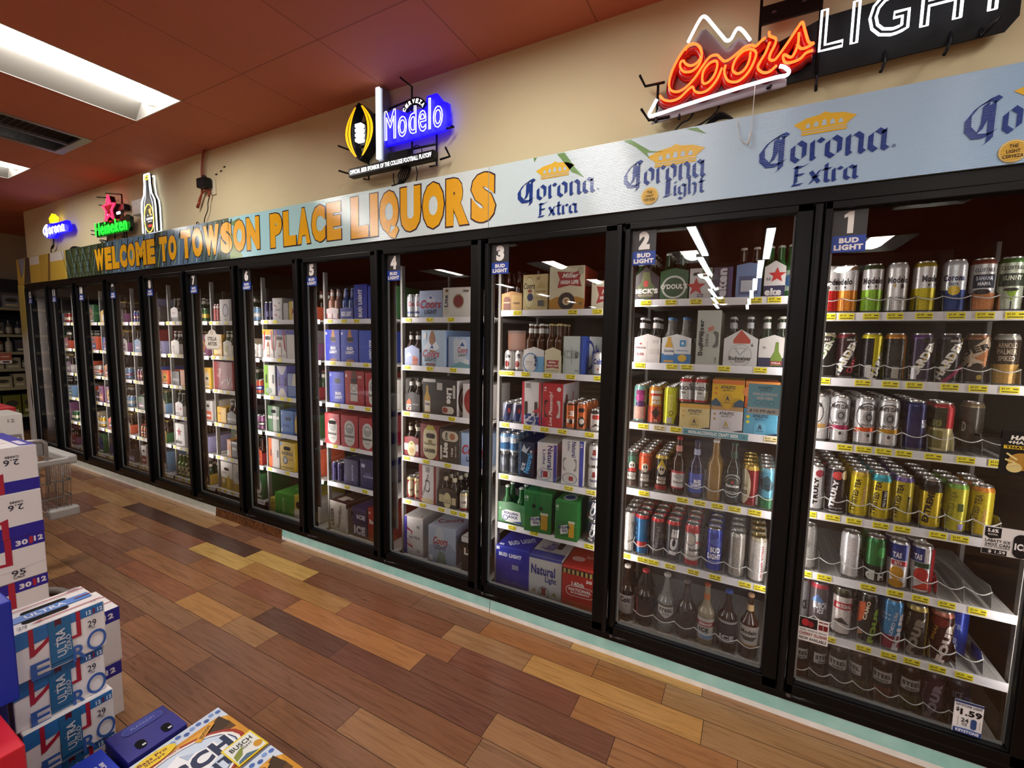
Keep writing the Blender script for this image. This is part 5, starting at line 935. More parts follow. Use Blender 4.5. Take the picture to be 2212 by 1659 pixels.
put_box(3, 6, .234, .44, .25, 'white thirty can carton with navy lettering', 'd2d1cc', [('R', 0, .93, 1, 1, '33419a'), ('T', 'Natural', .44, .66, .74, .24, '2a3684', 0, .04), ('T', 'Light', .68, .44, .34, .18, '2a3684', 0, .03), ('G', .48, .12, .16, .16, .14, '7a7e82'), ('R', .4, .06, .54, .24, '8a3034'), ('P', [(.1, .1), (.2, .2), (.24, .1)], '9a8a50'), ('P', [(.7, .1), (.8, .2), (.88, .1)], '9a8a50')], y0=.168, top_col='c9c9c4', top=[('R', 0, 0, 1, .2, '33419a'), ('T', 'Natural', .42, .4, .3, .24, '3a4690', 70, .04), ('S', .7, .5, .18, .3, '2a2624')], depth=.36, yaw=3)
put_box(3, 6, .45, .665, .24, 'red thirty can carton with white outlined badge', 'b83026', [('R', 0, .82, 1, .95, '3a2a1c'), ('S', .5, .42, .78, .26, 'e8dcd4'), ('S', .5, .42, .74, .23, 'b83026'), ('T', 'NATIONAL', .5, .46, .62, .08, 'f0e8e0', 0, .05), ('T', 'BOHEMIAN', .5, .38, .5, .05, 'f0e8e0', 0, .03), ('T', '140th', .44, .6, .34, .12, 'f0e8e0', 0, .04), ('T', '30', .74, .72, .16, .08, 'f0e8e0', 0, .06)] + [('R', .04 + .12 * i, .83, .1 + .12 * i, .94, 'b8a45c') for i in range(8)], y0=.164, top_col='b02c24', top=[('S', .3, .3, .36, .16, 'd8a8a0'), ('T', 'Live Pleasantly', .7, .4, .44, .14, 'e8c8c0', 0, 0, .3)], depth=.36, yaw=3)
# ---------------- door 4
for i, x in enumerate((.058, .124)):
    put_can(4, 1, x, 'T16', ('left', 'right')[i] + ' of two tall silver cans with red script', 'b9bac0', [('T', 'Coors', .2, .6, 1.1, .2, 'a02c3c', 0, .03, .3), ('R', -.6, .2, .6, .28, '4a5a84')], nq=2)
CL = [('P', [(0, 0), (1, 0), (1, .4), (.75, .6), (.5, .45), (.25, .62), (0, .42)], '8ea2c4'), ('P', [(.3, .62), (.5, .86), (.74, .62), (.5, .56)], 'c8ccd8'), ('P', [(.42, .7), (.5, .8), (.58, .7)], '2f4a94'), ('T', 'Coors', .5, .5, .92, .3, 'a42e3e', 0, .03, .3), ('T', 'LIGHT', .5, .22, .54, .16, '2a2c3e', 0, .03)]
put_box(4, 1, .152, .335, .178, 'ice blue carton with red script on the top shelf', 'aab8d6', CL, right_col='8a98bc', yaw=2)
put_box(4, 1, .345, .56, .19, 'white carton with red round seal and can picture', 'd6d3ca', [('S', .12, .5, .2, .8, 'c8c4b4'), ('T', 'Lite', .12, .55, .12, .4, '22284a', 90, .04), ('O', .55, .54, .19, .24, '9a8a6a'), ('O', .55, .54, .16, .2, '7a2a2a'), ('T', '16oz', .8, .88, .22, .1, '2a2a34', 0, .02, .3), ('R', .1, .85, .2, .94, '6a5a2a')], right_col='c8c4ba', yaw=3)
put_six(4, 2, .02, .145, 'lilac blue six-pack with mountain picture', '9aa6c8', [('P', [(.05, .4), (.3, .66), (.5, .5)], 'd0d4e0'), ('P', [(.55, .05), (.9, .05), (.9, .4), (.55, .5)], 'b86a4a'), ('T', 'Coors', .75, .3, .4, .14, 'a02c3c', 0, .03, .3)], '2a1810', '3a2c28', 'd0ccc8', hs=.115, hp=.14)
put_box(4, 2, .155, .37, .24, 'tall ice blue carton with brown bottle picture', 'a8c0d4', [('P', [(.36, .4), (.62, .4), (.6, .8), (.52, .98), (.42, .98), (.34, .8)], '8a5a34'), ('P', [(.1, .5), (.3, .7), (.45, .58), (.62, .7), (.78, .52), (.6, .44)], 'd6dce4'), ('P', [(.38, .5), (.46, .62), (.54, .5)], '2f4a8a'), ('T', 'Coors', .42, .36, .7, .2, 'a42e3e', 0, .03, .3), ('T', 'LIGHT', .4, .2, .5, .12, '23283a', 0, .04), ('R', .1, .76, .22, .92, 'd8d8d8'), ('R', .2, .02, .6, .1, '6a3a3a')], right_col='7f9cc4', rgt=[('G', .5, .5, .3, .34, .2, 'a03444')], yaw=-6)
put_box(4, 2, .385, .57, .2, 'ice blue carton with two can pictures', '9fb4d2', [('S', .36, .55, .26, .8, 'bcc6d0'), ('S', .62, .5, .3, .84, 'c6ced6'), ('T', 'Coors', .62, .58, .42, .18, 'a42e3e', 0, .03, .3), ('T', 'LIGHT', .62, .42, .34, .1, '2c3448', 0, .03), ('P', [(.5, .7), (.6, .84), (.7, .7)], '2f4a8a'), ('R', .66, .12, .88, .28, 'd8dcdc'), ('P', [(0, 0), (.5, .2), (1, .1), (1, 0)], '6fa0a8')], right_col='8a98c8')
put_six(4, 3, .02, .15, 'black six-pack with amber bottle picture', '1d1c1e', [('P', [(.1, .05), (.42, .05), (.42, .5), (.3, .66), (.12, .5)], 'b8582c'), ('R', .1, .08, .42, .36, 'd8d0c0'), ('T', 'Lite', .26, .28, .26, .1, '22284a', 0, .05), ('O', .26, .15, .08, .06, '8a2a2a'), ('T', 'FINE PILSNER', .72, .38, .4, .05, 'c8c4bc')], '1a100c', '2a2422', 'd8d4cc', hs=.12, hp=.138)
put_box(4, 3, .165, .462, .237, 'wide black carton with bottle and big sideways letters', '262525', [('P', [(.06, .02), (.24, .02), (.24, .45), (.18, .62), (.17, .8), (.12, .8), (.11, .62), (.06, .45)], 'b08a3a'), ('R', .07, .06, .23, .36, 'd4ccb8'), ('T', 'Lite', .15, .28, .14, .09, '22284a', 0, .05), ('R', .02, .9, .4, .99, 'c8c6c2'), ('T', 'Lite', .8, .56, .16, .44, 'e4e0d8', -90, .06), ('R', .44, .7, .6, .9, 'b8b4ac'), ('S', .76, .16, .34, .2, 'cfc8b8'), ('O', .68, .16, .08, .08, '8a3a30'), ('R', .9, .5, .97, .86, 'c8c4ba')], right_col='c9c4c4', rgt=[('O', .45, .45, .4, .44, '2a2428'), ('O', .45, .45, .33, .37, 'd0c8c4'), ('O', .45, .45, .3, .33, '8a2c2c'), ('T', 'PILSNER', .45, .86, .6, .08, 'd8d0cc')], yaw=-4)
put_box(4, 3, .5, .7, .22, 'white carton with red ring on the third shelf', 'd0cac6', [('O', .4, .5, .34, .4, '8a2c2c')])
put_six(4, 4, .012, .138, 'crimson six-pack with oval bottle picture', '7a2026', [('R', 0, .28, .24, .62, 'd4cccc'), ('R', .8, .28, 1, .62, 'd4cccc'), ('O', .52, .36, .3, .4, 'd8c89a'), ('P', [(.36, .7), (.7, .7), (.52, .55)], '9aa03a'), ('O', .52, .3, .18, .16, 'b89a5a')], '1a0e0a', '3a2a24', 'd8d0c0', hs=.13, hp=.142)
put_box(4, 4, .152, .31, .24, 'crimson carton with cream rounded label and handle', '6f1e22', [('S', .55, .48, .76, .94, 'c6bc98'), ('P', [(.3, .84), (.84, .84), (.72, .98), (.4, .98)], 'a8a040'), ('S', .58, .68, .5, .14, '17120f'), ('O', .55, .52, .12, .05, '7a6a3a'), ('T', 'Yuengling', .55, .44, .66, .1, '2a241c', 0, .02, .3), ('T', 'LAGER', .55, .26, .6, .11, '2a241c', 0, .05)], lft=[('R', 0, 0, 1, 1, 'd4cccc')], right_col='8a6a5a', yaw=-2)
put_box(4, 4, .322, .478, .222, 'charcoal carton with sideways cream letters', '34332f', [('S', .52, .8, .84, .3, 'c8bfa8'), ('O', .64, .8, .14, .1, 'a86a4a'), ('T', 'Lite', .32, .8, .14, .22, '22222a', 90, .05), ('T', 'Lite', .28, .38, .26, .46, 'e0dcd0', 90, .07), ('T', '16oz', .62, .34, .12, .26, 'd0ccc0', 90, .04), ('T', 'GREAT TASTE', .82, .36, .07, .34, 'c8c4b8', 90), ('R', .02, .08, .12, .5, 'c8c4b8')], right_col='c0bcb4', top_col='4a4844')
put_box(4, 4, .492, .68, .215, 'sky blue carton with red script by the right frame', '9fb8d6', CL)
for i, x in enumerate((.05, .112)):
    put_can(4, 5, x, 'T16', ('left', 'right')[i] + ' of two crimson cans with cream oval', '7a2226', [('O', .0, .5, .5, .36, 'd6cca8'), ('T', 'LAGER', 0, .42, .6, .1, '3a2c22', 0, .04)], 'b8a878', nq=2)
put_box(4, 5, .142, .29, .265, 'white carton with red sides and sideways script', 'cfcac6', [('R', 0, 0, .2, 1, '8a2428'), ('R', .86, 0, 1, 1, '7a2226'), ('S', .5, .46, .26, .32, '4a4440'), ('O', .48, .46, .14, .13, 'd0cac6'), ('T', 'Yuengling', .4, .48, .18, .6, '231f1c', 72, .02, .3), ('S', .5, .06, .7, .12, 'c8b890'), ('R', .4, .82, .6, .96, '9a9694')], right_col='b8a8a4')
put_six(4, 5, .312, .455, 'dark brown six-pack with cream oval labels', '2c2420', [('R', .02, .25, .3, .62, 'b8ab84'), ('R', .75, .2, .98, .55, 'b8ab84'), ('O', .5, .36, .22, .4, 'cbbf92'), ('T', 'BLACK', .5, .26, .36, .08, '2a241c', 0, .04), ('T', 'Yuengling', .5, .38, .6, .09, '2a241c', 0, 0, .3)], '140c0a', '3a3430', 'c8c0a8', hs=.12, hp=.138)
put_can(4, 5, .5, 'C12', 'short cream can with dark red base', 'b8aca0', [('S', 0, .5, .8, .6, 'd0c8bc'), ('T', 'LAGER', 0, .5, .6, .12, '3a2c28', 0, .04), ('R', -1.9, .05, 1.9, .18, '6a2024')], 'b8a878', nq=2)
put_can(4, 5, .57, 'C12', 'short cream can at the right frame', 'b8aca0', [('S', 0, .5, .8, .6, 'd0c8bc')], 'b8a878', nq=2)
UL = lambda b='34308a': [('R', 0, 0, .16, 1, b), ('P', [(.16, .72), (.46, .62), (.36, .46), (.33, .46), (.4, .6), (.16, .66)], 'a82a44'), ('P', [(.16, .4), (.2, .4), (.38, .24), (.16, .3), (.16, .25), (.46, .18), (.46, .22)], 'a82a44'), ('R', .16, .4, .96, .54, 'bdb8b4'), ('R', .17, .41, .95, .53, 'cfcbc6'), ('T', 'ULTRA', .56, .47, .6, .07, '3a3e5a', 0, .03), ('T', '95', .76, .76, .16, .08, '4a4a54', 0, .03), ('T', '2.6', .76, .14, .16, .08, '4a4a54', 0, .03)]
put_box(4, 6, .01, .172, .275, 'white and violet carton with red folded ribbon', 'cbc7c3', UL(), right_col='b4b0b0', depth=.36, yaw=3, top_col='c9c4c0', top=[('S', .5, .6, .3, .3, '3a3430'), ('T', '95', .8, .1, .1, .06, '3a3a44')])
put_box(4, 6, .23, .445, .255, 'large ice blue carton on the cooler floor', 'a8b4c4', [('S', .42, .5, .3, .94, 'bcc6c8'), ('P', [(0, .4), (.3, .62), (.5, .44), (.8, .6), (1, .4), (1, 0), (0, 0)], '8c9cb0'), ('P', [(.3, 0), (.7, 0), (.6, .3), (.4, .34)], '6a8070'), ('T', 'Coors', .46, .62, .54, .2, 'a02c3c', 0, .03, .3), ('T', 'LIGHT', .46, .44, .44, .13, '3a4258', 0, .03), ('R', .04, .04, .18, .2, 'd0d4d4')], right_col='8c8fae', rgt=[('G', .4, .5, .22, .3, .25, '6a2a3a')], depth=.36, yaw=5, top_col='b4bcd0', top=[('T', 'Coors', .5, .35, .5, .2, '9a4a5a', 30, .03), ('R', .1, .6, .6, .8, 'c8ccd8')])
put_box(4, 6, .5, .7, .235, 'black carton with white lid at the right frame', '201e1e', [('R', 0, .84, 1, 1, 'c8c6c2'), ('T', 'Lite', .36, .58, .5, .2, 'e0dcd4', 0, .06)], depth=.36, top_col='d0cdc8')
# ---------------- door 5
put_six(5, 1, .02, .15, 'clear wrapped bottles with red and white labels', 'b0a0a0', [('R', 0, 0, 1, .5, '7a3038'), ('R', .1, .1, .45, .5, 'c8b8b8'), ('R', .55, .1, .9, .5, 'c8b8b8')], 'a07868', '4a4a50', 'c8c0bc', hs=.08, hp=.09)
put_six(5, 1, .17, .3, 'clear wrapped bottles with blue labels', '5a6aa8', [('R', 0, 0, 1, .9, '33469a'), ('T', 'BUD LIGHT', .5, .45, .8, .4, 'dfe2f0', 0, .06)], '3a5a9a', '8a9ac0', '5a6ab0', hs=.08, hp=.09)
BB = lambda: [('T', 'BUD LIGHT', .5, .46, .3, .8, 'e6e8f4', 90, .07), ('R', .1, .4, .3, .55, '1a2460')]
put_box(5, 1, .315, .44, .25, 'royal blue carton with upward lettering', '2b3da6', BB(), right_col='2436a0')
put_box(5, 1, .455, .6, .235, 'second royal blue carton by the right frame', '3044ae', [('T', 'BUD LIGHT', .45, .4, .26, .7, 'dfe2f2', 90, .07), ('T', '18', .3, .86, .16, .08, 'e6e8f4')])
B12 = lambda: [('P', [(.4, .62), (.72, .62), (.66, .84), (.6, 1), (.5, 1), (.44, .84)], 'a8703a'), ('S', .56, .7, .4, .13, '14121a'), ('T', 'BUD', .55, .42, .36, .1, 'e8eaf4', 0, .07), ('T', 'LIGHT', .55, .3, .5, .1, 'e8eaf4', 0, .07), ('O', .56, .04, .26, .05, '9a6a4a'), ('T', '18', .1, .88, .1, .08, 'd8dcf0', 0, .05), ('L', .05, .5, .95, .5, .002, '6a7ad0')]
put_box(5, 2, .0, .158, .24, 'left of two blue cartons with amber bottle', '2c3aa4', B12())
put_box(5, 2, .168, .345, .24, 'right of two blue cartons with amber bottle', '2a44aa', B12(), right_col='2c48b0')
put_box(5, 2, .36, .55, .235, 'plain blue carton with downward lettering', '3050b4', [('T', 'BUD LIGHT', .6, .4, .16, .6, 'd8dcf0', -90, .06), ('L', 0, .5, 1, .5, .002, '6a80d4')])
put_box(5, 3, .035, .198, .24, 'blue carton beside the red ones', '2b3cb0', [('S', .55, .72, .4, .16, '12121c'), ('T', 'BUD', .6, .32, .4, .1, 'e6e8f4', 0, .07), ('T', 'LIGHT', .62, .2, .5, .1, 'e6e8f4', 0, .07), ('L', .03, .6, .97, .62, .002, '6a7ad0'), ('T', '12', .1, .9, .1, .08, 'e0e4f4')])
RB = lambda a: [('S', .52, .45, .6, .8, 'c8c4bc'), ('G', .52, .6, .22, .16, .2, '7a7c7c'), ('P', [(.3, .62), (.74, .62), (.52, .42)], '9a9c9a'), ('T', 'Budweiser', .52, .36, .56, .09, '1f2024', 0, .04), ('R', .36, .2, .68, .23, '9a9690')] + ([SLOT(.72, .5, .52, .12)] if a else [])
put_box(5, 3, .205, .4, .255, 'red carton with brown bottle and white label', '9e2129', [('P', [(.34, .6), (.66, .6), (.64, .9), (.58, 1), (.4, 1), (.36, .9)], '5a2a1a'), ('R', .3, .12, .68, .62, 'c4beb6'), ('G', .49, .5, .15, .1, .2, '7a7c7c'), ('T', 'Budweiser', .49, .34, .34, .06, '2a2a2e', 0, .04), ('S', .5, .72, .34, .12, '161012'), ('T', '18', .1, .86, .1, .1, 'e8dcd8', 0, .05), ('T', 'BIG BOTTLE', .82, .84, .2, .07, 'e8dcd8', 0, .04)], right_col='8e1e26', rgt=[('T', 'BUDWEISER', .5, .5, .1, .7, '4a1014', 90, .05)])
put_box(5, 3, .418, .57, .25, 'second red carton at the right frame', '9e2129', RB(0))
put_box(5, 4, .0, .165, .24, 'red carton with black handle and white label', 'a8242c', RB(1), right_col='8e1e26', y0=.165)
put_box(5, 4, .185, .36, .242, 'middle red carton with white label', 'a4222a', RB(0), right_col='8e1e26', y0=.16)
put_box(5, 4, .375, .54, .238, 'red carton with white label by the right frame', 'a0222a', RB(0), y0=.16)
for i, x in enumerate((.055, .117)):
    put_can(5, 5, x, 'S12', ('left', 'right')[i] + ' of two slim navy cans', '26265c', [('T', 'PLATINUM', 0, .4, .2, .6, '9a9ac8', 90)], '34346a', nq=5)
put_box(5, 5, .178, .325, .2, 'dark purple carton with sideways silver lettering', '211c4a', [('T', 'PLATINUM', .62, .5, .12, .6, 'a8a4c8', -90, .04), ('R', 0, 0, .2, .4, '2e2a6a'), ('T', 'BUD LIGHT', .8, .25, .06, .4, '7a76a8', -90)], right_col='2a2660')
put_box(5, 5, .352, .52, .225, 'dark purple carton with dim slot', '221d4e', [('T', 'PLATINUM', .5, .42, .6, .08, 'b0acd0', 0, .03), ('S', .55, .66, .3, .12, '141030'), ('R', .08, .72, .3, .84, 'c8c6d8'), ('T', 'BUD LIGHT', .5, .52, .34, .05, '8a86b0')])
put_box(5, 6, .0, .2, .235, 'white carton with black sideways script on the floor', 'b8b2a6', [('T', 'Yuengling', .62, .5, .26, .8, '2a2622', 80, .02, .3), ('T', 'LAGER', .16, .45, .2, .6, '3a342e', 90, .04)], right_col='b4aca0', rgt=[('T', 'Yuengling', .45, .62, .7, .2, '2a2622', 0, .02, .3), ('T', 'LAGER', .5, .36, .6, .2, '3a342e', 0, .05), ('P', [(0, .85), (1, .85), (1, 1), (0, 1)], '3a2420')], top_col='3a2420', top=[('R', .2, .1, .6, .3, 'c8c0b4'), ('R', .65, .2, .8, .28, 'b8b0a4')] + [('R', .1 + .13 * i, .5 + .05 * (i % 3), .15 + .13 * i, .54 + .05 * (i % 3), 'c8c4bc') for i in range(6)], depth=.4, yaw=-4)
put_box(5, 6, .262, .41, .115, 'lower navy carton with silver letters', '2b2a4c', [('T', 'ICE', .5, .5, .8, .6, 'c8c4cc', 0, .07)], depth=.4, top_col='2b2a4c')
put_box(5, 6, .262, .41, .115, 'upper navy carton with silver letters', '2f2c52', [('R', 0, .8, 1, 1, '3a3868'), ('T', 'ICE', .6, .4, .6, .3, 'c8c4cc', 0, .07)], depth=.4, z=.09 + .117, top_col='34306a')
put_box(5, 6, .425, .6, .255, 'red carton standing on the cooler floor', '9a2a22', [('T', '30', .1, .86, .12, .08, 'e8dcd8', 0, .05), ('T', 'Bud', .26, .6, .34, .14, 'e8dcd8', 0, .05)], depth=.36)
# ---------------- door 6
for i, x in enumerate((.045, .108)): put_can(6, 1, x, 'S12', ('left', 'right')[i] + ' of two slim dark navy cans', '24244c', [('R', -.2, .2, .2, .5, '8a8ab0')], nq=3)
put_box(6, 1, .145, .265, .182, 'small white carton with red ribbon', 'd0ccc8', UL('c8c4ce'), right_col='a8a4a4')
put_box(6, 1, .28, .34, .14, 'blank pale grey carton', 'b4b0ae', [])
put_box(6, 1, .352, .46, .15, 'yellow and white carton with red ribbon', 'd0b83a', [('R', .4, 0, 1, 1, 'd4d0cc'), ('P', [(.3, .7), (.6, .5), (.3, .2), (.4, .5)], 'a82a34')])
UB = lambda: [('P', [(.14, .95), (.26, .95), (.14, .3), (.02, .22), (.06, .34)], 'a82a3c'), ('P', [(.78, .95), (.9, .95), (.98, .22), (.84, .34)], 'a82a3c'), ('P', [(.36, .06), (.64, .06), (.64, .38), (.56, .56), (.44, .56), (.36, .38)], '9a5a30'), ('R', .37, .1, .63, .4, 'cfc6b8'), SLOT(.7, .5, .5, .13, '23222c'), ('T', '95', .84, .1, .1, .06, '3a3a44')]
put_box(6, 2, -.004, .138, .238, 'white and yellow carton with bottle', 'd6d1cb', [('R', 0, .82, 1, 1, 'd8a82a')] + UB())
put_box(6, 2, .146, .3, .238, 'white and indigo carton with bottle', 'd3cfcb', [('R', 0, .8, 1, 1, '3a3c98')] + UB(), right_col='cfcbc8')
put_box(6, 2, .31, .46, .235, 'white carton with indigo lid', 'd0ccc8', [('R', 0, .84, 1, 1, '3a3c98')])
put_box(6, 3, .0, .145, .257, 'green and white carton with slots', 'd3d5cc', [('R', 0, 0, .38, 1, '6f9a34'), ('S', .2, .55, .14, .3, '2a2a20'), ('S', .82, .55, .14, .3, '2a2a20'), ('O', .4, .16, .3, .1, '8a9a8a')], right_col='a8a8a4')
put_box(6, 3, .172, .298, .257, 'violet and white carton with slots', '6a68b8', [('P', [(0, 1), (1, 1), (.66, .72), (.34, .72)], 'c8c2d0'), ('P', [(0, 0), (1, 0), (.66, .28), (.34, .28)], 'd8ccc8'), ('S', .2, .5, .14, .3, '23224a'), ('S', .84, .5, .14, .3, '23224a')])
put_box(6, 3, .308, .44, .2, 'pale blue carton with bottle picture', '4a6aa8', [('R', 0, .5, 1, 1, '8a9ac0'), ('P', [(.4, .5), (.9, .5), (.8, 1), (.6, 1)], 'cac2b0')])
put_box(6, 4, .028, .188, .222, 'green and silver carton with handle', '3a6a3c', [('P', [(.45, 0), (.75, 0), (.75, 1), (.45, 1)], 'b4bcae'), SLOT(.8, .4, .5, .13), ('T', 'DOS EQUIS', .5, .55, .9, .14, 'e6e6de', 0, .08)], right_col='2c5a30')
put_box(6, 4, .2, .365, .2, 'sky blue carton with handle', '4a74b4', [SLOT(.66, .44, .6, .14, '1e2c4a'), ('T', 'Modelo', .45, .36, .5, .12, '2a4a8a', 0, .04), ('T', '12', .1, .86, .1, .1, 'e0e6f0'), ('R', .05, .08, .15, .24, 'd0d8e4')], right_col='3f68a8')
put_box(6, 4, .372, .5, .2, 'yellow and navy carton at the right frame', '2f4a84', [('P', [(.1, .1), (.5, .1), (.5, .6), (.3, .9), (.1, .6)], 'c8a83a')])
put_box(6, 5, .025, .17, .255, 'orange and silver carton with slots', 'c9c2ba', [('R', 0, 0, .3, 1, 'd8602a'), ('S', .2, .5, .12, .26, '6a2a14'), ('S', .85, .5, .12, .26, '3a3430'), ('R', .34, .1, .4, .5, 'e0a080')], right_col='bdb6ae')
put_box(6, 5, .18, .37, .245, 'bright yellow carton with dark handle', 'd8b428', [('G', .5, .5, .5, .5, .03, 'e8dca0'), ('R', .02, .86, .16, .98, '7a9ac0'), SLOT(.78, .46, .5, .13), ('T', 'PACIFICO', .5, .6, .74, .12, '3a2e14', 0, .05), ('O', .36, .36, .17, .14, '5a5a64'), ('O', .36, .36, .11, .09, 'b8b4a4'), ('T', 'CLARA', .74, .42, .3, .07, '5a4a1c'), ('R', .1, .1, .9, .13, '6a5618')], right_col='c8a622')
put_box(6, 6, .016, .09, .12, 'small yellow carton beside the green one', 'a8983a', [('T', 'XX', .5, .6, .6, .2, '3a4a1c')])
put_box(6, 6, .1, .33, .185, 'bright green carton on the cooler floor', '3d8a2c', [('R', .4, .1, .5, .8, '8ab86a'), ('R', .44, .2, .47, .7, '2c6a20')], depth=.4, yaw=4, top_col='4c9a38', top=[('R', .4, .3, .6, .5, '8ac070')], right_col='357a28')
put_box(6, 6, .345, .5, .2, 'olive and white carton on the cooler floor', 'b8a83a', [('R', 0, 0, 1, .4, 'c8c4b4'), ('S', .4, .6, .5, .3, '1c1a14')], depth=.4)
for i in range(5): put_bottle(6, 6, .06 + .075 * i, .03, .23, f'brown bottle standing behind the green carton, {ORD[i].replace("top", "first")} from left', '241812', '5a524a', 'a8a094', None, [], y=.68)
# ---------------- door 7
for i, x in enumerate((.06, .112)): put_can(7, 1, x, 'T16', ('left', 'right')[i] + ' of two slim red cans', '8a3030', [('T', 'RED', 0, .4, .25, .6, 'd8b8b0', 90, .04), ('R', -1.9, .76, 1.9, .9, 'b8b4b0')], nq=2)
put_box(7, 1, .15, .3, .2, 'pale carton with dark circle', 'c2bdb8', [('O', .6, .5, .3, .3, '3a2a4a'), ('O', .62, .5, .22, .22, 'b8b0b8'), ('R', .5, .05, .7, .12, '6a5a50')])
put_six(7, 2, .18, .31, 'cream and gold six-pack with oval', 'c8c0ac', [('O', .36, .4, .28, .4, 'd8cf9a'), ('O', .36, .46, .16, .2, 'a8a05a')], '2a3a24', 'b8b4a8', 'c8c4b4')
put_box(7, 2, .02, .16, .2, 'amber carton behind the cream sticker', 'c8962e', [('R', .1, .1, .9, .3, 'd8c08a')])
put_box(7, 3, .01, .306, .262, 'deep red carton with white script', '7c1c20', [('T', 'Stella', .3, .6, .36, .2, 'e0c8c4', 70, 0, .3), ('T', 'Artois', .5, .3, .34, .14, 'd8b8b4', 30, 0, .3), ('L', .3, .1, .4, .9, .006, 'd8c4c0'), ('T', 'V', .82, .3, .2, .3, 'e0d0cc', 0, 0, .3)])
put_box(7, 4, .034, .18, .15, 'golden yellow carton with paler yellow panel', 'cfa02c', [('R', .5, .1, .95, .9, 'e0b84a'), ('T', 'BEER', .28, .6, .3, .1, '6a4a14')])  # right half of the front is a paler yellow
put_six(7, 4, .195, .33, 'silver six-pack of brown bottles', '5a5854', [('R', 0, .3, 1, .45, 'b8b4ae')], '3a1c10', 'c8c4be', 'd8d4ce', hs=.1, hp=.13)
put_box(7, 5, .04, .31, .245, 'dark green carton with outlined red star', '35402a', [('*', .5, .66, .3, 'b8aca0'), ('*', .5, .66, .25, '8a2c26'), ('T', 'Heine', .36, .2, .66, .24, 'b4b4a4', 0, .06)], y0=.3, depth=.2)
put_box(7, 5, .17, .236, .17, 'narrow orange and white carton', 'd8904a', [('R', 0, .1, .5, .4, 'e0d4c4'), ('P', [(.5, .9), (1, .9), (1, .6)], 'f0e0d0')], depth=.1)
put_box(7, 5, .244, .33, .16, 'narrow black and white carton', '20241f', [('R', 0, .86, 1, 1, 'd4d0c8'), ('R', .1, .5, .9, .66, 'b8bcae')], depth=.1)
put_box(7, 6, .05, .24, .265, 'white and gold carton with bottle picture', 'd3cdc2', [('R', 0, 0, 1, .42, 'a88a34'), ('P', [(.5, .05), (.76, .05), (.76, .3), (.68, .52), (.58, .52), (.5, .3)], 'c8a83a'), SLOT(.74, .4, .5, .11), ('T', 'Corona', .3, .62, .4, .08, '3a3a34', 0, .02), ('O', .24, .3, .1, .1, 'd8d0c0')])
put_box(7, 6, .25, .4, .265, 'second white and gold carton', 'd0cac0', [('R', 0, 0, 1, .3, 'a88a34'), ('O', .5, .6, .24, .14, 'a8a8b0')])
# ---------------- door 8
put_six(8, 1, .066, .2, 'white six-pack with black base', 'c8c2bc', [('R', 0, 0, 1, .3, '2c2826'), ('T', 'ALE', .4, .6, .4, .1, '4a4440')], '1c1614', 'c8c4c0', None)
put_six(8, 2, .04, .185, 'white six-pack of dark bottles', 'd4cec6', [('R', .1, .1, .4, .6, 'b8b0a8'), ('T', 'XX', .25, .5, .2, .1, '4a4a44')], '241c18', 'd0ccc6', 'c8c4bc')
put_box(8, 3, .18, .3, .16, 'orange carton at the right frame', 'c8782a', [])
put_box(8, 3, .02, .16, .14, 'pale grey carton on the third shelf', '4a4a48', [('R', .1, .3, .9, .5, '8a8a84')])
put_six(8, 4, .056, .19, 'white six-pack with crimson star', 'd6d0cc', [('*', .75, .5, .16, 'a83048'), ('G', .3, .55, .18, .14, .2, 'a8786a'), ('T', 'beer', .3, .2, .4, .1, '4a4a50')], '2a3424', 'c8c8c4', None)
put_box(8, 5, .028, .2, .235, 'white carton with red star and black lettering', 'd3cfca', [('*', .44, .62, .22, '9a2a30'), ('T', 'eken', .36, .2, .7, .2, '2a2a2a', 0, .06)])
for i, x in enumerate((.05, .118, .186)): put_bottle(8, 6, x, .03, .23, ('left', 'middle', 'right')[i] + ' of three green bottles with checked labels', '4a6a24', 'c8c4b0', 'b8b48a', None, [('R', -.6, .2, -.2, .5, '4a3a24'), ('R', .0, .5, .4, .8, '4a3a24'), ('R', .4, .1, .7, .4, '6a5a34')], nq=2)
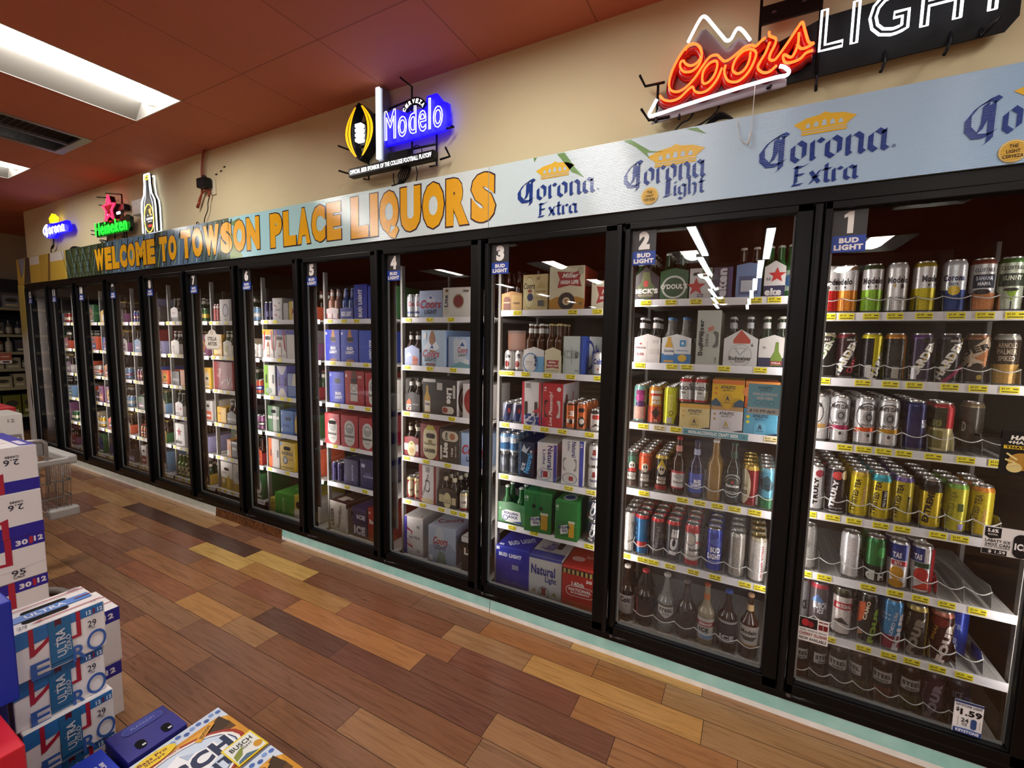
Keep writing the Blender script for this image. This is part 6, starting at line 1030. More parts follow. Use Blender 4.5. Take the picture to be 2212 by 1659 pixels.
# ---------------- the rest of doors 4 to 12: packs seen as slivers past the frames
CN = {'8a2a2c': 'dull red', 'd0ccc6': 'off-white', '2c3f8a': 'navy blue', 'c8a03a': 'mustard', '2f5a34': 'bottle green', 'b87a4a': 'tan', '3a3432': 'charcoal', 'c0563a': 'rust orange', '8a86a8': 'mauve', 'b8b4ae': 'silver grey', '6a8aa8': 'slate blue', 'c9b89a': 'cream', '7a4a6a': 'plum'}
def fill(d, r, x, x1):
    k = 0
    zmax = (SHZ[d][r - 2] if r > 1 else 2.1) - SHZ[d][r - 1] - .05
    while x < x1 - .09:
        c = random.choice(list(CN)); c2 = random.choice(list(CN)); k += 1; nth = ['first', 'second', 'third', 'fourth', 'fifth', 'sixth', 'seventh', 'eighth'][k - 1]; u = random.random()
        tail = f'{nth} past the frame' if d < 9 else f'{nth} from left'
        if u < .4:
            wd = min(random.uniform(.11, .17), x1 - x); h = min(zmax, random.uniform(.13, .25))
            put_box(d, r, x, x + wd, h, f'{CN[c]} carton with {CN[c2]} panel, {tail}', c, [('R', .08, .1, .92, .5, c2), ('S', .5, .75, .4, .12, '1a1614'), ('R', .2, .24, .8, .34, 'e0dcd4')] if u < .2 else [('O', .5, .5, .36, .32, c2), ('R', .15, .08, .85, .16, 'e0dcd4'), ('R', .3, .44, .7, .56, '2a2624')], lft=[('R', .1, .2, .9, .8, c2)])
        elif u < .75:
            wd = .132
            if x + wd > x1: break
            put_six(d, r, x, x + wd, f'{CN[c]} six-pack with {CN[c2]} badge, {tail}', c, [('O', .5, .36, .3, .26, c2), ('R', .2, .3, .8, .4, 'd8d4cc')], random.choice(['2a1508', '1f3a20', '3a1c0c']), random.choice(['d8d4cc', 'b8a04a', '8a2a2a', '2a2a2c']), random.choice([None, 'd0c8b8']), side=c2)
        else:
            wd = .135
            if x + wd > x1: break
            can_pack(d, r, x, SHZ[d][r - 1] - .004, f'{CN[c]} can pack with {CN[c2]} band, {tail}', c, [('R', -1.9, .3, 1.9, .6, c2), ('R', -.5, .4, .5, .5, 'e0dcd4')], None)
        x += wd + .012
FX = {4: .6, 5: .61, 6: .52, 7: .42, 8: .32}
for d in range(4, 13):
    for r in range(1, len(SHZ[d]) + 1): fill(d, r, FX.get(d, .04) + (.06 if d == 8 and r < 3 else 0) + (.11 if d == 4 else 0), .72)
print('products', len(bpy.data.objects))
# ================================================================== signs on the wall
def neon_text(mb, s, x0, x1, z0, z1, y, r, m, bold=.02, slope=0):
    for lp in outline2d(s, bold):
        mb.tube([(x0 + px * (x1 - x0), y, z0 + pz * (z1 - z0) + slope * px * (x1 - x0)) for px, pz in lp], r, m, 6, True)
def rods(mb, segs, r=.005, m='b101014'):
    for s in segs: MB().tube(s, r, m, 6).build('hanging_rod', mb)
# -- red and white beer sign, upper right
t = thing('neon_sign', 'large red and white neon beer sign at the upper right', 'sign', (0, 0, 0))
NY = -.03
CO = {'C': [(-.544,2.853),(-.529,2.869),(-.503,2.866),(-.482,2.843),(-.478,2.812),(-.497,2.788),(-.521,2.785),(-.541,2.799),(-.549,2.812),(-.561,2.808),(-.56,2.786),(-.543,2.766),(-.514,2.761),(-.488,2.778),(-.477,2.81),(-.487,2.848),(-.51,2.869),(-.539,2.865),(-.568,2.831),(-.594,2.781),(-.604,2.736),(-.595,2.704),(-.564,2.691),(-.529,2.704),(-.496,2.735),(-.467,2.776),(-.444,2.8),(-.419,2.8),(-.404,2.784),(-.388,2.768),(-.367,2.771),(-.339,2.788),(-.316,2.802),(-.291,2.803),(-.277,2.795),(-.256,2.811),(-.244,2.817)],
      'sw': [(-.641,2.693),(-.623,2.671),(-.591,2.659),(-.557,2.664),(-.525,2.689),(-.507,2.697),(-.496,2.676),(-.471,2.665),(-.441,2.672),(-.413,2.703),(-.396,2.744)],
      'o1': [(-.47,2.718),(-.467,2.749),(-.446,2.774),(-.422,2.778),(-.414,2.761),(-.422,2.727),(-.442,2.702),(-.463,2.699),(-.47,2.718)],
      'o2': [(-.383,2.751),(-.386,2.725),(-.372,2.69),(-.342,2.676),(-.314,2.686),(-.29,2.714),(-.274,2.756),(-.277,2.776),(-.295,2.789),(-.32,2.788),(-.344,2.768),(-.355,2.741),(-.353,2.72),(-.334,2.706),(-.312,2.716),(-.297,2.745),(-.294,2.778)],
      'r': [(-.233,2.836),(-.229,2.819),(-.209,2.804),(-.209,2.784),(-.222,2.755),(-.225,2.733),(-.208,2.725),(-.189,2.746),(-.162,2.784),(-.136,2.824),(-.123,2.838),(-.113,2.807),(-.097,2.759),(-.081,2.751),(-.105,2.742),(-.122,2.744),(-.135,2.763)],
      'r2': [(-.228,2.796),(-.241,2.76),(-.257,2.732),(-.264,2.71),(-.245,2.688),(-.221,2.686),(-.199,2.703)],
      's': [(-.132,2.803),(-.132,2.762),(-.144,2.727),(-.155,2.721),(-.173,2.735),(-.179,2.731),(-.172,2.708),(-.151,2.701),(-.122,2.706),(-.103,2.723),(-.081,2.726)]}
RED = f'e{NEON * 1.2}:ff4a1a'; WHT = f'e{NEON * .7}:f2f6ff'
mb = MB(); bk = MB()
for k, ps in CO.items():
    c = [(p.x, NY, p.y) for p in smooth(ps, 4)]
    mb.tube(c, .0048, RED, 6)
    bk.tube([(x, NY + .03, z - .012) for x, _, z in c], .017, 'k7a0a10', 6)
mb.build('red_script_tube', t); bk.build('red_script_backing', t)
MT = [(-.535,2.882),(-.519,2.912),(-.499,2.948),(-.484,2.966),(-.467,2.959),(-.438,2.919),(-.402,2.868),(-.386,2.847),(-.369,2.847),(-.355,2.872),(-.343,2.881),(-.324,2.863),(-.298,2.823)]
BS = [(-.653,2.679),(-.676,2.639),(-.683,2.622),(-.664,2.614),(-.525,2.63),(-.324,2.65),(-.201,2.658),(-.164,2.657),(-.155,2.67),(-.173,2.69),(-.189,2.697)]
MB().tube([(p.x, NY, p.y) for p in smooth(MT, 3)], .0062, WHT, 6).build('mountain_tube', t)
MB().tube([(p.x, NY, p.y) for p in smooth(BS, 3)], .0068, WHT, 6).build('base_tube', t)
mb = MB(); neon_text(mb, 'LIGHT', -.062, .46, 2.715, 2.862, NY, .0045, WHT, .075, .0); mb.build('white_letter_tube', t)
pl = MB()
pl.prism([(-.68, 2.595), (-.16, 2.632), (-.16, 2.66), (-.2, 2.7), (-.3, 2.84), (-.345, 2.865), (-.385, 2.83), (-.47, 2.935), (-.49, 2.935), (-.545, 2.84), (-.62, 2.72)], NY + .034, NY + .04, 'k6c6062')
pl.prism([(-.3, 2.64), (.46, 2.66), (.49, 2.70), (.49, 2.875), (-.05, 2.86), (-.26, 2.79)], NY + .041, NY + .047, 'd0b0b0d')
pl.build('back_panel', t)
fr_ = MB()
rods(t, [[(-.265, .01, 2.66), (-.267, .01, 3.02)], [(-.062, .01, 2.66), (-.064, .01, 3.02)], [(-.733, NY, 2.8), (-.715, .01, 2.768), (-.63, .01, 2.765)], [(-.715, NY - .02, 2.644), (-.69, .0, 2.612), (-.6, .0, 2.61)], [(-.66, .02, 2.77), (-.66, .02, 2.62)],
           [(.144, .02, 2.7), (.146, .0, 2.64), (.132, -.02, 2.6)], [(.322, .02, 2.71), (.322, .0, 2.66), (.303, -.02, 2.612)], [(-.06, .02, 2.68), (-.06, .0, 2.59)], [(.4, .02, 2.7), (.4, 0, 2.655), (.435, -.02, 2.7)], [(-.21, .015, 2.655), (-.225, -.02, 2.63)], [(-.56, .015, 2.63), (-.56, 0, 2.59)], [(-.66, .015, 2.63), (-.655, -.02, 2.59)]], .006)
fr_.box(-.265, -.06, .0, .012, 2.888, 2.955, 'b141214'); fr_.box(-.1, .02, .012, .05, 2.98, 3.05, 'b141214')
for x, z in ((-.22, 2.92), (-.12, 2.93)): fr_.lathe([(.008, -.002), (.008, .002)], 'x808080', 10, (x, -.002, z))
fr_.build('hanging_frame', t)
tag(MB().tube([(-.27, -.02, 2.65), (-.271, -.022, 2.56), (-.272, -.02, 2.47), (-.278, -.03, 2.43), (-.29, -.03, 2.425), (-.315, -.028, 2.45), (-.325, -.018, 2.51), (-.325, .0, 2.552)], .0016, 'wc9c9c4', 5).tube([(-.272, -.022, 2.47), (-.283, -.03, 2.42)], .004, 'wc9c9c4', 5).build('hanging_string'), 'thin white string dangling below the red neon sign', 'string')
m = MB(); m.tube([(p.x, .02, p.y) for p in smooth([(-.5, 2.62), (-.52, 2.59), (-.55, 2.58), (-.575, 2.555), (-.57, 2.535)], 4)], .004, 'b141414')
for i in range(4): m.tube([(p.x, .02 - .006 * i, p.y) for p in smooth([(-.45, 2.545), (-.4, 2.565 + .006 * i), (-.36, 2.56), (-.345, 2.545)], 4)], .004, 'b141414')
m.tube([(p.x, .02, p.y) for p in smooth([(-.4, 2.64), (-.41, 2.6), (-.45, 2.57), (-.5, 2.55), (-.53, 2.545)], 4)], .004, 'b141414')
m.build('power_cord', t)
# -- football and blue lettering sign
t = thing('neon_sign', 'neon sign with yellow football, white post and blue lettering', 'sign', (0, 0, 0))
cx, z0, z1 = -2.478, 2.728, 3.076
def arc_side(sg, w_, n=14): return [(cx + sg * w_ * math.sin(PI * i / n) ** .85, z0 + (z1 - z0) * i / n) for i in range(n + 1)]
fb = MB(); yl = MB(); bl = MB()
for sg in (-1, 1):
    outer, inner = arc_side(sg, .128), arc_side(sg, .062)
    for A_, B_, mbx, y0_, y1_, mk in ((outer, inner, fb, -.03, .035, 'b15151a'),):
        for i in range(14):
            q = [A_[i], B_[i], B_[i + 1], A_[i + 1]]
            if sg > 0: q.reverse()
            q = q[::-1]
            mbx.prism(q, y0_, y1_, mk)
    for wa, wb in ((.122, .1), (.094, .074)):
        A_, B_ = arc_side(sg, wa), arc_side(sg, wb)
        for i in range(1, 13):
            q = [A_[i], B_[i], B_[i + 1], A_[i + 1]]
            if sg > 0: q.reverse()
            q = q[::-1]
            yl.add([(x, -.0312, z) for x, z in q], [(0, 1, 2, 3)], f'e{NEON * .26}:ffc21a')
fb.build('football_body', t); yl.build('football_stripe', t)
for i in range(4): bl.box(-2.512, -2.458, -.034, .0, 2.845 + .029 * i, 2.865 + .029 * i, f'e{NEON * .7}:ffffff', .004)
bl.box(-2.5, -2.44, .0, .03, 2.83, 2.97, 'b15151a'); bl.build('lacing', t)
MB().box(-2.322, -2.29, -.045, -.03, 2.702, 3.12, f'e{NEON * .6}:eaf2ff', .006).box(-2.318, -2.272, -.03, .03, 2.66, 3.118, 'x8a9098', .004).build('white_post', t)
p = MB(); p.prism([(-2.275, 2.785), (-2.0, 2.785), (-1.82, 2.79), (-1.79, 2.83), (-1.8, 2.93), (-1.84, 2.95), (-1.88, 3.0), (-1.95, 3.0), (-1.97, 2.94), (-2.1, 2.94), (-2.2, 2.985), (-2.275, 2.965)], -.012, .01, f'e{NEON * .5}:1206e8'); p.build('blue_panel', t)
mb = MB(); neon_text(mb, 'Modelo', -2.262, -1.83, 2.806, 2.975, -.026, .0024, f'e{NEON * .7}:e6e8ff', .06); mb.build('blue_letter_tube', t)
ar = MB(); A_ = ell(-2.035, 2.9, .105, .105, 12, PI * .18, PI * .86); B_ = ell(-2.035, 2.9, .07, .06, 12, PI * .18, PI * .86)
for i in range(11): ar.prism([A_[i + 1], B_[i + 1], B_[i], A_[i]], -.03, -.01, 'b15151a')
for i, ch in enumerate('CERVEZA'):
    an = PI * (.8 - .1 * i); vs, fs = text2d(ch, .04); ca, sa = math.cos(an - PI / 2), math.sin(an - PI / 2); bx, bz = -2.035 + .086 * math.cos(an), 2.9 + .083 * math.sin(an)
    ar.add([(bx + x * .019 * ca - y * .024 * sa, -.0308, bz + x * .019 * sa + y * .024 * ca) for x, y in vs], fs, f'e{NEON * .6}:ffffff')
ar.build('arched_banner', t)
br = MB().box(-2.562, -1.878, -.045, .0, 2.632, 2.683, 'b131318', .003)
br.decals([('T', 'OFFICIAL BEER SPONSOR OF THE COLLEGE FOOTBALL PLAYOFF', 0, 0, .655, .026, f'e{NEON * .5}:ffffff', 0, .02)], flat((-2.22, -.045, 2.658), (1, 0, 0), (0, 0, 1), (0, -1, 0)), 1, 1)
br.build('slogan_bar', t)
fr_ = MB()
rods(t, [[(-2.12, -.05, 3.125), (-2.09, .02, 3.1), (-2.09, .02, 2.69)], [(-1.905, .02, 2.8), (-1.905, .02, 2.62), (-1.9, -.05, 2.59)], [(-2.45, .02, 3.05), (-2.45, .02, 2.62), (-2.42, -.05, 2.6)], [(-2.44, .02, 3.0), (-2.075, .02, 3.03)], [(-2.27, .02, 2.75), (-1.9, .02, 2.74)],
           [(-2.45, .02, 2.94), (-2.3, .02, 2.95)], [(-2.45, .02, 2.8), (-2.3, .02, 2.8)], [(-2.648, -.05, 2.84), (-2.6, .02, 2.825), (-2.5, .02, 2.83)], [(-2.646, -.05, 2.685), (-2.6, .02, 2.675), (-2.54, .02, 2.675)], [(-1.79, -.05, 2.675), (-1.81, .02, 2.655), (-1.88, .02, 2.65)], [(-1.8, .02, 2.82), (-1.77, .0, 2.8), (-1.8, -.03, 2.785)]], .006)
MB().box(-2.26, -2.1, -.01, .04, 2.69, 2.74, 'b15151c', .004).build('transformer', t)
m = MB()
for i in range(5): m.tube([(p.x, .02 - .008 * i, p.y) for p in smooth([(-2.1, 2.66), (-2.13 - .01 * i, 2.6), (-2.17, 2.55), (-2.2 - .006 * i, 2.542)], 4)], .0045, 'b101014')
m.tube([(p.x, .02, p.y) for p in smooth([(-2.24, 2.63), (-2.235, 2.57), (-2.2, 2.545), (-2.13, 2.58), (-2.1, 2.64)], 5)], .0035, 'b101014').tube([(-2.06, .02, 2.64), (-2.05, .02, 2.6), (-2.06, .02, 2.545)], .003, 'b101014')
m.tube([(p.x, .0, p.y) for p in smooth([(-2.07, 2.66), (-2.08, 2.72), (-2.04, 2.75), (-2.0, 2.72), (-2.0, 2.66)], 5)], .003, 'b101014')
m.build('power_cord', t)
# -- tall bottle sign
t = thing('neon_sign', 'tall white outlined neon bottle sign in black', 'sign', (0, 0, 0))
bx = -5.225
half = [(.0, 3.075), (.045, 3.075), (.052, 3.05), (.052, 2.99), (.06, 2.95), (.07, 2.9), (.118, 2.84), (.13, 2.78), (.132, 2.556), (0, 2.556)]
outl = [(bx + a, z) for a, z in half] + [(bx - a, z) for a, z in half[::-1][1:-1]]
t_b = MB(); t_b.prism(outl[::-1], .0, .014, 'b1b1c20'); t_b.build('bottle_panel', t)
MB().tube([(bx + (x - bx) * .9, .034, 2.8 + (z - 2.8) * .97) for x, z in outl], .006, f'e{NEON * .5}:f4f8ff', 6, True).build('back_light', t)
for k, sc_ in ((0, 1.0), (1, .62)):
    pts = [(bx + a * sc_, -.006, z - .02 * k) for a, z in half[1:-1]]; pts2 = [(bx - a * sc_, -.006, z - .02 * k) for a, z in half[1:-1]]
    MB().tube(pts2[::-1] + pts, .0065 if k == 0 else .003, f'e{NEON * (.5 if k == 0 else .2)}:f4f8ff', 6).build('white_tube' if k == 0 else 'inner_white_tube', t)
MB().tube([(p.x, -.008, p.y) for p in smooth(ell(bx, 2.68, .085, .125, 20), 2, True)], .004, f'e{NEON * .3}:ffe060', 6, True).tube([(bx - .03, -.008, 3.055), (bx + .03, -.008, 3.055), (bx + .03, -.008, 3.03), (bx - .03, -.008, 3.03)], .005, f'e{NEON * .4}:ffd84a', 6, True).build('yellow_tube', t)
lb = MB(); lb.decals([('T', 'GUINNESS', 0, -.01, .13, .022, f'e{NEON * .3}:ffffff', 0, .03), ('T', 'DRAUGHT', 0, -.035, .08, .014, f'e{NEON * .2}:ffffff'), ('S', 0, -.075, .07, .024, f'e{NEON * .2}:d02a1c'), ('P', [(-.02, .07), (.028, .085), (.03, .03), (.012, .0), (.0, .03)], f'e{NEON * .15}:e8c860'), ('O', -.03, .02, .008, .008, f'e{NEON * .2}:ffffff'), ('O', .04, .02, .008, .008, f'e{NEON * .2}:ffffff')], flat((bx, .0, 2.69), (1, 0, 0), (0, 0, 1), (0, -1, 0)), 1, 1)
lb.build('bottle_label', t)
# -- star and green lettering sign
t = thing('neon_sign', 'neon sign with red star above green lettering', 'sign', (0, 0, 0))
sx, szz = -5.95, 2.845
star = [(sx + x * .14, szz + y * .13) for x, y in STAR]
MB().tube([(x, -.035, z) for x, z in star], .009, f'e{NEON * 1.3}:ff1a38', 6, True).build('red_star_tube', t)
MB().prism(star, -.02, .02, 'b240a10').box(-6.12, -6.02, -.0, .05, 2.8, 2.89, 'b141418', .006).box(-5.86, -5.72, .0, .05, 2.82, 2.88, 'b141418', .006).build('star_backing', t)
for a, b in ((-6.08, -6.03), (-5.86, -5.79)): MB().box(a, b, -.012, .0, 2.785, 2.812, f'e{NEON * .4}:ffffff', .006).build('white_light', t)
MB().prism([(-6.30, 2.6), (-5.6, 2.6), (-5.56, 2.64), (-5.56, 2.735), (-5.62, 2.76), (-5.7, 2.735), (-6.29, 2.74)], -.02, .01, 'k02200a').build('green_panel', t)
mb = MB(); neon_text(mb, 'Heineken', -6.285, -5.6, 2.612, 2.735, -.034, .0038, f'e{NEON * .36}:22ff38', .05); mb.build('green_letter_tube', t)
fr_ = MB(); rods(t, [[(-5.8, .02, 2.98), (-5.8, .02, 2.56)], [(-6.0, .02, 2.98), (-6.0, .02, 2.57)], [(-5.8, .02, 2.98), (-5.83, .02, 2.985), (-5.95, -.05, 2.99)], [(-6.15, -.05, 2.98), (-6.0, .02, 2.97)], [(-6.34, -.05, 2.67), (-6.26, .02, 2.66)], [(-6.34, -.05, 2.63), (-6.26, .02, 2.62)], [(-6.12, -.05, 2.9), (-6.05, .02, 2.89)], [(-5.76, .02, 2.62), (-5.74, .02, 2.56), (-5.7, -.04, 2.55)]], .006)
fr_.tube([(p.x, .02, p.y) for p in smooth([(-6.18, 2.74), (-6.2, 2.78), (-6.14, 2.8), (-6.08, 2.78), (-6.06, 2.74)], 4)], .005, 'b101014').tube([(-6.17, .02, 2.6), (-6.18, .02, 2.55), (-6.22, .02, 2.545)], .005, 'b101014')
for i in range(3): fr_.tube([(p.x, .02 - .01 * i, p.y) for p in smooth([(-6.24, 2.545), (-6.3, 2.56 + .01 * i), (-6.2, 2.57), (-6.16, 2.548)], 4)], .004, 'b101014')
fr_.build('hanging_frame', t)
# -- far blue sign with yellow crown
t = thing('neon_sign', 'small blue neon sign with yellow crown at the far left', 'sign', (0, 0, 0))
MB().prism([(-7.66, 2.72), (-7.42, 2.70), (-7.34, 2.745), (-7.02, 2.74), (-6.98, 2.78), (-7.04, 2.86), (-7.3, 2.86), (-7.62, 2.87), (-7.72, 2.82)], -.015, .015, f'e{NEON * .35}:1206e8').build('blue_panel', t)
mb = MB()
ls = bl_lines('Corona'); a0 = min(p[0] for l in ls for p in l); a1 = max(p[0] for l in ls for p in l); b0 = min(p[1] for l in ls for p in l); b1 = max(p[1] for l in ls for p in l)
for l in ls: mb.tube([(-7.67 + (px - a0) / (a1 - a0) * .6, -.03, 2.72 + (pz - b0) / (b1 - b0) * .14) for px, pz in l], .006, f'e{NEON * .5}:e8e6ff', 6)
mb.build('white_letter_tube', t)
MB().prism([(-7.5, 2.875), (-7.36, 2.875), (-7.34, 2.93), (-7.4, 2.955), (-7.43, 2.975), (-7.46, 2.955), (-7.52, 2.93)], -.02, .015, f'e{NEON * .3}:ffe61a').build('yellow_crown', t)
MB().tube([(p.x, .02, p.y) for p in smooth([(-7.56, 2.71), (-7.57, 2.65), (-7.6, 2.62), (-7.66, 2.6), (-7.66, 2.545)], 5)], .0055, 'b17171b').tube([(-7.585, .02, 2.635), (-7.63, .02, 2.605)], .012, 'b17171b').build('power_cord', t)
# -- wall fittings
o = MB().box(-5.56, -5.36, -.0, .06, 2.745, 2.885, 'wb9bcb8', .006).box(-5.49, -5.46, -.004, .0, 2.84, 2.85, 'wd8dad8').build('junction_box'); tag(o, 'pale grey junction box left of the bottle sign', 'box')
t = thing('power_adapter', 'black plug-in power adapter on the wall', 'adapter', (0, 0, 0))
MB().box(-4.385, -4.265, -.02, .045, 2.83, 2.91, 'b17181c', .01).build('body', t); MB().tube([(p.x, .01, p.y) for p in smooth([(-4.34, 2.91), (-4.335, 2.93), (-4.31, 2.93), (-4.28, 2.91)], 4)], .004, 'b17181c').build('loop', t)
MB().box(-4.30, -4.23, .05, .06, 2.78, 2.9, 'wd8d0b8').build('socket_plate', t)
o = MB().tube([(p.x, .03, p.y) for p in smooth([(-4.33, 3.145), (-4.36, 3.1), (-4.385, 3.0), (-4.39, 2.9), (-4.395, 2.82), (-4.42, 2.76), (-4.47, 2.7), (-4.46, 2.73), (-4.41, 2.79), (-4.36, 2.815), (-4.3, 2.81), (-4.28, 2.79), (-4.3, 2.765)], 4)], .0075, 'w8a3420').tube([(p.x, .03, p.y) for p in smooth([(-4.3, 3.145), (-4.34, 3.08), (-4.36, 2.99), (-4.36, 2.92)], 4)], .0045, 'w8a4a30').tube([(-4.44, .03, 2.74), (-4.475, .03, 2.695)], .013, 'w8a3420').build('extension_cord')
tag(o, 'rust red extension cord hanging from the ceiling beside the adapter', 'cord')
o = MB().tube([(p.x, .035, p.y) for p in smooth([(-4.29, 2.77), (-4.32, 2.72), (-4.33, 2.66), (-4.38, 2.6), (-4.4, 2.545), (-4.45, 2.55), (-4.5, 2.58), (-4.51, 2.555)], 4)], .004, 'b1c1a1a').build('power_cord', t)
for i, (x, z, lb) in enumerate(((-4.22, 2.94, 'lowest'), (-4.15, 2.955, 'middle'), (-4.1, 2.98, 'highest'))):
    tag(MB().box(x - .009, x + .009, .052, .06, z - .006, z + .004, 'b3a3430').build('wall_hook'), f'{lb} of three small dark hooks right of the adapter', 'hook')
o = MB().prism([(-7.1, 2.5), (-6.9, 2.5), (-6.91, 2.56), (-6.95, 2.575), (-7.03, 2.575), (-7.09, 2.56)], .01, .05, 'b1a1a1c').build('adapter_box'); tag(o, 'small black box resting behind the far fascia panel', 'box')
# ================================================================== far wall shelving, glimpsed at the left edge
LV = [.3, .74, 1.03, 1.29, 1.56, 1.97]
t = thing('liquor_shelving', 'dark shelving of liquor along the far left wall', 'shelving', (0, 0, 0))
for z in LV: MB().box(-10.68, -10.3, -1.4, 1.6, z - .03, z, 'd5a5648').box(-10.3, -10.29, -1.4, 1.6, z - .035, z + .005, 'w8a8468').build('shelf_board', t)
MB().box(-10.688, -10.68, -1.4, 1.6, 0, 2.2, 'd1a1c24').build('back_panel', t)
for y in (-1.4, .6, 1.6): MB().box(-10.68, -10.3, y - .015, y + .015, 0, 2.2, 'd3a3832').build('side_panel', t)
cols = ['2a2e3c', '4c4a44', '6a665a', '3a3a40', '8a8470', '5a3a2a', '747a80']
for i, z in enumerate(LV):
    n = 0; y = -.1
    while y < .56:
        n += 1; u = random.random(); c = random.choice(cols)
        nth = ['first', 'second', 'third', 'fourth', 'fifth', 'sixth', 'seventh', 'eighth', 'ninth', 'tenth'][n - 1]
        where = f'{nth} from the left on the far wall shelving, level {["one", "two", "three", "four", "five", "six"][i]}'
        if i in (0, 1) or u < .4:
            wd = random.uniform(.11, .2); h = random.uniform(.14, .22) if i else .32
            cc = {0: '5a5c20', 1: '8a8468'}.get(i, c)
            o = MB().box(-10.5, -10.31, y, y + wd, z, z + h, 'p' + cc).decals([('O', .5, .6, .34, .16, '3a3428'), ('R', .15, .15, .85, .3, 'b0a888')], flat((-10.31, y, z), (0, 1, 0), (0, 0, 1), (1, 0, 0)), wd, h).build('liquor_carton')
            tag(o, f'carton {where}', 'box'); y += wd + .02
        else:
            r_ = .04; t2 = thing('liquor_bottle', f'bottle {where}', 'bottle', (-10.36, y + r_, z))
            for nme, m in bottle_parts(r_, random.uniform(.2, .25), c, '2a2a2a', '8a8678', None, [], sh=.6, nk=.75): m.build(nme, t2)
            y += .1
for i in range(2):
    o = MB().box(-10.6, -10.35, -.1 + .27 * i, .14 + .27 * i, 2.2, 2.46 - .05 * i, 'p2c2a30').build('storage_carton'); tag(o, f'{("left", "right")[i]} dark carton on top of the far wall shelving', 'box')
MB().box(-10.69, -10.29, -1.4, 1.6, 2.17, 2.2, 'd5a5648').build('top_board', t)
o = MB().box(-10.28, -10.275, .1, .24, 1.12, 1.28, 'pa85a42').decals([('R', 0, 0, 1, .3, 'e4e0dc'), ('R', .3, .08, .8, .22, '2a2624'), ('R', .2, .6, .8, .7, 'e0c8b8')], flat((-10.275, .1, 1.12), (0, 1, 0), (0, 0, 1), (1, 0, 0)), .14, .16).build('shelf_sign'); tag(o, 'small red and white price card on the far wall shelving', 'sign')
# ================================================================== stacks of cartons and the cart in the aisle
def pile_box(name, label, xf, depth, y1, wd, z, h, base, faces=(), top=(), right_=(), top_base=None, bev=.004, dx=0, group=None, slot_top=False):
    """carton whose printed face looks along +x at xf, right edge at y1"""
    m = MB(); m.box(xf - depth, xf, y1 - wd, y1, z, z + h, 'p' + base, bev)
    m.decals(faces, flat((xf, y1 - wd, z), (0, 1, 0), (0, 0, 1), (1, 0, 0)), wd, h)
    if top_base: m.decals([('R', .01, .01, .99, .99, top_base)], flat((xf, y1 - wd, z + h), (0, 1, 0), (-1, 0, 0), (0, 0, 1)), wd, depth)
    m.decals(top, flat((xf, y1 - wd, z + h), (0, 1, 0), (-1, 0, 0), (0, 0, 1)), wd, depth, lay=2)
    m.decals(right_, flat((xf, y1, z), (-1, 0, 0), (0, 0, 1), (0, 1, 0)), depth, h)
    return tag(m.build(name), label, 'box', group)
CH = lambda u0, u1, v0, v1, v2, c='b02840', wdt=.018: [('P', [(u1, v2), (u1, v0), (u0, v1), (u0, v1 - .05), (u1 - .07, v0 + .1), (u1 - .07, v2)], c)]
WB = 'ecebec'; IN = '30279a'
words = ['bottom', 'second lowest', 'second highest', 'top']
for i in range(4):
    z = .247 * i; xf = -3.68 + (.004 * ((i * 7) % 3))
    if i >= 2: fc = [('R', 0, 0, 1, .26, IN), ('P', [(.56, 0), (.63, 0), (.63, .46), (.56, .42)], 'b02840'), ('P', [(.63, .46), (.4, .34), (.4, .28), (.56, .36)], 'b02840'), ('T', '2.6', .72, .68, .16, .13, '2a2c3e', 180, .01), ('T', 'CARBS', .73, .8, .14, .05, '2a2c3e', 180)]
    else: fc = [('R', 0, .74, 1, 1, IN), ('T', '30', .75, .86, .13, .12, 'eceaf2', 0, .05), ('S', .85, .87, .04, .17, 'b02840'), ('T', '12', .93, .88, .1, .12, 'eceaf2', 0, .05), ('P', [(.57, 1), (.64, 1), (.64, .4), (.44, .42), (.44, .48), (.57, .47)], 'b02840'), ('T', '95', .69, .2, .15, .13, '2a2c3e', 0, .01), ('T', 'CALS', .69, .1, .12, .05, '2a2c3e'), ('L', .3, .22, 1, .32, .001, '9a9898')]
    pile_box('beer_carton', f'{words[i]} white and indigo thirty can carton of the tall aisle stack', xf, .56, -1.262, .36, z, .245, WB, fc, [('R', .62, .0, .98, .99, 'dcd8da'), ('P', [(.84, .05), (1, .02), (1, .98), (.84, .98)], IN), ('L', 0, .3, .8, .3, .004, 'b02840'), ('L', 0, .42, .8, .42, .003, 'b02840'), ('L', 0, .6, .7, .6, .003, '6a6068'), ('R', .86, .1, .94, .35, 'd0cae0')] if i == 3 else (), dx=0)
# cartons behind, on another pile
pile_box('beer_carton', 'white carton with beer glass picture and black handle hole', -5.0, .3, -.985, .3, .745, .255, 'd9d6d2', [('P', [(.38, .06), (.62, .06), (.62, .42), (.38, .42)], 'c09a3c'), ('P', [(.38, .42), (.62, .42), (.58, .9), (.44, .9)], 'c9c6c2'), ('S', .3, .52, .5, .2, 'd040405'), ('T', '12', .8, .82, .12, .1, '8a8688')], top_base='b9b9b4')
pile_box('beer_carton', 'red carton with white script behind the white one', -5.32, .34, -.94, .42, .745, .27, 'a81e28', [], [('L', .1, .5, .7, .3, .02, 'e8dcd8'), ('L', .3, .6, .8, .5, .015, 'e8dcd8')])
for i in range(3):
    pile_box('beer_carton', f'{["bottom", "middle", "upper"][i]} hidden carton under the white handled carton', -5.0, .3, -.985, .3, .248 * i, .246, '4a3a4a')
    pile_box('beer_carton', f'{["bottom", "middle", "upper"][i]} dark carton under the red script carton', -5.32, .34, -.94, .42, .248 * i, .246, '3a2a3a')
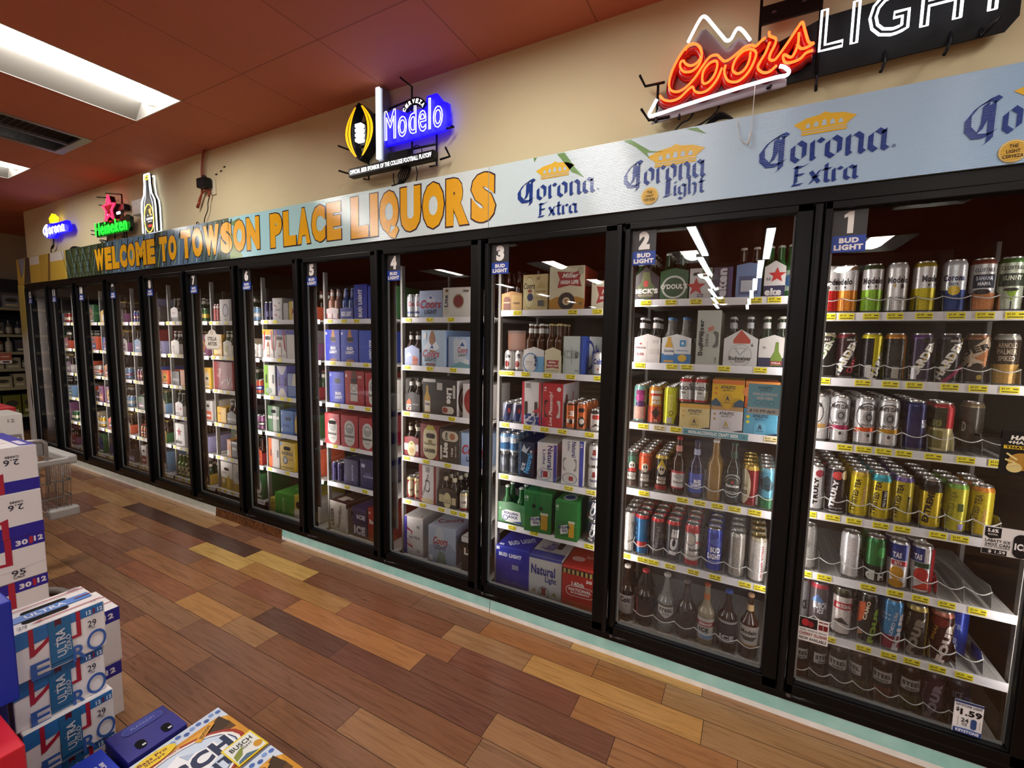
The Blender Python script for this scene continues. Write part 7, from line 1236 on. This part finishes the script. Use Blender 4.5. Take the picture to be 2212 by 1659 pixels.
# blue and white pile of twelve packs
BLU = '2f74b8'; TEAL = '2b6a9c'
UZ = [('R', 0, .8, .98, 1, BLU), ('P', [(.0, .8), (.5, .8), (.5, .72), (.0, .66)], BLU), ('P', [(.16, 1), (.21, 1), (.21, .56), (.44, .78), (.44, .86), (.2, .5), (.16, .42)], 'ab2438'), ('P', [(.16, .44), (.2, .44), (.42, .7), (.42, .78), (.2, .54), (.16, .54)], 'ab2438'), ('P', [(.66, 1), (.71, 1), (.71, .46), (.54, .46), (.54, .52), (.66, .52)], 'ab2438'),
      ('R', .36, .04, .6, 1, TEAL), ('P', [(.43, 1), (.5, 1), (.5, .86), (.465, .9), (.43, .86)], '5a1a2c'), ('T', 'ULTRA', .48, .5, .1, .56, 'd4dae0', 90, .01), ('T', 'ZERO', .56, .44, .05, .34, 'c0ccd8', 90, .01), ('T', 'Michelob', .42, .4, .05, .26, 'a8bcd0', 90, 0, .3),
      ('G', .875, .24, .115, .22, .26, '3a62ae'), ('T', 'R', .67, .13, .15, .34, '3a62ae', 0, .02), ('T', 'E', .25, .13, .2, .34, '3a62ae', 0, .02), ('R', .36, .14, .6, .5, '2b6a9c'), ('T', 'ULTRA', .48, .5, .1, .56, 'd4dae0', 90, .01), ('T', 'ZERO', .56, .44, .05, .34, 'c0ccd8', 90, .01), ('T', '29', .83, .64, .1, .14, '23232c', 0, .01), ('T', 'CALS', .83, .54, .06, .04, '23232c'), ('T', '12', .8, .9, .06, .09, 'e0e8f0', 0, .04), ('S', .86, .9, .025, .12, '7a2a48'), ('T', '12', .93, .9, .06, .09, 'e0e8f0', 0, .04)]
UT = [('R', .04, .38, .96, .62, '4f7fcc'), ('T', 'ULTRA', .5, .5, .4, .13, 'dfe6f2', 0, .02), ('S', .48, .68, .5, .14, 'd040405'), ('S', .42, .32, .5, .14, 'd040405'), ('R', .04, .38, .96, .62, '4f7fcc'), ('T', 'ULTRA', .46, .5, .44, .14, 'dfe6f2', 0, .02), ('L', .3, .16, 1, .16, .005, 'b02438'), ('P', [(.22, .13), (.34, .19), (.34, .13)], 'b02438'), ('L', .0, .86, 1, .86, .005, 'b02438'), ('T', '29', .14, .14, .1, .1, '2a2c36', 0, 0), ('L', .78, .5, .98, .5, .006, '8a2a3c'), ('R', .8, .9, .94, .96, 'a89aa8'), ('T', '12', .9, .1, .06, .06, '8a6a78')]
for i in range(4):
    pile_box('twelve_pack', f'{words[i]} blue and white twelve pack with tall lettering in the short stack', -2.185 + (.0, .012, -.012, .0)[i], .19, -1.51 + (.006, .003, -.006, .0)[i], .226, .166 * i, .1655, 'efeeef', UZ, UT if i == 3 else (), top_base='e2dfdf')
for i in range(2):
    pile_box('eighteen_pack', f'{("lower", "upper")[i]} white and indigo eighteen pack behind the blue stack', -2.487, .22, -1.372 + .006 * i, .26, .236 * i, .235, 'e9e7e8', [('R', 0, .76, 1, 1, '2a2a96'), ('T', '18', .6, .88, .12, .1, 'e8e6f2', 0, .05), ('S', .72, .88, .04, .14, '7a2a58'), ('T', '12', .86, .88, .12, .1, 'e8e6f2', 0, .05)], [('L', 0, .3, 1, .3, .005, 'b02438'), ('L', 0, .6, 1, .6, .004, 'b02438'), ('R', .7, .7, .9, .85, 'b8a8b0')])
# big blue cartons and red cartons at the left edge
for i in range(2): pile_box('beer_carton', f'{("bottom", "middle")[i]} navy carton of the pile at the left frame edge', -2.16, .34, -1.76, .44, .24 * i, .238, '23246a')
pile_box('beer_carton', 'bright blue carton on the pile at the left frame edge', -2.14, .36, -1.737, .46, .48, .32, '1c2ea4', [('R', .1, .1, .5, .5, '2438b4')], [('R', .1, .1, .9, .9, '2436ac')])
for i in range(2): pile_box('beer_carton', f'{("lower", "upper")[i]} glossy red carton at the lower left corner', -1.88, .235, -1.792, .42, .25 * i, .249, 'c8182a', [('R', .1, .2, .6, .6, 'b01424')] if i else (), [('R', .02, .02, .5, .9, 'd01e30')] if i else ())
# boxes along the bottom edge
pile_box('eighteen_pack', 'royal blue eighteen can carton low beside the red one', -1.81, .21, -1.598, .18, 0, .25, '1c3cc0', [], [('T', '18', .72, .62, .16, .12, 'e8ecf8', 90, .06), ('T', 'CANS', .86, .6, .06, .16, 'e8ecf8', 90, .04), ('L', .3, .1, .8, .2, .003, '6a8ae0')])
pile_box('eighteen_pack', 'dark navy carton with two handle slots on top', -1.878, .17, -1.412, .168, 0, .25, '23227a', [('R', .02, .5, .98, .98, '1d1c6a'), ('S', .2, .3, .5, .2, '3a3a8a')],
         [('R', .0, .0, 1, .62, '252484'), ('S', .55, .8, .7, .24, '3c489c'), ('S', .55, .8, .64, .17, '2c3490'), ('T', 'PLATINUM', .55, .8, .4, .07, '7a84c8', 0, .02), ('S', .3, .26, .16, .26, 'd040408'), ('S', .74, .26, .16, .26, 'd040408'), ('L', .3, .2, .36, .2, .008, 'd8d8e4'), ('L', .74, .2, .8, .2, .008, 'd8d8e4')])
def busch(label, x0, x1, y0, y1, z0=0, h=.3):
    W, D = x1 - x0, y1 - y0
    m = MB(); m.box(x0, x1, y0, y1, z0, z0 + h, 'pc6cfdb', .004)
    tp = [('R', 0, 0, 1, 1, 'c9d6e6'), ('P', [(0, .0), (1, .0), (1, .78), (.93, .86), (0, .86)], 'c98d28'), ('P', [(0, .06), (.9, .06), (.97, .3), (.97, .7), (.86, .8), (0, .8)], '5a3a1a'), ('P', [(.55, .82), (.98, .8), (.98, .74), (.5, .76)], 'dba038'), ('P', [(.74, .3), (.97, .2), (.97, .55), (.8, .62)], 'd2912c'), ('P', [(0, .86), (.5, .86), (.4, .8), (0, .79)], 'b5602c'), ('P', [(.78, .74), (.95, .86), (.97, .66), (.86, .62)], '3c2814')]
    for i in range(11): tp.append(('O', .97 - .05 * i, .93 + .022 * math.sin(i * 2.3), .02, .026, ('4a6ab0', '7a9ad0', '3f5c9c')[i % 3]))
    tp += [('O', .53, .4, .43, .41, '9a3020'), ('O', .53, .4, .4, .38, 'e8e6e2'), ('O', .53, .4, .375, .355, '2c3a5e'), ('O', .53, .4, .365, .345, 'c8d8ea'), ('P', [(.2, .4), (.36, .56), (.46, .62), (.58, .7), (.66, .58), (.78, .5), (.86, .4), (.62, .24), (.3, .26)], 'e9edf2'), ('P', [(.36, .54), (.46, .62), (.52, .54), (.44, .48)], '9fb4cc'), ('P', [(.58, .68), (.66, .58), (.6, .54)], 'a9bcd2'),
           ('T', 'BUSCH', .55, .43, .66, .25, 'f2f2f2', 0, .085), ('T', 'BUSCH', .55, .43, .635, .23, '1d2b4e', 0, .06), ('T', 'LIGHT', .58, .2, .44, .14, '1d2b4e', 0, .05), ('T', 'AMERICAN OUTDOORS', .5, .765, .34, .03, 'f0e0d0', 5, .02), ('O', .48, .88, .15, .085, 'e6c626'), ('T', 'Bass Pro', .48, .905, .19, .05, '6a2a14', 0, .03), ('T', 'Shops', .48, .85, .13, .045, '6a2a14', 0, .03), ('P', [(.2, .76), (.34, .9), (.38, .82), (.28, .7)], '4a4a24'),
           ('L', .72, .68, .88, .82, .02, 'dba038'), ('T', 'EDITION', .8, .75, .17, .04, '4a2c10', 35, .04)]
    m.decals(tp, flat((x1, y0, z0 + h), (0, 1, 0), (-1, 0, 0), (0, 0, 1), .0006, .00015), D, W)
    # printed picture of a smaller carton on the far right corner of the lid
    q = [('R', 0, 0, 1, 1, 'e0ca2e'), ('R', .05, .06, .95, .94, 'dfe3dc'), ('T', 'BUSCH', .5, .72, .7, .2, '2a2e34', 0, .03), ('T', 'LIGHT', .56, .52, .4, .1, '2a2e34'), ('P', [(.06, .2), (.3, .3), (.5, .62), (.3, .55), (.1, .45)], '7f8c3a'), ('O', .82, .3, .13, .14, 'c8902c'), ('P', [(.05, .06), (.7, .06), (.4, .24), (.1, .16)], '4a6a84')]
    m.decals(q, flat((x1 - W * .0, y0 + D * .76, z0 + h), (0, 1, 0), (-1, 0, 0), (0, 0, 1), .006, .0002), D * .235, W * .34)
    side = [('R', .02, .02, .98, .98, 'c2924a'), ('P', [(0, .6), (1, .7), (1, 1), (0, 1)], 'b9cbe2'), ('O', .5, .5, .34, .34, 'e6e4e0'), ('O', .5, .5, .31, .31, 'c8d8ea'), ('T', 'BUSCH', .5, .52, .5, .2, '1d2b4e', 0, .06), ('T', 'LIGHT', .5, .34, .3, .1, '1d2b4e', 0, .04)]
    m.decals(side, flat((x0, y0, z0), (1, 0, 0), (0, 0, 1), (0, -1, 0)), W, h); m.decals(side, flat((x1, y0, z0), (0, 1, 0), (0, 0, 1), (1, 0, 0)), D, h)
    return tag(m.build('thirty_pack'), label, 'box')
busch('thirty pack with blue mountain oval and amber picture, left of its pair', -1.798, -1.508, -1.75, -1.352)
busch('thirty pack with blue mountain oval and amber picture, right of its pair', -1.5, -1.21, -1.75, -1.352)
# ---- shopping cart behind the tall stack
t = thing('shopping_cart', 'light grey wire shopping cart half hidden by the tall stack', 'cart', (0, 0, 0))
cx0, cx1, cy0, cy1, cz0, cz1 = -4.72, -4.27, -1.9, -.96, .39, .745
m = MB(); wr = 'x9a9a9c'
for i in range(26):
    y = cy0 + (cy1 - cy0) * i / 25
    for x in (cx0, cx1): m.tube([(x, y, cz1), (x + (.03 if x == cx0 else -.03), y, cz0)], .0022, wr, 4)
    m.tube([(cx0 + .03, y, cz0), (cx1 - .03, y, cz0)], .0022, wr, 4)
for i in range(13):
    x = cx0 + .03 + (cx1 - cx0 - .06) * i / 12; m.tube([(x, cy1, cz1), (x, cy1 - .02, cz0)], .0022, wr, 4); m.tube([(x, cy0, cz0), (x, cy1 - .02, cz0)], .002, wr, 4)
for z in (cz0, cz0 + .11, cz0 + .22, cz1): m.tube([(cx0, cy0, z), (cx0, cy1, z), (cx1, cy1, z), (cx1, cy0, z)], .005, 'xc4c4c4', 6)
m.build('basket', t)
MB().box(cx0 - .01, cx1 + .01, cy1 - .02, cy1 + .04, cz1 - .03, cz1 + .03, 'wb9bbb9', .012).box(cx1 - .01, cx1 + .015, cy1 - .17, cy1, cz1 - .02, cz1 + .02, 'wb9bbb9', .008).build('front_bumper', t)
MB().box(cx1 - .06, cx1 + .02, cy1 - .12, cy1 + .03, cz0 - .035, cz0 + .03, 'wb4b6b4', .012).build('corner_bumper', t)
MB().tube([(cx1, -1.07, .6), (cx1, -1.07, .88), (cx1, -1.09, .9), (cx1, -1.14, .905), (cx1, -1.6, .905)], .012, 'xbababa', 8).build('side_frame', t)
MB().tube([(cx0, -1.07, .6), (cx0, -1.07, .88), (cx0, -1.6, .905)], .012, 'xbababa', 8).build('side_frame', t)
MB().box(cx1 - .012, cx1 - .004, -1.2, -1.08, .8, .895, 'wa6a8aa', .006).build('side_plate', t)
MB().tube([(cx0 + .05, cy0, .16), (cx0 + .05, -1.38, .12), (cx1 - .05, -1.38, .12), (cx1 - .05, cy0, .16)], .012, 'x8a8a8c', 8, True).tube([(cx0 + .05, -1.75, .14), (cx0 + .05, -1.8, .45)], .012, 'x8a8a8c', 8).tube([(cx1 - .05, -1.75, .14), (cx1 - .05, -1.8, .45)], .012, 'x8a8a8c', 8).tube([(cx1 - .05, -1.42, .125), (cx1 - .05, -1.3, .45)], .012, 'x8a8a8c', 8).tube([(cx0 + .05, -1.42, .125), (cx0 + .05, -1.3, .45)], .012, 'x8a8a8c', 8).build('base_frame', t)
for x in (cx0 + .05, cx1 - .05):
    for y in (-1.42, cy0 + .06):
        wm = MB(); n = 16
        vs = [(x + dx, y + .05 * math.cos(2 * PI * j / n), .051 + .05 * math.sin(2 * PI * j / n)) for dx in (-.014, .014) for j in range(n)]
        wm.add(vs, [tuple(range(n))[::-1], tuple(range(n, 2 * n))] + [(j, (j + 1) % n, n + (j + 1) % n, n + j) for j in range(n)], 'b2a2a2c', False); wm.tube([(x, y, .051), (x, y, .13)], .008, 'x8a8a8c', 6); wm.build('wheel', t)
MB().tube([(cx1 - .05, cy0, .45), (cx1 - .05, cy0 - .1, .95)], .014, 'x8a8a8c', 8).tube([(cx0 + .05, cy0, .45), (cx0 + .05, cy0 - .1, .95)], .014, 'x8a8a8c', 8).tube([(cx0, cy0 - .1, .96), (cx1, cy0 - .1, .96)], .018, 'wa83030', 8).build('push_handle', t)
o = MB().tube([(p.x, p.y, .07 + (.0 if i < 6 else 0)) for i, p in enumerate(smooth([(-3.95, -1.2), (-3.86, -1.16), (-3.76, -1.165), (-3.735, -1.2), (-3.76, -1.235), (-3.84, -1.24)], 3))], .022, 'w8f8a86', 8).build('rubber_tube'); o.location = (0, 0, -.048)
tag(o, 'grey bent tube lying on the floor beside the tall stack', 'tube')
